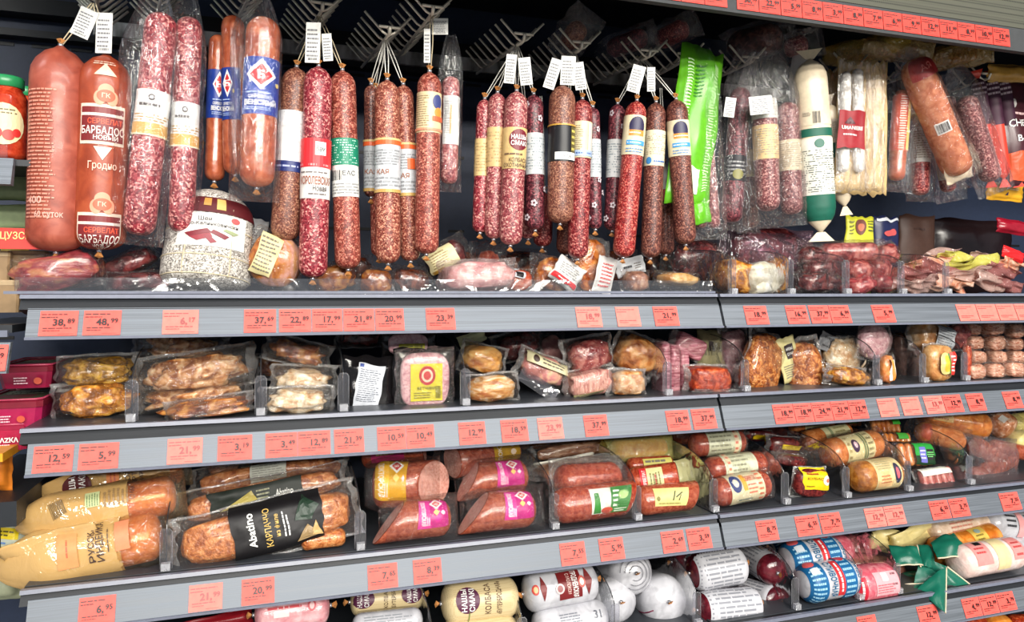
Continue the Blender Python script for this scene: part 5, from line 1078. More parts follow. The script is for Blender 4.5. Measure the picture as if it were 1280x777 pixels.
label(t, Q, 0.001, -0.004, 40 * m_, 46 * m_, (216, 204, 60), [('o', 0.02, 0.18, 0.26, 0.26, (176, 40, 50)), ('o', 0.02, 0.18, 0.18, 0.18, (230, 200, 180)), ('o', 0.02, 0.18, 0.12, 0.12, (190, 60, 60)), ('t', 'ВЕТЧИНА', 0, -0.16, 0.08, (60, 60, 30), 0.6), ('f', -0.4, -0.44, 0.2, -0.25, 3, (110, 104, 30)), ('b', 0.28, -0.44, 0.44, -0.1, (60, 60, 30))], 0, 'label')
add(t, 'film', Pouch(c, a_ * 37 * m_, b_ * 40 * m_, 0.016, 0.0, 0.05, 0.003, 2, 0.0).geo(), F_PK)
t, P = pack('second tray of sliced ham with yellow label behind the front one', 512, 432, 70, 40, 1.47, flat((24, 22, 24), 0.15, 0.6), 0.008, 0.01, 0, 0, 0, (), 'tray_pack', rim=0.05)
c = W(510, 430, 1.455); add(t, 'ham_slices', g_lump(c, a_ * 26 * m_, b_ * 14 * m_, n_ * 0.008, 0.6, 0.03, 1.5, 3, 3, 0.0), HAM_PALE)
label(t, Plane(c + n_ * 0.010, a_, b_), 0.006, -0.006, 34 * m_, 10 * m_, (196, 190, 60), [('b', 0.1, -0.3, 0.4, 0.3, (50, 50, 30)), ('f', -0.45, -0.3, 0.05, 0.3, 2, (90, 90, 30))], 0)
piece('dark marbled meat slice wedged high behind the black tray', 450, 422, 50, 22, 1.50, RAW_D, None, 0.5, 0, fm=F_PK, grp='packed meats on the second shelf')
G2 = 'packed meats on the second shelf'
piece('golden smoked breast in film, upper of two right of the ham tray', 603, 449, 50, 34, 1.43, meat([(150, 84, 30), (206, 150, 80), (226, 186, 122)], 12, 0.2, (1, 1, 2)), None, 0.7, 14, fm=F_PK, grp=G2)
piece('golden smoked breast with white band, lower of two right of the ham tray', 614, 485, 58, 32, 1.42, meat([(160, 84, 30), (206, 150, 84), (236, 220, 196)], 12, 0.2, (1, 1, 3)), 2, 0.7, -4, fm=F_PK, grp=G2)
pack('pale green label film folded above the golden breast', 590, 423, 36, 16, 1.46, flat((196, 200, 160), 0.35), 0.006, 0.003, -20, grp=G2)
piece('plum-red cured meat in film high behind the fallen divider', 647, 431, 54, 32, 1.50, RAW_D, None, 0.6, -14, fm=F_PK, grp=G2)
piece('wedge of pink ham with cream label strip over the fallen divider', 678, 462, 58, 34, 1.42, meat([(166, 100, 96), (196, 130, 124), (214, 176, 140)], 16, 0.25), None, 0.55, 22, fm=F_PK, lbl=[(2, 10, 62, 13, (214, 206, 166), [('o', -0.34, 0, 0.06, 0.3, (60, 40, 34)), ('f', -0.2, -0.3, 0.4, 0.3, 2, FP)], 0)], grp=G2)
piece('grey dim meat pack at the back above the wedge', 690, 440, 30, 40, 1.55, HAM, None, 0.5, 0, fm=F_BAG2, grp=G2)
piece('round red cured ham end in shiny film on a cream tray', 735, 444, 56, 40, 1.43, meat([(120, 40, 44), (158, 72, 70), (186, 120, 110)], 30, 0.18), None, 0.6, -8, fm=F_PK, fw=1.25, fh=1.25, grp=G2)
piece('pale pink fibrous pork block with pale label below the round ham', 736, 478, 62, 30, 1.41, meat([(176, 112, 104), (206, 150, 138), (222, 178, 164)], 22, 0.25, (4, 1, 1)), 2, 0.6, -8, fm=F_PK, fw=1.15, fh=1.25, e=0.55, lbl=[(-8, -12, 40, 8, (206, 196, 140), TXT(2), 0)], grp=G2)
piece('orange smoked knuckle in loose film left of the striped packs', 793, 443, 52, 46, 1.44, meat([(140, 70, 26), (196, 124, 62), (222, 170, 110)], 20, 0.18), None, 0.6, 20, fm=F_PK, fw=1.25, fh=1.2, grp=G2)
piece('small smoked bacon cube with silver film left of the striped packs', 784, 478, 42, 30, 1.42, meat([(170, 96, 40), (210, 150, 90), (226, 190, 150)], 30, 0.2), 2, 0.7, 4, fm=F_MILK, fw=1.3, fh=1.2, e=0.6, grp=G2)
piece('dark cured meat high at the back above the round ham', 600, 412, 50, 16, 1.56, RAW_D, None, 0.6, 0, fm=F_PK, grp=G2)
for i, (x, y, w, h, tl) in enumerate(((826, 462, 12, 72, 2), (838, 465, 12, 70, 0), (850, 468, 12, 66, -2), (858, 432, 42, 26, 26))):
    piece('pink striped sliced-meat pack standing on edge, %s' % ('leftmost of the standing ones', 'middle of the standing ones', 'rightmost of the standing ones', 'the one leaning on top')[i], x, y, w, h, 1.42 + 0.004 * i, SLICES, None, 2.6 if i < 3 else 0.8, tl, fm=F_PK, fw=1.2, fh=1.06, e=0.4, amp=0.05, grp='pink sliced packs', name='sliced_meat_pack')
t, P = pack('kraft-paper label pack with dark oval badge standing at the joint', 886, 437, 36, 50, 1.48, flat((150, 142, 104), 0.5), 0.014, 0.01, 2, 0, 0, [(8, 4, 12, 26, (40, 26, 26), [('t', 'НАШЫ', 0, 0.18, 0.2, WHITE, 0.8), ('t', 'СМАКI', 0, -0.18, 0.2, WHITE, 0.8)], 84), (-8, 0, 14, 40, None, TXT(8, (100, 94, 70)), 90)], rim=0.04, wr=0.0006, grp=G2)
piece('paprika-red meat block on white film at the joint of the bays', 883, 474, 56, 34, 1.39, PAPRIKA, None, 0.7, 2, fm=F_PK, fw=1.12, fh=1.12, e=0.5, amp=0.08, grp=G2)
pack('crumpled white film tray under the paprika-red block', 900, 491, 84, 16, 1.36, F_MILK, 0.004, 0.003, 4, 0, -40, wr=0.006, grp=G2, name='film_tray')
piece('big slab of orange-crusted baked ham leaning with its film edge forward', 952, 455, 66, 74, 1.42, CRUST, None, 0.45, 18, 20, 0, 0.65, 0.12, fm=F_PK, fw=1.12, fh=1.18, grp=G2)
piece('second crusted ham slab leaning the other way', 1003, 462, 46, 70, 1.42, CRUST, None, 0.6, -14, -20, 0, 0.65, 0.12, fm=F_PK, fw=1.2, fh=1.15, grp=G2)
t, P = pack('cream label with dark oval badge between the two crusted hams', 986, 449, 28, 56, 1.415, flat((206, 196, 140), 0.4), 0.004, 0.003, -14, 0, 0, [(2, 10, 12, 17, (40, 26, 30), [('t', 'НАШЫ', 0, 0.2, 0.2, WHITE, 0.8), ('t', 'СМАКI', 0, -0.15, 0.2, WHITE, 0.8)], 0), (-2, -14, 18, 20, None, TXT(6), 0)], rim=0.03, wr=0.0004, grp=G2)
piece('pale mauve ham face of the left crusted slab in film', 916, 446, 34, 66, 1.47, HAM_PALE, None, 0.6, 0, fm=F_PK, e=0.6, grp=G2)
chk('chicken with browned skin in film right of the crusted hams', 1052, 447, 48, 50, 1.45, CH_WHITE, None, 0, 1.15, 1.1, fm=F_PK, amp=0.18)
chk('flat seasoned chicken fillet lying at the front', 1058, 484, 58, 22, 1.43, CH_GOLD, 2, 8, 1.1, 1.2, fm=F_PK, amp=0.15)
chk('yellowish chicken leg tucked beside the second crusted ham', 1030, 466, 26, 56, 1.47, CH_GOLD, None, 6, 1.2, 1.1, fm=F_PK, amp=0.2)
pack('grey printed film end over the chicken', 1034, 428, 26, 22, 1.45, flat((150, 152, 156), 0.3), 0.006, 0.003, 24, 0, 0, [(0, 0, 20, 16, None, [('b', -0.4, -0.4, 0.4, 0.4, BLK)], 0)], grp=G2)
piece('pale mauve round ham in crinkled film above the divider', 1091, 427, 46, 46, 1.41, HAM_PALE, None, 0.5, 10, fm=F_PK, fw=1.06, fh=1.06, e=0.95, amp=0.06, grp=G2)
piece('small orange and white labelled pack low beside the divider', 1108, 468, 18, 34, 1.46, DOCTOR_O, 2, 0.8, 0, fm=F_PK, lbl=[(2, 0, 8, 26, (226, 226, 222), [('r', 0.0, -0.5, 0.4, 0.5, (222, 130, 40))], 0)], grp=G2)
for i, x in enumerate((1122, 1138)):
    piece('tall brown ham bar standing on end, %s of two' % ('left', 'right')[i], x, 448, 17, 66, 1.50 - 0.02 * i, meat([(84, 52, 42), (116, 76, 62), (140, 98, 80)], 16, 0.3), None, 1.5, 0, fm=F_PK, fw=1.2, fh=1.03, e=0.5, amp=0.06, grp=G2)
piece('golden ham half with white information label, upper right', 1162, 421, 60, 40, 1.45, meat([(170, 110, 56), (206, 160, 110), (226, 200, 170)], 14, 0.25), None, 0.5, 12, fm=F_PK, fw=1.1, fh=1.1, lbl=[(8, 2, 28, 32, (206, 212, 216), TXT(9, (130, 134, 140)), -6)], grp=G2)
piece('upright loaf of cooked ham with red, green and yellow round sticker', 1171, 459, 40, 46, 1.42, meat([(170, 110, 60), (196, 140, 84), (216, 170, 116)], 20, 0.25), 2, 0.6, 0, fm=F_PK, fw=1.06, fh=1.04, e=0.6, amp=0.05, lbl=[(2, 0, 28, 30, None, [('o', -0.1, 0, 0.36, 0.46, (226, 206, 130)), ('o', -0.06, 0.0, 0.24, 0.34, (232, 190, 60)), ('r', 0.06, -0.42, 0.14, 0.42, (60, 120, 50)), ('r', 0.14, -0.46, 0.40, 0.46, (206, 48, 40)), ('f', 0.18, -0.36, 0.36, 0.36, 5, WHITE)], 0)], grp=G2)
piece('dark red crinkled meat pack above the divider at right', 1198, 420, 34, 32, 1.46, RAW, None, 0.6, 0, fm=F_PK, grp=G2)
k = 0
for (x, y, w, h) in ((1217, 464, 24, 18), (1242, 464, 22, 18), (1266, 464, 24, 18), (1217, 446, 26, 16), (1244, 446, 24, 16), (1268, 446, 22, 16), (1216, 428, 22, 16), (1242, 428, 24, 18), (1266, 430, 22, 14), (1240, 410, 26, 16), (1214, 411, 20, 14), (1268, 413, 20, 18)):
    piece('small bacon block in film, %s of the pile counted from bottom left' % ORD[k], x, y, w, h, 1.43 + (0.01 * (k % 3)) + 0.006 * (k // 3), BACON, 2 if k < 3 else None, 0.8, (k * 17) % 9 - 4, fm=F_PK, fw=1.15, fh=1.2, e=0.5, amp=0.08, grp='bacon blocks', name='bacon_block', cat='bacon'); k += 1
piece('upright paprika stick in film before the bacon blocks', 1209, 456, 9, 44, 1.41, PAPRIKA, 2, 1.0, 0, fm=F_PK, fw=1.5, fh=1.05, e=0.6, grp=G2)

# ------------------------------------------------------------------ third shelf
G3 = 'sausage packs on the third shelf'
M_CREAMBAG = film((255, 236, 190), 0.0, 0.35, 0.07, 14.0, 0.90, (210, 170, 108), (1, 1, 1))
def cream_bag(lab, cx, cy, w, h, Y, tilt, mat, prims, sp, seed):
    """big cream-printed bag whose right third is clear and shows the sausage"""
    c = W(cx, cy, Y); m_ = mpp(cx, Y); a, b, n = axes(tilt)
    t = thing('sausage_bag', lab, 'sausage', c - Vector((0, 0, h * m_ / 2)), 'cream sausage bags on the third shelf')
    A, B = a * w * m_ / 2, b * h * m_ / 2; th = h * m_ * 0.42
    C = Cyl(c - A * 0.45, c + A * 0.90, h * m_ * 0.40, seed=seed, wob=0.02, capb=0.5, face=n); add(t, 'sausage', C.geo(24), mat)
    # printed part: left part of the bag wrapped round the sausage, then gathered to the left
    k, m = 26, 16; V, F = [], []
    for i in range(m + 1):
        f = i / m; x = -1.0 + f * (1.0 + sp)
        hw = (0.30 + 0.70 * min(1, f / 0.30) ** 0.7); dn = min(1, f / 0.4) ** 0.8 * 0.97 + 0.03
        for j in range(k):
            an = 2 * math.pi * j / k
            q = 1 + 0.05 * mnoise.noise(Vector((math.cos(an) * 2 + seed, math.sin(an) * 2, f * 4))) + (0.16 * (1 - f)) * mnoise.noise(Vector((an * 2 + seed, f * 2, 3.0)))
            V.append(c + A * x + B * (0.93 * hw * q * math.copysign(abs(math.sin(an)) ** 0.8, math.sin(an))) + n * (math.cos(an) * th * 1.06 * dn * q))
    for i in range(m):
        for j in range(k): F.append((i * k + j, (i + 1) * k + j, (i + 1) * k + (j + 1) % k, i * k + (j + 1) % k))
    add(t, 'printed_bag', (V, F), M_CREAMBAG)
    add(t, 'clear_end', bag_geo(c + A * (sp - 0.06), c + A * 1.02, h * m_ * 0.94, th * 2.1, seed, 0.95, wr=0.06), F_CLEARGOLD)
    rr = h * m_ * 0.465
    def mp(p, q, off):
        an = q / rr; f = min(1, max(0, ((p / (w * m_ / 2)) + 1) / (1.0 + sp)))
        hw = (0.30 + 0.70 * min(1, f / 0.30) ** 0.7); dn = min(1, f / 0.4) ** 0.8 * 0.97 + 0.03
        return c + a * p + B * (0.93 * hw * 1.045 * math.copysign(abs(math.sin(an)) ** 0.8, math.sin(an))) + n * (math.cos(an) * th * 1.06 * 1.045 * dn) + (b * math.sin(an) + n * math.cos(an)) * off
    for (x, q, lw, lh, base, pr, rot) in prims: label(t, mp, x * m_, q * rr, lw * m_, lh * m_, base, pr, rot, 'print_panel', off=0.0018, step=0.004)
    return t
DKT = (64, 44, 40)
cream_bag('cream-printed sausage bag at the back of the pile with maroon oval badge', 146, 600, 170, 44, 1.50, -6, DOCTOR_O, [(-40, 0.1, 34, 34, None, [('o', 0, 0, 0.46, 0.5, (84, 30, 34)), ('t', 'НАШЫ', 0, 0.15, 0.22, WHITE, 0.7), ('t', 'СМАКI', 0, -0.18, 0.22, WHITE, 0.7)], 90), (24, 0.2, 34, 22, None, [('t', 'КОЛ', 0, 0.35, 0.24, DKT), ('t', 'ОРТА', 0, 0, 0.24, DKT), ('t', 'ФИРМ', 0, -0.35, 0.2, DKT)], 90), (0, 0.2, 30, 14, (232, 140, 80), [('f', -0.3, -0.3, 0.3, 0.3, 2, (200, 90, 60))], 90)], 0.75, 3)
cream_bag('cream-printed sausage bag lying in the middle of the pile with green print', 128, 634, 190, 62, 1.42, -7, DOCTOR_O, [(-42, 0.42, 20, 22, None, [('b', -0.4, -0.4, 0.4, 0.4, (110, 90, 60))], 20), (-4, 0.55, 18, 16, (196, 206, 150), TXT(5, (110, 130, 90)), 90), (22, 0.55, 24, 34, None, TXT(6, (150, 120, 80)), 90), (40, 0.55, 18, 8, None, [('t', 'СМАК', 0, 0, 0.7, DKT)], 90)], 0.35, 5)
cream_bag('cream-printed sausage bag lying lowest with orange panels and dark lettering', 108, 688, 196, 76, 1.39, -8, DOCTOR_O, [(-12, 0.45, 40, 22, (230, 150, 96), [('f', -0.3, -0.1, 0.3, 0.1, 1, (190, 96, 60))], 90), (22, 0.5, 46, 26, None, [('t', 'РУССКАЯ', 0, 0.3, 0.26, DKT), ('t', 'ИНДЕЙКА', 0, -0.05, 0.30, DKT), ('f', -0.35, -0.46, 0.35, -0.36, 1, DKT)], 90), (48, 0.5, 34, 16, (226, 140, 100), [], 90)], 0.45, 8)
t, P = pack('loose cream bag skirt hanging over the shelf end at lower left', 70, 694, 110, 70, 1.375, M_CREAMBAG, 0.012, 0.006, -14, 0, -20, wr=0.006, grp='cream sausage bags on the third shelf', name='bag_flap', rim=0.14)
# black-label carpaccio packs
def carp(lab, cx, cy, w, h, Y, tilt, lbl, lv=None, mat=None, nm=2):
    c = W(cx, cy, Y); m_ = mpp(cx, Y); a, b, n = axes(tilt, 0, 12)
    t = thing('roast_pack', lab, 'meat', c - Vector((0, 0, h * m_ / 2)), 'black-label roast packs')
    add(t, 'roast', g_lump(c, a * w * 0.44 * m_, b * h * 0.36 * m_, n * h * 0.30 * m_, 0.55, 0.10, 1.8, int(cx + cy), 4, 0.02), mat or CARP)
    P = Pouch(c, a * w * m_ / 2, b * h * m_ / 2, h * 0.34 * m_, h * 0.15 * m_, 0.09, 0.0022, int(cx), 0.003, 0.40); add(t, 'film', P.geo(22, 14), F_PK); weld(t, P, k=0.92)
    for (x, y, lw, lh, base, pr, rot) in lbl: label(t, P, x * m_, y * m_, lw * m_, lh * m_, base, pr, rot, 'label', off=0.002)
    return t
BK = (26, 24, 26)
carp('roast fillet pack at the back with white information sticker', 340, 594, 190, 40, 1.52, -4, [(-4, 4, 42, 24, (210, 212, 200), TXT(8, (150, 150, 140)), 0)])
carp('roast fillet pack standing behind with dark green label', 330, 618, 206, 46, 1.46, -8, [(-8, 0, 108, 30, (26, 34, 28), [('p', [(-0.4, -0.3), (-0.05, 0.3), (0.0, -0.1)], (176, 160, 84)), ('t', 'Abatino', 0.3, 0, 0.3, WHITE, 0.2), ('f', 0.0, -0.3, 0.15, 0.3, 4, (150, 150, 120))], 0)])
carp('slim roast strip pack at the very back with dark sticker', 330, 578, 150, 22, 1.58, -4, [(0, 0, 60, 12, (40, 44, 34), TXT(2, (150, 150, 120)), 0)])
carp('roast fillet pack in front with big black label and gold lettering', 336, 658, 226, 72, 1.375, -9, [(12, 2, 108, 62, BK, [
    ('t', 'АПРИЧЧО', -0.12, 0, 0.001, GOLD)], 0)])
t = scene.objects[-1]
c = W(336, 658, 1.375); m_ = mpp(336, 1.375); a, b, n = axes(-9, 0, 12)
tt = [o for o in scene.objects if o.get('label', '').startswith('roast fillet pack in front')][0]
P = Pouch(c, a * 113 * m_, b * 36 * m_, 72 * 0.34 * m_ + 0.0006, 0, 0.09, 0.0022, 336, 0.003, 0.40)
label(tt, P, 12 * m_, 2 * m_, 62 * m_, 108 * m_, None, [('t', 'Abatino', 0, 0.30, 0.085, WHITE, 0.66, 0.02), ('t', 'КАРПАЧЧО', 0.0, 0.12, 0.07, (206, 172, 92), 0.72), ('t', 'из филе', 0.0, 0.02, 0.05, (206, 172, 92), 0.5), ('f', -0.25, -0.12, 0.25, -0.04, 2, (220, 220, 220)), ('p', [(-0.40, -0.16), (-0.12, -0.30), (-0.36, -0.46)], (150, 124, 84)), ('p', [(-0.34, -0.34), (-0.08, -0.40), (-0.40, -0.49)], (196, 160, 104)), ('p', [(0.0, -0.18), (0.46, -0.30), (0.2, -0.46), (-0.05, -0.36)], (30, 52, 38))], 90, 'gold_print', off=0.0032)
lie('loose roast fillet lying under the front black-label pack', 376, 685, 432, 677, 22, 1.40, 1.42, CARP, (), lv=3, name='roast_fillet', cat='meat', wob=0.12)
# magenta and yellow label boiled sausages
MG = (196, 30, 130); YL = (222, 166, 20)
def mlab(col, fx=0.12, w=46, h=38):
    return (fx, 0.35, h * 1.05, w, col, [('r', -0.5, 0.1, 0.5, 0.5, [min(255, c + 16) for c in col]), ('p', [(0.30, 0.10), (0.10, -0.12), (0.30, -0.34), (0.50, -0.12)], WHITE), ('p', [(0.30, 0.02), (0.17, -0.12), (0.30, -0.26), (0.43, -0.12)], (200, 60, 60)), ('t', 'Б', 0.30, -0.12, 0.12, WHITE), ('t', 'ДОКТОРСКАЯ', 0.0, 0.32, -0.15, WHITE, 0.8, 0.02), ('p', [(0.0, 0.0), (-0.10, -0.10), (0.0, -0.2), (0.10, -0.1)], (236, 200, 110)), ('p', [(-0.02, -0.24), (-0.10, -0.32), (-0.02, -0.4), (0.06, -0.32)], (236, 210, 220)), ('f', -0.4, 0.12, -0.1, 0.24, 2, (240, 220, 230))], 90)
lie('boiled sausage with mustard-yellow label, its cut face turned right', 464, 606, 542, 604, 58, 1.43, 1.41, DOCTOR, [mlab(YL, -0.16, 42, 52)], ('round', 'cut'), fm=F_PK, fk=(1.15, 1.08, 0.012), grp=G3, caps=(0.5, 0.5), slnB=-0.75)
lie('boiled sausage with magenta label, front left of the pile', 486, 659, 563, 651, 48, 1.376, 1.386, DOCTOR, [mlab(MG, 0.16, 38, 34)], ('cut', 'round'), slA=0.85, lv=3, fm=F_PK, fk=(1.18, 1.08, 0.015), grp=G3)
lie('boiled sausage with magenta label, upper right of the pile', 585, 602, 658, 593, 44, 1.43, 1.44, DOCTOR, [mlab(MG, 0.12, 36, 32)], ('cut', 'round'), slA=0.65, fm=F_PK, fk=(1.18, 1.08, 0.02), grp=G3)
lie('boiled sausage with magenta label, front right of the pile', 592, 649, 668, 642, 48, 1.376, 1.386, DOCTOR, [mlab(MG, 0.16, 38, 34)], ('cut', 'round'), slA=0.85, lv=3, fm=F_PK, fk=(1.18, 1.08, 0.02), grp=G3)
lie('boiled sausage with pink label peeking under the rail above the yellow one', 452, 572, 530, 562, 30, 1.54, 1.50, DOCTOR, [(-0.05, 0.2, 40, 20, (214, 50, 120), [('f', -0.35, -0.25, 0.35, 0.25, 1, (240, 210, 150))], 0)], ('round', 'cut'), grp=G3)
lie('boiled sausage with yellow label at the back, its cut face turned left', 566, 576, 646, 560, 42, 1.47, 1.52, DOCTOR, [(0.2, 0.3, 34, 40, (206, 160, 30), [('t', 'ДОКТОР', 0, 0.3, 0.14, WHITE), ('o', 0.1, -0.2, 0.12, 0.1, WHITE), ('o', -0.2, -0.2, 0.1, 0.1, (240, 220, 200))], 90)], ('cut', 'round'), fm=F_PK, fk=(1.2, 1.1, 0.03), grp=G3)
pack('milky film sheet under the pile of magenta-label sausages', 560, 664, 190, 40, 1.43, F_MILK, 0.003, 0.002, -6, 0, -50, wr=0.004, grp=G3, name='film_sheet')
# brown pair, green label
lie('red-brown sausage in film with grey badges, above the green-label one', 694, 602, 774, 596, 42, 1.40, 1.41, REDBR, [(-0.36, -0.6, 14, 12, (120, 80, 70), [('t', 'М', 0, 0, 0.6, (200, 180, 170))], 0), (0.22, -0.7, 26, 16, (96, 34, 30), [('r', -0.5, 0.34, 0.5, 0.5, (196, 184, 176)), ('r', -0.5, -0.5, -0.38, 0.5, (196, 184, 176)), ('r', 0.38, -0.5, 0.5, 0.5, (196, 184, 176)), ('f', -0.3, -0.4, 0.3, 0.25, 3, (200, 180, 160))], 0)], fm=F_PK, fk=(1.3, 1.1, 0.015), grp=G3, flange=0.012)
lie('red-brown sausage with green and white sticker at the shelf front', 690, 646, 784, 634, 44, 1.375, 1.38, REDBR, [(0.18, 0.1, 52, 32, (228, 228, 220), [('r', 0.0, -0.5, 0.5, 0.5, (46, 124, 44)), ('p', [(-0.46, -0.46), (-0.26, -0.46), (-0.30, 0.3), (-0.40, 0.3)], (46, 124, 44)), ('f', 0.05, -0.3, 0.2, 0.4, 4, WHITE), ('o', 0.3, 0.15, 0.12, 0.16, (160, 200, 120)), ('o', -0.1, -0.36, 0.16, 0.12, (176, 70, 50)), ('f', 0.1, -0.46, 0.46, -0.3, 2, (220, 230, 210))], 0)], lv=3, fm=F_PK, fk=(1.12, 1.08, 0.015), grp=G3, slB=0.5, ends=('round', 'cut'))
carp('long brown roast strip with silver film at the back above the red-brown pair', 716, 562, 110, 24, 1.55, -4, [], mat=meat([(110, 64, 40), (150, 96, 62), (190, 150, 120)], 20, 0.25, (1, 1, 4)))
pack('white label edge of a pack between the brown strip and the sausage', 706, 577, 80, 12, 1.48, flat((226, 222, 208), 0.4), 0.006, 0.003, -6, grp=G3)
piece('orange meat under milky film behind the red-brown pair', 712, 583, 90, 14, 1.46, DOCTOR_O, None, 0.6, -6, fm=F_MILK, grp=G3)
# yellow-film packs
F_YEL = film((250, 244, 190), 0.0, 0.4, 0.05, 30, 0.35, (214, 208, 130), (1, 1, 1))
lie('orange boiled sausage in pale yellow film at the back', 764, 562, 832, 558, 24, 1.50, 1.51, ORANGE, [], fm=F_YEL, fk=(1.4, 1.1, 0.02), grp=G3)
lie('sausage with cream and red label, its cut face turned right', 784, 602, 846, 594, 34, 1.43, 1.39, REDBR, [(-0.02, 0.1, 28, 28, (226, 222, 160), [('r', -0.5, 0.20, 0.5, 0.5, (200, 40, 44)), ('t', 'СЕРВЕЛАТ', 0, 0.32, 0.14, WHITE, 0.8), ('f', -0.3, -0.4, 0.3, 0.1, 4, (120, 116, 70)), ('f', -0.3, -0.22, 0.3, -0.1, 1, (176, 60, 50))], 90)], ('round', 'cut'), grp=G3)
pack('sheet of pale yellow film behind the cut sausages', 834, 606, 66, 58, 1.47, film((250, 246, 200), 0.0, 0.35, 0.05, 20, 0.85, (208, 204, 150), (1, 1, 1)), 0.004, 0.003, 0, 0, 0, grp=G3, rim=0.04, name='film_sheet')
lie('sausage with wide yellow handwritten-style label at the shelf front', 794, 634, 864, 626, 36, 1.375, 1.38, DOCTOR, [(0.02, 0.15, 46, 22, (216, 204, 130), [('p', [(0.02, -0.2), (0.10, 0.3), (0.13, 0.3), (0.06, -0.2)], (60, 70, 34)), ('p', [(0.12, 0.0), (0.3, 0.25), (0.32, 0.2), (0.14, -0.06)], (60, 70, 34)), ('p', [(0.2, -0.2), (0.26, 0.1), (0.28, 0.1), (0.23, -0.2)], (60, 70, 34)), ('o', -0.4, -0.1, 0.05, 0.12, (120, 110, 50)), ('f', -0.4, -0.4, 0.3, -0.28, 1, (140, 130, 70))], -4)], lv=3, ends=('round', 'cut'), slB=0.4, grp=G3)
pack('pale yellow film edge crossing above the handwritten-label sausage', 824, 612, 104, 10, 1.375, M_YG, 0.003, 0.002, -1, 0, -30, grp=G3, name='film_sheet', wr=0.003)
lie('small sausage with yellow label behind the cut one', 784, 582, 840, 578, 20, 1.47, 1.47, REDBR, [(0.1, 0.1, 40, 14, (214, 206, 110), TXT(2), 0)], grp=G3)
lie('magenta-labelled sausage far back under the rail', 776, 547, 820, 544, 14, 1.60, 1.60, DOCTOR, [(0, 0, 30, 10, (206, 30, 110), [('f', -0.4, -0.3, 0.4, 0.3, 1, (240, 200, 120))], 0)], grp=G3)
# three stacked with cream label
CL = lambda side: [('f', -0.44, -0.4, 0.30, 0.4, 7, (150, 150, 126)), ('r', 0.36 * side - 0.07, -0.5, 0.36 * side + 0.07, 0.5, (236, 214, 180)), ('f', 0.36 * side - 0.05, -0.44, 0.36 * side + 0.05, 0.44, 6, (214, 110, 90))]
lie('sausage with cream information sleeve, top of the stack of three', 862, 556, 930, 550, 30, 1.46, 1.45, REDBR, [(0.04, 0.2, 44, 48, (216, 218, 190), CL(1), 0)], fm=F_PK, fk=(1.08, 1.04, 0.008), grp=G3)
lie('sausage with cream information sleeve, middle of the stack of three', 882, 588, 956, 578, 32, 1.42, 1.42, REDBR, [(-0.02, 0.2, 46, 50, (216, 218, 190), CL(-1), 0)], fm=F_PK, fk=(1.08, 1.04, 0.008), grp=G3)
lie('sausage with cream and blue emblem sleeve, bottom of the stack of three', 890, 622, 960, 608, 35, 1.38, 1.39, REDBR, [(0.0, 0.2, 48, 52, (230, 220, 186), [('o', -0.32, 0.1, 0.16, 0.22, (44, 60, 120)), ('o', -0.32, 0.1, 0.08, 0.1, (230, 220, 200)), ('r', -0.14, -0.1, -0.02, 0.3, (232, 170, 60)), ('t', 'СЕРВЕЛАТ', 0.14, 0.16, 0.12, (190, 70, 60), 0.4), ('f', 0.0, -0.2, 0.28, 0.05, 3, (200, 110, 90)), ('f', 0.32, -0.4, 0.46, 0.4, 7, (206, 110, 80)), ('f', -0.3, -0.44, 0.2, -0.26, 2, (120, 130, 120))], 0)], lv=3, fm=F_PK, fk=(1.08, 1.04, 0.01), grp=G3)
# dark red packs with yellow label
def slab(lab, cx, cy, w, h, Y, tilt, mat, lbl, lv=None):
    return piece(lab, cx, cy, w, h, Y, mat, lv, 0.5, tilt, 0, 0, 0.6, 0.05, fm=F_PK, fw=1.1, fh=1.1, lbl=lbl, grp=G3, cat='sausage', name='sausage_pack', part='sausage')
slab('dark red salami half with big yellow label at the shelf front', 1012, 602, 48, 36, 1.385, 4, DKRED, [(0, 6, 38, 25, (240, 206, 20), [('t', 'КОЛБАСА', -0.06, 0.05, 0.14, (110, 40, 20), 0.8), ('o', 0.28, 0.0, 0.14, 0.24, (236, 230, 216)), ('o', 0.28, 0.0, 0.06, 0.1, (190, 100, 70)), ('f', -0.4, -0.4, 0.0, -0.25, 1, (140, 110, 10)), ('f', -0.4, 0.22, 0.05, 0.36, 1, (150, 50, 20))], 0)], 3)
slab('dark red salami half with yellow strip, behind the yellow-label pack', 978, 556, 46, 22, 1.50, 8, DKRED, [(4, 0, 30, 6, (240, 210, 20), [], 0)])
slab('dark red salami stick with pale edge in the middle of its pile', 985, 574, 48, 14, 1.46, 10, DKRED, [])
slab('yellow-label dark pack far back under the right rail', 948, 544, 40, 14, 1.56, 6, DKRED, [(-6, 0, 18, 6, (240, 200, 20), [], 0)])
pack('wide clear film over the dark red pile', 1000, 570, 96, 30, 1.44, F_PK, 0.006, 0.003, 8, 0, -30, wr=0.005, grp=G3, name='film_sheet')
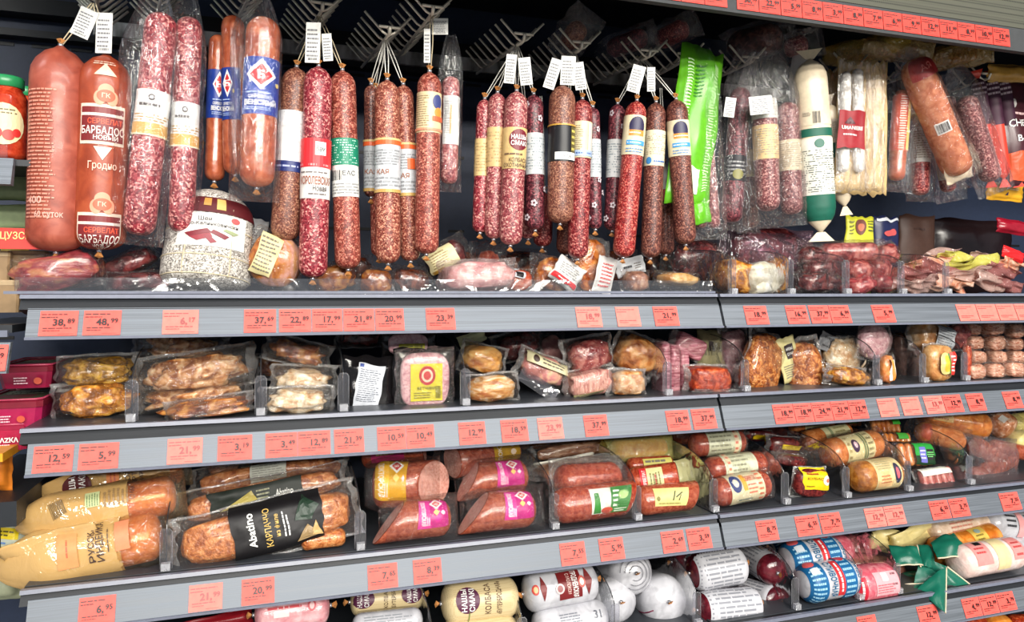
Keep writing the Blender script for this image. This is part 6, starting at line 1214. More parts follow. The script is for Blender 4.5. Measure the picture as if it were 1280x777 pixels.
# brown with cream labels
def crl(w, h): return (-0.02, 0.2, w, h, (232, 220, 170), [('o', -0.18, 0.02, 0.13, 0.2, (64, 34, 70)), ('o', -0.17, 0.05, 0.06, 0.1, (220, 190, 200)), ('r', 0.10, -0.44, 0.14, 0.44, (110, 130, 90)), ('r', 0.18, -0.44, 0.22, 0.44, (110, 130, 90)), ('f', 0.26, -0.4, 0.44, 0.4, 5, (150, 140, 100)), ('f', -0.46, -0.4, -0.36, 0.4, 4, (170, 150, 100))], 0)
lie('amber sausage with cream label and purple emblem, upper of two', 1030, 568, 1098, 552, 36, 1.43, 1.44, DOCTOR_O, [crl(44, 40)], fm=F_PK, fk=(1.15, 1.06, 0.012), grp=G3)
lie('amber ribbed sausage with cream and orange sleeve, lower of two', 1064, 602, 1122, 594, 38, 1.385, 1.39, meat([(160, 90, 28), (196, 122, 44), (214, 150, 70)], 30, 0.2), [(0.08, 0.2, 40, 48, (232, 212, 160), [('f', -0.4, 0.05, 0.2, 0.44, 6, (170, 160, 120)), ('r', -0.44, -0.4, 0.1, 0.0, (236, 196, 140)), ('f', -0.36, -0.3, 0.05, -0.06, 3, (190, 110, 70)), ('o', 0.30, -0.06, 0.12, 0.26, (40, 40, 70)), ('o', 0.30, -0.06, 0.06, 0.14, (200, 90, 100))], 0)], lv=3, fm=F_PK, fk=(1.06, 1.04, 0.006), grp=G3)
lie('amber sausage with pale green label behind its twins', 1004, 552, 1062, 540, 26, 1.50, 1.51, DOCTOR_O, [(0.1, 0.2, 40, 26, (226, 220, 170), [('r', -0.3, -0.5, -0.2, 0.5, (150, 160, 120)), ('f', -0.1, -0.4, 0.4, 0.4, 4, (170, 160, 110))], 0)], grp=G3)
lie('amber sausage far back with cream label under the right rail', 988, 534, 1040, 528, 20, 1.58, 1.58, DOCTOR_O, [(0, 0.2, 36, 18, (224, 214, 160), TXT(3), 0)], grp=G3)
# black trays of sausages
def tray(lab, cx, cy, w, h, Y, tilt, lbl, mat, n=4, lv=None, col=(30, 28, 30)):
    c = W(cx, cy, Y); m_ = mpp(cx, Y); a, b, nn = axes(tilt, 0, 20)
    t = thing('sausage_tray', lab, 'sausage', c - Vector((0, 0, h * m_ / 2)), 'trays of small sausages on the third shelf')
    add(t, 'tray', Pouch(c - nn * 0.006, a * w * m_ / 2, b * h * m_ / 2, 0.004, 0.012, 0.05, 0.0008, 2, 0.0).geo(14, 10), flat(col, 0.2, 0.6))
    for i in range(n):
        x = (-0.5 + (i + 0.5) / n) * 0.84 * w * m_
        C = Cyl(c + a * x + b * h * 0.40 * m_ + nn * 0.006, c + a * x - b * h * 0.42 * m_ + nn * 0.006, w * m_ * 0.40 / n, face=nn, seed=i); add(t, 'small_sausage', C.geo(12), mat)
    P = Pouch(c, a * w * m_ * 0.48, b * h * m_ * 0.48, 0.020, 0.0, 0.06, 0.0016, int(cx), 0.0, 0.4); add(t, 'film', P.geo(16, 10), F_PK)
    for (x, y, lw, lh, base, pr, rot) in lbl: label(t, P, x * m_, y * m_, lw * m_, lh * m_, base, pr, rot, 'label', off=0.002)
    return t
GL2 = [('r', -0.5, -0.1, 0.5, 0.5, (40, 150, 60)), ('r', -0.3, -0.4, 0.0, 0.3, (110, 110, 190)), ('r', 0.05, -0.3, 0.4, 0.2, (40, 40, 40)), ('f', 0.05, -0.2, 0.4, 0.1, 3, (120, 220, 120)), ('f', -0.28, -0.3, -0.02, 0.2, 3, (210, 210, 240))]
tray('black tray of grilled sausages with green label in the middle', 1142, 568, 64, 34, 1.43, 4, [(8, 0, 32, 26, (28, 60, 34), GL2, 0)], DOCTOR_O, 5)
tray('black tray of pink sausages with white band at the front', 1168, 598, 62, 32, 1.39, -2, [(-2, 9, 46, 9, (226, 228, 216), [], 0)], meat([(160, 70, 66), (190, 104, 96), (214, 140, 130)], 30, 0.2), 5)
tray('tray of orange sausages with small green mark under the rail', 1104, 532, 52, 22, 1.52, 2, [(12, 4, 12, 8, (60, 170, 50), [], 0)], ORANGE, 6)
tray('orange-topped sausage pack leaning by the film bag', 1118, 548, 50, 16, 1.47, 4, [(4, 2, 16, 8, (70, 160, 60), [], 0)], ORANGE, 5)
tray('tray with green stickers far back above the amber sausages', 1060, 527, 40, 14, 1.60, 2, [(0, 0, 14, 7, (70, 170, 60), [], 0)], DOCTOR_O, 5)
# loose film bags with frankfurters
lie('orange-brown thick frankfurter slanting down to the right', 1146, 538, 1204, 552, 26, 1.48, 1.45, DOCTOR_O, [(-0.4, 0.2, 10, 22, (200, 90, 60), [], 0)], fm=F_PK, grp=G3)
lie('big orange boiled sausage with netted end under the right rail', 1148, 518, 1236, 534, 34, 1.52, 1.46, ORANGE, [(-0.25, 0.3, 24, 16, (226, 190, 120), TXT(3, (170, 110, 60)), 0)], fm=F_PK, fk=(1.08, 1.05, 0.01), grp=G3)
lie('netted pinkish sausage end with white clip beside the big orange one', 1236, 520, 1266, 540, 34, 1.50, 1.45, meat([(170, 96, 50), (206, 136, 90), (230, 190, 160)], 40, 0.2), [(0.0, 0.2, 8, 8, WHITE, [], 0)], fm=F_PK, grp=G3)
for i, (x0, y0, x1, y1, d) in enumerate(((1216, 556, 1252, 572, 24), (1226, 592, 1266, 572, 22), (1210, 596, 1250, 586, 22), (1240, 558, 1282, 566, 20))):
    lie('plump frankfurter in the loose film bag, %s of four' % ORD[i], x0, y0, x1, y1, d, 1.42, 1.43, DOCTOR, [], lv=None, grp='frankfurters in the loose film bag', name='frankfurter')
pack('large loose clear film bag sagging over the shelf edge', 1240, 582, 90, 72, 1.385, F_BAG2, 0.02, 0.004, 8, 0, 0, wr=0.008, name='film_bag', cat='bag', bow=0.02, part='film')
lie('pale yellow wrapped sausage at the right edge, upper', 1262, 530, 1300, 524, 24, 1.50, 1.50, flat((222, 206, 120), 0.3), [(0, 0, 20, 14, None, TXT(3, (150, 140, 70)), 0)], grp=G3)
lie('pale yellow wrapped sausage at the right edge, lower', 1262, 552, 1300, 548, 26, 1.46, 1.46, flat((214, 200, 130), 0.3), [(0, 0, 20, 14, None, TXT(3, (150, 140, 70)), 0)], grp=G3)
# dim goods filling the back of the third shelf
for i, (x, w, mt) in enumerate(((240, 60, CARP), (480, 60, DOCTOR), (640, 50, CARP), (690, 60, DOCTOR_O), (860, 60, DOCTOR), (910, 50, REDBR), (1180, 60, DOCTOR_O))):
    lie('boiled sausage deep at the back of the third shelf, %s from left' % ORD[i], x - w / 2, 560 - (x - 240) * 0.03, x + w / 2, 558 - (x - 240) * 0.03, 30, 1.68, 1.68, mt, [], grp=G3)

# ------------------------------------------------------------------ fourth shelf
G4 = 'cooked sausages on the fourth shelf'
NET = lambda: dots((214, 194, 150), (182, 158, 110), 330, 0.35, 0.25)
def nash(cx): return [('o', 0.0, 0.28, 0.36, 0.17, (84, 30, 62)), ('t', 'НАШЫ', 0, 0.33, 0.055, WHITE, 0.55, 0.02), ('t', 'СМАКI', 0, 0.24, 0.055, WHITE, 0.55, 0.02)]
lie('pink sausage with red print showing under the third rail at left', 318, 768, 412, 756, 44, 1.40, 1.40, meat([(206, 130, 140), (222, 160, 166), (232, 184, 188)], 20, 0.25), [(-0.05, 0.3, 50, 10, None, [('f', -0.5, -0.3, 0.5, 0.3, 1, (196, 60, 70))], 0), (0.25, 0.25, 12, 14, None, [('o', 0, 0, 0.4, 0.46, (200, 80, 90)), ('o', 0, 0, 0.24, 0.3, (230, 190, 190))], 0), (-0.15, 0.0, 18, 8, (238, 230, 230), [], 0)], caps=(0.5, 0.5), grp=G4, clips=True)
pack('dark crimson pack under the third rail at left', 256, 784, 110, 26, 1.42, flat((130, 20, 30), 0.3), 0.014, 0.01, -6, grp=G4)
lie('tan netted sausage with two maroon ovals lying under the rail', 438, 752, 528, 742, 34, 1.46, 1.46, NET(), [(-0.35, 0.2, 22, 28, None, [('o', 0, 0, 0.48, 0.5, (84, 30, 62)), ('t', 'НАШЫ', 0, 0.15, 0.2, WHITE, 0.8), ('t', 'СМАКI', 0, -0.15, 0.2, WHITE, 0.8)], 90), (0.32, 0.2, 22, 26, None, [('o', 0, 0, 0.48, 0.5, (84, 30, 62)), ('t', 'НАШЫ', 0, 0.15, 0.2, WHITE, 0.8), ('t', 'СМАКI', 0, -0.15, 0.2, WHITE, 0.8)], 90), (0.0, 0.2, 28, 24, None, [('t', 'КОЛБАСА', 0, 0.15, 0.2, (90, 70, 50)), ('t', 'БУТЕРБРОД', 0, -0.25, 0.2, (90, 70, 50))], 90)], clips=True, grp=G4, caps=(0.5, 0.5))
lie('grey-white printed sausage below the tan netted one', 440, 784, 528, 774, 32, 1.40, 1.40, CASING_W, [(0, 0.3, 70, 18, None, TXT(5, (140, 144, 150)), 0)], grp=G4)
lie('large tan netted sausage with maroon oval and brown lettering', 552, 754, 646, 744, 50, 1.40, 1.40, NET(), [(-0.22, 0.15, 32, 30, None, [('o', 0, 0, 0.48, 0.5, (84, 30, 62)), ('t', 'НАШЫ', 0, 0.16, 0.22, WHITE, 0.8, 0.02), ('t', 'СМАКI', 0, -0.16, 0.22, WHITE, 0.8, 0.02)], 90), (0.10, 0.15, 40, 30, None, [('t', 'КОЛБАСА', 0, 0.2, 0.24, (90, 66, 50), 0.9), ('t', '«БУТЕРБРОДНАЯ»', 0, -0.28, 0.2, (90, 66, 50), 1.0)], 90), (-0.2, -0.7, 3, 22, None, [('r', -0.2, -0.5, 0.2, 0.5, (110, 130, 60))], 0)], clips=True, grp=G4, caps=(0.6, 0.6))
lie('second tan netted sausage lying beneath the large one', 552, 798, 646, 788, 44, 1.38, 1.38, NET(), [], grp=G4)
lie('white sausage with brown badges and lettering', 654, 742, 744, 724, 46, 1.40, 1.40, CASING_W, [(0.06, 0.15, 34, 30, (120, 34, 36), [('t', 'ГРОДНЕНСКАЯ', 0, 0.22, 0.22, WHITE, 0.9, 0.02), ('t', 'С МОЛОКОМ', -0.04, -0.06, 0.15, (230, 200, 190), 0.7), ('o', 0.08, -0.46, 0.17, 0.19, (206, 190, 190)), ('o', 0.08, -0.46, 0.11, 0.12, (150, 90, 90))], -90), (-0.30, 0.2, 10, 30, None, [('p', [(0, 0.5), (0.5, 0.0), (0, -0.5), (-0.4, 0.0)], (120, 40, 40))], 0), (0.30, 0.2, 12, 34, None, [('p', [(0, 0.5), (0.5, 0.0), (0, -0.5), (-0.4, 0.0)], (120, 40, 40))], 0), (-0.40, 0.2, 9, 12, None, [('o', 0, 0, 0.5, 0.5, (196, 70, 60)), ('o', 0, 0, 0.3, 0.3, (226, 170, 120))], 0), (0.22, 0.2, 9, 14, None, [('o', 0, 0, 0.5, 0.5, (196, 90, 80)), ('o', 0, 0, 0.3, 0.3, (240, 220, 210))], 0)], clips=True, grp=G4, caps=(0.5, 0.5))
lie('plain white printed sausage below the brown-badged one', 666, 784, 758, 768, 42, 1.385, 1.385, CASING_W, [(-0.05, 0.3, 34, 14, None, TXT(4, (120, 124, 134)), 0), (0.3, 0.3, 10, 12, None, [('t', '31', 0, 0, 0.8, (90, 94, 104))], 0)], grp=G4)
def ball(lab, cx, cy, d, Y, lbl, dx, dy):
    return lie(lab, cx + dx, cy + dy, cx, cy, d, Y + 0.16, Y, CASING_W, lbl, grp=G4, clips=True, caps=(0.8, 0.75))
def radial(t, C, fr=0.62):
    c = C.B - C.d * 0.002
    V, F = [], []
    for i in range(26):
        an = i * math.pi / 13
        for k, rr in ((0, 0.25), (1, fr)):
            pass
    return
t, C = ball('white sausage end facing out with circular print, topmost', 795, 716, 56, 1.40, [], -34, -10)
for rr in (0.30, 0.50, 0.68):
    pr_ = [C.pt(C.L - (0.75 * C.r) * (1 - math.sqrt(max(0, 1 - rr ** 2.4))) , a_ * math.pi / 20, C.r * rr) + C.d * 0.004 for a_ in range(0, 34)]
    add(t, 'print_ring', g_tube(pr_, 0.0008, 4), ink((130, 130, 138)))
ball('white sausage end facing out, lower left of the three', 776, 752, 54, 1.39, [(0.25, 0.6, 40, 20, None, TXT(5, (120, 120, 128)), 90)], -36, -14)
t, C = ball('white pleated sausage end facing out with maroon line, lower right of the three', 836, 752, 60, 1.385, [(0.30, 0.1, 16, 20, None, [('f', -0.3, -0.3, 0.3, 0.3, 2, (90, 84, 90))], 20)], -34, -14)
add(t, 'maroon_line', g_tube([C.pt(C.L * 0.45 + C.L * 0.5 * k / 10, -0.8, C.rad(C.L * 0.45 + C.L * 0.5 * k / 10) * 1.01) for k in range(11)], 0.0014, 4), ink((110, 30, 60)))
ball('white sausage body running back behind the topmost end', 742, 738, 40, 1.45, [(0, 0.3, 30, 30, None, TXT(6, (150, 150, 158)), 0)], -30, -12)
# dark red / grey print sausages
DR = meat([(74, 14, 26), (98, 24, 36), (120, 40, 50)], 20, 0.22, (1, 1, 1), 0.1, 0.5)
def gp(n=11): return [('f', -0.48, -0.44, 0.48, 0.44, n, (140, 142, 150)), ('b', 0.08, -0.4, 0.24, 0.3, (70, 70, 78))]
def dr(lab, x0, y0, x1, y1, d, Y0, Y1, q=-0.35, hh=1.5, lv=None):
    t, C = lie(lab, x0, y0, x1, y1, d, Y0, Y1, DR, [(0.0, q, abs(x1 - x0) * 0.98, d * hh, (206, 206, 212), gp(), 0)], grp=G4, clips=True, lv=lv, caps=(0.6, 0.6))
    L = C.L * 0.98; z = [C(-L / 2 + L * k / 40, q * C.r + d * hh / 2 * mpp(x0, Y0) + (0.0016 if k % 2 else -0.0016), 0.0016) for k in range(41)]
    add(t, 'zigzag_edge', g_tube(z, 0.0009, 3), ink((40, 20, 30)))
dr('maroon sausage with grey text panel and barcode, upper left of its pile', 862, 716, 930, 704, 46, 1.43, 1.42)
dr('maroon sausage with grey text panel pointing outwards, upper right of its pile', 930, 690, 972, 716, 36, 1.54, 1.40)
dr('maroon sausage with grey text panel, lower left of its pile', 872, 762, 948, 754, 42, 1.385, 1.385, 0.1, 1.6)
dr('maroon sausage with grey text panel pointing outwards, lower right of its pile', 928, 738, 974, 752, 36, 1.50, 1.395)
dr('maroon sausage with white triangle mark far back under the rail', 840, 702, 905, 690, 40, 1.50, 1.52, -0.2, 1.0)
# blue banded
BLU = (28, 98, 150)
def blue(lab, x0, y0, x1, y1, d, Y0, Y1, lv=None):
    pr = lambda s: [(-0.33, 0.1, 22, d * 1.9, BLU, [('f', -0.4, -0.4, 0.4, 0.2, 9, (150, 196, 220)), ('r', -0.3, 0.1, 0.2, 0.2, (214, 226, 236)), ('o', -0.1, 0.3, 0.3, 0.08, (214, 90, 90))], 0), (0.22, 0.1, 18, d * 1.9, BLU, [('f', -0.4, -0.4, 0.4, 0.3, 9, (150, 196, 220)), ('o', 0.0, 0.34, 0.4, 0.09, (206, 60, 70))], 0),
          (-0.09, 0.15, d * 0.95, 12, None, [('t', 'СЛИВОЧНАЯ', 0, 0, 0.7, (20, 90, 130), 1.0, 0.02)], -90), (0.05, 0.15, d * 1.0, 10, (206, 50, 54), [('f', -0.4, -0.3, 0.4, 0.3, 1, (240, 226, 226))], -90), (0.40, 0.1, d * 1.0, 10, None, [('t', 'СЛИВОЧНАЯ', 0, 0, 0.7, (20, 90, 130), 1.0)], -90)]
    return lie(lab, x0, y0, x1, y1, d, Y0, Y1, CASING_W, pr(1), grp=G4, lv=lv, caps=(0.55, 0.55))
blue('white sausage with blue bands and red ribbon lettering, upper of two', 980, 702, 1048, 690, 46, 1.42, 1.42)
blue('white sausage with blue bands and red ribbon lettering, lower of two', 1000, 742, 1066, 730, 46, 1.365, 1.37, 4)
blue('white sausage with blue bands half hidden under the rail', 962, 688, 1018, 676, 30, 1.52, 1.52)
PK = meat([(196, 84, 100), (214, 112, 124), (226, 146, 152)], 30, 0.22, (1, 1, 1), 0.1, 0.5)
lie('raspberry-pink sausage with pale label and barcode', 1060, 732, 1114, 724, 46, 1.37, 1.37, PK, [(0.1, 0.0, 36, 28, (226, 170, 176), [('r', -0.2, 0.1, 0.05, 0.45, (230, 226, 226)), ('f', -0.45, -0.4, 0.3, 0.0, 4, (196, 100, 110)), ('b', 0.2, -0.1, 0.4, 0.4, (120, 60, 70))], 0), (-0.42, -0.2, 30, 9, (206, 40, 60), [('f', -0.4, -0.25, 0.4, 0.25, 1, WHITE)], 90)], grp=G4, caps=(0.5, 0.5))
lie('raspberry-pink sausage far back above the blue-banded ones', 1018, 692, 1062, 684, 36, 1.50, 1.50, PK, [], grp=G4)
for i, (y, yy) in enumerate(((688, 1.56), (706, 1.50))):
    lie('long brown smooth sausage running along the back, %s of two' % ('upper', 'lower')[i], 1050, y, 1128, y - 4 + 14 * i, 36, yy, yy - 0.04, meat([(120, 70, 60), (146, 90, 76), (166, 110, 94)], 16, 0.3, (1, 1, 1), 0.1, 0.3), [], grp=G4)
# green and cream twisted bags, sausages at right
M_GRB = flat((22, 104, 84), 0.3, 0.5); M_CRB = flat((226, 208, 142), 0.35, 0.5)
def twisted(lab, cx, cy, w, h, Y, tilt, mat, seed, trim=True, prt=None):
    c = W(cx, cy, Y); m_ = mpp(cx, Y); a, b, n = axes(tilt)
    t = thing('twisted_bag_end', lab, 'bag', c - Vector((0, 0, h * m_ / 2)), 'twisted ends of bagged sausages')
    V, F = [], []; nu, nv = 14, 10
    for s in (1, -1):
        for j in range(nv + 1):
            for i in range(nu + 1):
                u, v = -1 + 2 * i / nu, -1 + 2 * j / nv
                fan = 0.62 + 0.38 * (u + 1) / 2
                z = 0.014 * mnoise.noise(Vector((u * 1.2 + seed, v * 3.2 * 1.0, seed))) * (0.4 + fan) + s * (0.0008 + 0.012 * max(0, (1 - u) / 2) * max(0, 1 - v * v))
                V.append(c + a * (u * w * m_ / 2) + b * (v * fan * h * m_ / 2 + 0.004 * mnoise.noise(Vector((u * 2, seed, 1)))) + n * z)
    o = (nu + 1) * (nv + 1); I = lambda i, j: j * (nu + 1) + i
    for j in range(nv):
        for i in range(nu):
            F.append((I(i, j), I(i + 1, j), I(i + 1, j + 1), I(i, j + 1))); F.append((o + I(i, j), o + I(i, j + 1), o + I(i + 1, j + 1), o + I(i + 1, j)))
    for j in range(nv): F.append((I(nu, j), o + I(nu, j), o + I(nu, j + 1), I(nu, j + 1))); F.append((I(0, j), I(0, j + 1), o + I(0, j + 1), o + I(0, j)))
    for i in range(nu): F.append((I(i, 0), o + I(i, 0), o + I(i + 1, 0), I(i + 1, 0))); F.append((I(i, nv), I(i + 1, nv), o + I(i + 1, nv), o + I(i, nv)))
    add(t, 'film', (V, F), mat)
    if trim: add(t, 'trim', g_tube([V[I(nu, j)] for j in range(nv + 1)], 0.0022, 5), M_CREAMF)
    return t
def flap(lab, cs, trim, seed, mat=None, bulge=0.012):
    """curved sheet of bag film between four corners (pixel x, y, distance), cream weld along the named edges"""
    K = [W(*c) for c in cs]; n = (K[1] - K[0]).cross(K[0] - K[3]).normalized()
    if n.y > 0: n = -n
    t = thing('bag_end', lab, 'bag', (K[2] + K[3]) / 2, 'ends of the green bags'); N = 12; V, F = [], []
    for s in (1, -1):
        for j in range(N + 1):
            for i in range(N + 1):
                u, v = i / N, j / N
                P = K[0] * (1 - u) * (1 - v) + K[1] * u * (1 - v) + K[2] * u * v + K[3] * (1 - u) * v
                V.append(P + n * (bulge * 4 * u * (1 - u) * (0.4 + v * (1 - v) * 2.4) + 0.006 * mnoise.noise(Vector((u * 3 + seed, v * 3, seed * 1.7))) + s * 0.0007))
    o = (N + 1) ** 2; I = lambda i, j: j * (N + 1) + i
    for j in range(N):
        for i in range(N): F += [(I(i, j), I(i + 1, j), I(i + 1, j + 1), I(i, j + 1)), (o + I(i, j), o + I(i, j + 1), o + I(i + 1, j + 1), o + I(i + 1, j))]
    add(t, 'film', (V, F), mat or M_GRB)
    E = {'t': [I(k, 0) for k in range(N + 1)], 'b': [I(k, N) for k in range(N + 1)], 'l': [I(0, k) for k in range(N + 1)], 'r': [I(N, k) for k in range(N + 1)]}
    for q in trim: add(t, 'weld_edge', g_tube([V[k] for k in E[q]], 0.0020, 5), M_CREAMF)
    return t
flap('green bag flap at the upper left by the divider with cream lower edge', [(1110, 682, 1.43), (1146, 684, 1.40), (1154, 706, 1.375), (1120, 707, 1.39)], 'b', 1)
flap('green bag flap standing in the middle with cream left edge', [(1146, 680, 1.42), (1168, 684, 1.40), (1168, 712, 1.37), (1151, 708, 1.375)], 'l', 2)
flap('broad green bag flap fanning right with cream lower edge', [(1163, 678, 1.40), (1192, 666, 1.40), (1220, 699, 1.352), (1172, 698, 1.36)], 'b', 3, None, 0.02)
flap('green bag body panel in the centre of the twisted ends', [(1148, 704, 1.385), (1186, 708, 1.375), (1184, 744, 1.35), (1140, 740, 1.36)], '', 7)
flap('green bag flap low at the left with cream upper edge', [(1120, 732, 1.385), (1177, 731, 1.345), (1152, 756, 1.335), (1122, 748, 1.35)], 't', 4)
flap('green bag flap slanting down right over the pink sausage, cream upper edge', [(1160, 698, 1.38), (1184, 708, 1.352), (1220, 736, 1.325), (1180, 742, 1.345)], 'r', 6)
flap('green bag tail hanging over the shelf rail with cream right edge', [(1146, 738, 1.345), (1183, 708, 1.345), (1182, 767, 1.283), (1176, 762, 1.284)], 'r', 5)
lie('sausage in green film lying beneath the twisted ends', 1126, 734, 1190, 728, 36, 1.42, 1.42, M_GRB, [(0.2, 0.5, 14, 16, None, [('p', [(-0.4, -0.5), (0.4, -0.5), (0.1, 0.5)], (170, 210, 220))], 0)], grp=G4, name='green_sausage')
twisted('cream twisted bag end at the back', 1108, 676, 52, 34, 1.48, 10, M_CRB, 7, False)
twisted('cream twisted bag end fanning right under the rail', 1142, 672, 66, 40, 1.46, -10, M_CRB, 8, False)
lie('beige wrapped sausage with faint print under the right rail', 1160, 666, 1232, 652, 26, 1.46, 1.46, meat([(206, 176, 150), (222, 196, 172), (230, 208, 190)], 20, 0.3), [(0, 0.2, 50, 16, None, TXT(3, (196, 130, 110)), 0)], grp=G4)
lie('orange tied sausage with yellow label and twine grid', 1166, 690, 1244, 668, 34, 1.43, 1.43, ORANGE, [(0.12, 0.2, 22, 32, (226, 190, 90), [('f', -0.3, -0.4, 0.3, 0.2, 4, (140, 120, 50)), ('o', 0, 0.3, 0.2, 0.1, (150, 170, 160))], 0)], grp=G4, caps=(0.5, 0.5))
lie('pink-printed white sausage with cream middle band lying in front', 1192, 718, 1270, 704, 40, 1.345, 1.345, meat([(222, 190, 180), (232, 204, 196), (240, 222, 216)], 14, 0.25), [(0.08, 0.3, 20, 44, (232, 212, 160), [], 0), (-0.22, 0.45, 26, 30, (230, 150, 146), [('f', -0.35, -0.1, 0.35, 0.25, 2, (190, 70, 70)), ('r', -0.1, 0.3, 0.3, 0.5, BLK)], 0), (0.34, 0.45, 22, 30, (230, 150, 146), [('f', -0.35, -0.1, 0.35, 0.25, 2, (190, 70, 70)), ('f', -0.3, -0.4, 0.3, -0.2, 1, (190, 80, 80))], 0)], lv=4, grp=G4, caps=(0.5, 0.5))
lie('white sausage with pink and black print at the right edge', 1226, 652, 1300, 660, 38, 1.46, 1.44, CASING_W, [(-0.05, 0.2, 40, 34, None, [('f', -0.5, -0.2, -0.1, 0.5, 4, (60, 60, 64)), ('r', -0.08, -0.5, 0.14, 0.5, (230, 160, 160)), ('f', 0.2, -0.4, 0.5, 0.4, 4, (90, 90, 94))], 0)], grp=G4)
lie('white film-wrapped sausage below the pink and black printed one', 1254, 692, 1310, 688, 40, 1.42, 1.42, CASING_W, [(0, 0.2, 20, 24, None, TXT(4, (150, 150, 156)), 0)], grp=G4)
piece('bit of green lettuce print on a pack at the right edge', 1276, 712, 16, 26, 1.41, flat((70, 160, 40), 0.4), None, 0.6, 0, fm=False, name='green_pack', cat='pack')
# base shelf goods glimpsed at the bottom right
for i, (x, mt) in enumerate(((1216, PAPRIKA), (1246, ORANGE), (1274, PAPRIKA))):
    lie('orange-red packet at the bottom right corner, %s of three' % ORD[i], x - 14, 784, x + 14, 782, 30, 1.36, 1.36, mt, [], name='packet', cat='pack', grp='packets at the bottom right corner')

# ================================================================== neighbouring fixture at the left edge
YN = 1.42
def jar(lab, cx, y0, y1, d, Y):
    A, B = W(cx, y0, Y), W(cx, y1, Y); r = d / 2 * mpp(cx, Y); h = A.z - B.z
    t = thing('sauce_jar', lab, 'jar', B, 'sauce jars at the left edge')
    def lathe(pr, k=22):
        V, F = [], []
        for (z, q) in pr:
            for j in range(k): V.append(Vector((B.x + math.cos(2 * math.pi * j / k) * q, B.y + math.sin(2 * math.pi * j / k) * q, B.z + z)))
        for i in range(len(pr) - 1):
            for j in range(k): F.append((i * k + j, i * k + (j + 1) % k, (i + 1) * k + (j + 1) % k, (i + 1) * k + j))
        F.append(tuple(range(k - 1, -1, -1))); F.append(tuple(range((len(pr) - 1) * k, len(pr) * k)))
        return V, F
    add(t, 'glass', lathe([(0, 0.9 * r), (0.06 * h, r), (0.74 * h, r), (0.80 * h, 0.88 * r), (0.84 * h, 0.76 * r), (0.90 * h, 0.74 * r)]), meat([(150, 40, 20), (180, 56, 30), (196, 74, 44)], 40, 0.12, (1, 1, 1), 0.05, 1.0))
    add(t, 'lid', lathe([(0.865 * h, 0.80 * r), (0.87 * h, 0.84 * r), (0.985 * h, 0.84 * r), (h, 0.78 * r)]), flat((40, 140, 84), 0.3, 0.5))
    C = Cyl(B + Vector((0, 0, h * 0.08)), B + Vector((0, 0, h * 0.72)), r, 'cut', 'cut', wob=0)
    label(t, C, 0, 0, 2.0 * r, h * 0.50, None, [('o', 0, 0, 0.5, 0.5, (222, 206, 160)), ('f', -0.3, 0.22, 0.35, 0.38, 2, (90, 80, 50)), ('o', -0.15, -0.22, 0.14, 0.14, (206, 40, 36)), ('o', 0.12, -0.26, 0.14, 0.13, (214, 50, 40)), ('o', 0.3, -0.2, 0.1, 0.1, (196, 40, 36))], -90, 'label')
    return t
jar('tomato sauce jar with green lid and cream label at the left edge', 8, 97, 200, 46, YN + 0.02)
jar('second tomato sauce jar with green lid, behind and to the right', 32, 110, 196, 30, YN + 0.16)
xn = XofP(-60, YN); xr = XofP(17, YN - 0.06)
t = thing('shelf', 'short neighbouring shelf under the sauce jars with pale rail', 'shelf', W(0, 230, YN)); z = W(8, 203, YN).z
add(t, 'deck', g_box(xn, YN - 0.05, z - 0.012, xr + 0.03, YN + 0.30, z - 0.002), M_DARK, False)
add(t, 'price_rail', g_prism([(YN - 0.075, z - 0.045), (YN - 0.06, z - 0.046), (YN - 0.05, z - 0.002), (YN - 0.06, z - 0.002)], 'x', xn, xr), M_RAIL, False)
add(t, 'guard', g_box(xn, YN - 0.056, z, xr - 0.01, YN - 0.053, z + 0.02), M_CLEAR, False)
for i, (y0, y1) in enumerate(((216, 252), (254, 290))):
    pack('sage green flat box on the neighbouring fixture, %s of two' % ('upper', 'lower')[i], 14, (y0 + y1) / 2, 84, y1 - y0 - 3, YN + 0.10, flat((136, 152, 112), 0.5), 0.02, 0.02, 0, 0, 0, (), 'flat_box', 'box', 0.02, 0.0002, 'sage green boxes at the left edge', 0.0, 'carton', 0.2)
c = W(14, 298, YN - 0.02); m_ = mpp(14, YN)
t = thing('shelf_sign', 'red sign card with yellow lettering at the left edge', 'sign', c - Vector((0, 0, 0.02)))
add(t, 'card', g_obox(c, Vector((58 * m_, 0, -0.0)), Vector((0, 0.004, 13 * m_)), Vector((0, -0.001, 0.0002))), flat((216, 44, 32), 0.4), False)
label(t, Plane(c + Vector((0, -0.0016, 0)), (1, 0, 0), (0, 0.1, 1)), 0, 0, 116 * m_, 26 * m_, None, [('t', 'ФРАНЦУЗСКИЙ', -0.02, 0.15, 0.34, (246, 196, 120), 0.66), ('f', 0.0, -0.42, 0.32, -0.34, 1, (240, 180, 120)), ('f', -0.4, -0.15, -0.08, -0.05, 1, (240, 180, 120))], off=0.0004)
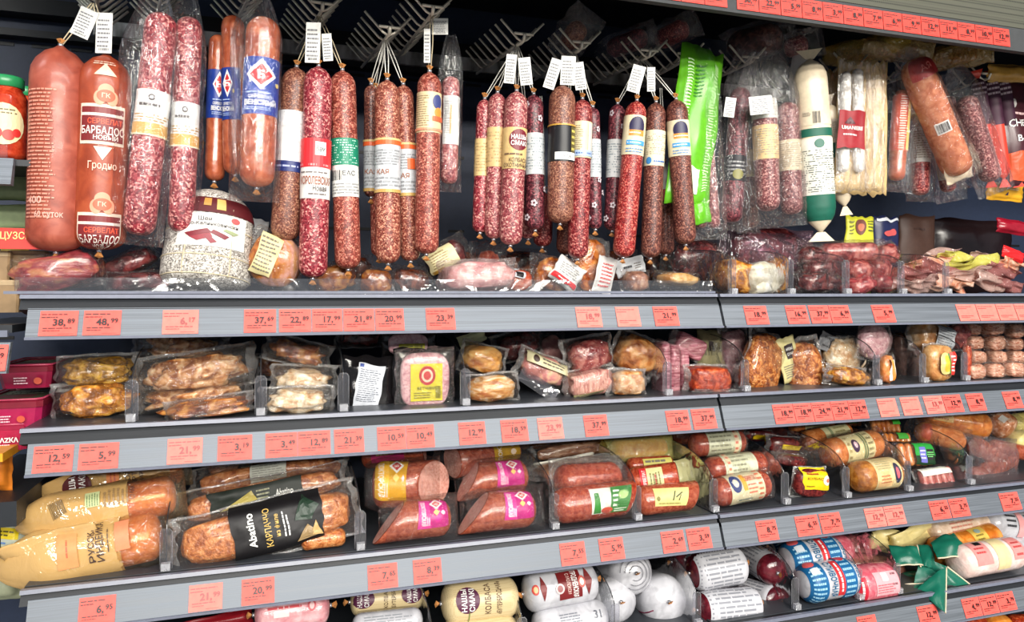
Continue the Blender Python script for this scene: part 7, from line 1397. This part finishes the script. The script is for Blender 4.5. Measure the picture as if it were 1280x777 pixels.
def tub(lab, cx, cy, w, h, Y, col, lid, lbl=(), taper=0.86, grp=None, cat='tub', lidf=0.16, dep=1.1):
    c = W(cx, cy, Y); m_ = mpp(cx, Y); W2, H2 = w * m_ / 2, h * m_ / 2; D2 = W2 * dep
    t = thing('food_tub', lab, cat, c - Vector((0, 0, H2)), grp)
    def ring(z, k, ch=0.16):
        a, d = W2 * k, D2 * k; e = ch * W2
        return [Vector((c.x + x, c.y + y, z)) for x, y in ((-a + e, -d), (a - e, -d), (a, -d + e), (a, d - e), (a - e, d), (-a + e, d), (-a, d - e), (-a, -d + e))]
    def loft(rs):
        V = [v for r_ in rs for v in r_]; F = []
        for i in range(len(rs) - 1):
            for j in range(8): F.append((i * 8 + j, i * 8 + (j + 1) % 8, (i + 1) * 8 + (j + 1) % 8, (i + 1) * 8 + j))
        F.append(tuple(range(7, -1, -1))); F.append(tuple(range((len(rs) - 1) * 8, len(rs) * 8))); return V, F
    zb, zt = c.z - H2, c.z + H2; zl = zt - 2 * H2 * lidf
    add(t, 'body', loft([ring(zb, taper), ring(zl, 0.97)]), flat(col, 0.3, 0.5), False)
    add(t, 'lid', loft([ring(zl, 1.0), ring(zl + (zt - zl) * 0.7, 1.0), ring(zt, 0.93), ring(zt - 0.001, 0.82), ring(zt - 0.004, 0.80)]), flat(lid, 0.3, 0.5), False)
    if taper < 0.9 and lidf > 0.18 and grp == BG:
        label(t, Plane(Vector((c.x, c.y, zt - 0.0035)), (1, 0, 0), (0, 1, 0)), 0, 0, W2 * 1.5, D2 * 1.5, (84, 92, 66), [('r', -0.4, -0.3, 0.3, 0.0, (120, 60, 60)), ('f', -0.4, 0.05, 0.4, 0.4, 3, (190, 196, 170))], 0, 'lid_picture', off=0.0008)
        add(t, 'lid_highlight', g_tube([Vector(v) for v in ring(zt, 0.97)] + [ring(zt, 0.97)[0]], 0.0018, 5), flat((190, 70, 100), 0.25, 0.5))  # lighter tube paints a highlight along the lid edge
    P = Plane(Vector((c.x, c.y - D2 * 0.97, (zb + zl) / 2)), (1, 0, 0), (0, D2 * (taper - 0.97) * -0.0 - 0.15, 1))
    for (x, y, lw, lh, base, pr, rot) in lbl: label(t, P, x * m_, y * m_, lw * m_, lh * m_, base, pr, rot, 'label', off=0.003)
    return t
BG = 'burgundy food tubs at the left edge'
TG = 'beige tubs at the left edge'
tub('beige cardboard tub, left of the upper pair', 2, 334, 26, 40, YN + 0.02, (150, 124, 92), (176, 152, 116), grp=TG)
tub('beige cardboard tub, right of the upper pair', 42, 328, 44, 28, YN + 0.05, (150, 124, 92), (180, 158, 120), grp=TG)
tub('beige cardboard tub, lower one by the case end', 12, 370, 30, 40, YN, (150, 124, 92), (170, 146, 112), grp=TG)
pack('olive and straw printed packet between the beige tubs', 18, 324, 30, 40, YN + 0.14, flat((166, 140, 70), 0.5), 0.02, 0.01)
t = thing('shelf', 'neighbouring dark shelf above the burgundy tubs', 'shelf', W(0, 412, YN)); z = W(10, 400, YN).z
add(t, 'deck', g_box(xn, YN - 0.10, z - 0.016, XofP(40, YN), YN + 0.30, z - 0.004), M_DARK, False)
add(t, 'edge_profile', g_box(xn, YN - 0.106, z - 0.022, XofP(36, YN), YN - 0.1, z - 0.012), M_EDGE, False)
add(t, 'price_rail', g_prism([(YN - 0.135, z - 0.075), (YN - 0.125, z - 0.076), (YN - 0.105, z - 0.03), (YN - 0.115, z - 0.03)], 'x', xn, XofP(12, YN - 0.12)), M_RAIL, False)
x_ = XofP(10, YN - 0.13)
tag(x_ - 0.055, x_ - 0.002, '12,99', (lambda f, z=z: Vector((0, YN - 0.1365 + 0.02 * f, z - 0.074 + 0.044 * f))), 'coral price tag cut off by the left picture edge', 'price tags on the shelf rails')
BG = 'burgundy food tubs at the left edge'
LBT = [(2, 0, 30, 12, None, [('f', -0.4, -0.4, 0.1, 0.4, 3, (236, 200, 210)), ('o', 0.42, -0.05, 0.14, 0.34, (196, 84, 60))], 0)]
tub('burgundy plastic tub with patterned lid, topmost of the pile', 47, 465, 58, 28, 1.50, (150, 30, 66), (120, 26, 44), LBT, grp=BG, lidf=0.28, dep=1.9)
tub('burgundy plastic tub with patterned lid, middle of the pile', 30, 508, 72, 34, 1.49, (172, 32, 84), (128, 28, 48), LBT, grp=BG, lidf=0.28, dep=1.8)
tub('crimson plastic tub with white brand lettering, bottom of the pile', 10, 542, 60, 32, 1.45, (170, 26, 70), (150, 26, 60), [(2, 0, 40, 12, None, [('t', 'НАМАZКА', 0, 0.1, 0.5, WHITE, 0.9, 0.03), ('f', -0.1, -0.5, 0.3, -0.3, 1, (240, 210, 220))], 0)], grp=BG, lidf=0.2, dep=1.0)
t = thing('shelf', 'neighbouring lower shelf carrying the burgundy tubs, yellow edge', 'shelf', W(0, 560, 1.40)); z = W(5, 557, 1.40).z
add(t, 'deck', g_box(xn, 1.34, z - 0.014, XofP(14, 1.38), 1.70, z - 0.001), flat((232, 160, 40), 0.4), False)
pack('orange packet on the neighbouring fixture below the tubs', -4, 588, 34, 52, 1.44, flat((226, 130, 40), 0.4), 0.02, 0.01, 0, name='packet')
t = thing('shelf', 'dark neighbouring shelf end beside the cream bags', 'shelf', W(0, 620, 1.46)); z = W(14, 612, 1.44).z
add(t, 'deck', g_box(xn, 1.36, z - 0.04, XofP(40, 1.44), 1.75, z), M_DARK, False)
add(t, 'bracket', g_box(XofP(1, 1.40) - 0.01, 1.37, z - 0.10, XofP(1, 1.40), 1.40, z - 0.04), M_BLACK, False)
t, P = pack('yellow and white printed packet at the lower left edge', 4, 668, 60, 56, 1.46, flat((206, 214, 196), 0.4), 0.02, 0.01, 0, 0, 0, [(0, 0, 50, 46, None, [('r', -0.5, 0.0, 0.4, 0.3, (240, 214, 30)), ('r', -0.5, -0.4, 0.2, -0.2, (240, 206, 30)), ('f', -0.4, 0.05, 0.3, 0.25, 2, (90, 80, 20)), ('f', -0.4, -0.15, 0.3, -0.05, 1, (80, 130, 200))], -12)], 'packet')
pack('sage-coloured packet low at the left edge under the yellow one', 0, 720, 50, 60, 1.46, flat((150, 156, 130), 0.5), 0.02, 0.01, 0, name='packet')
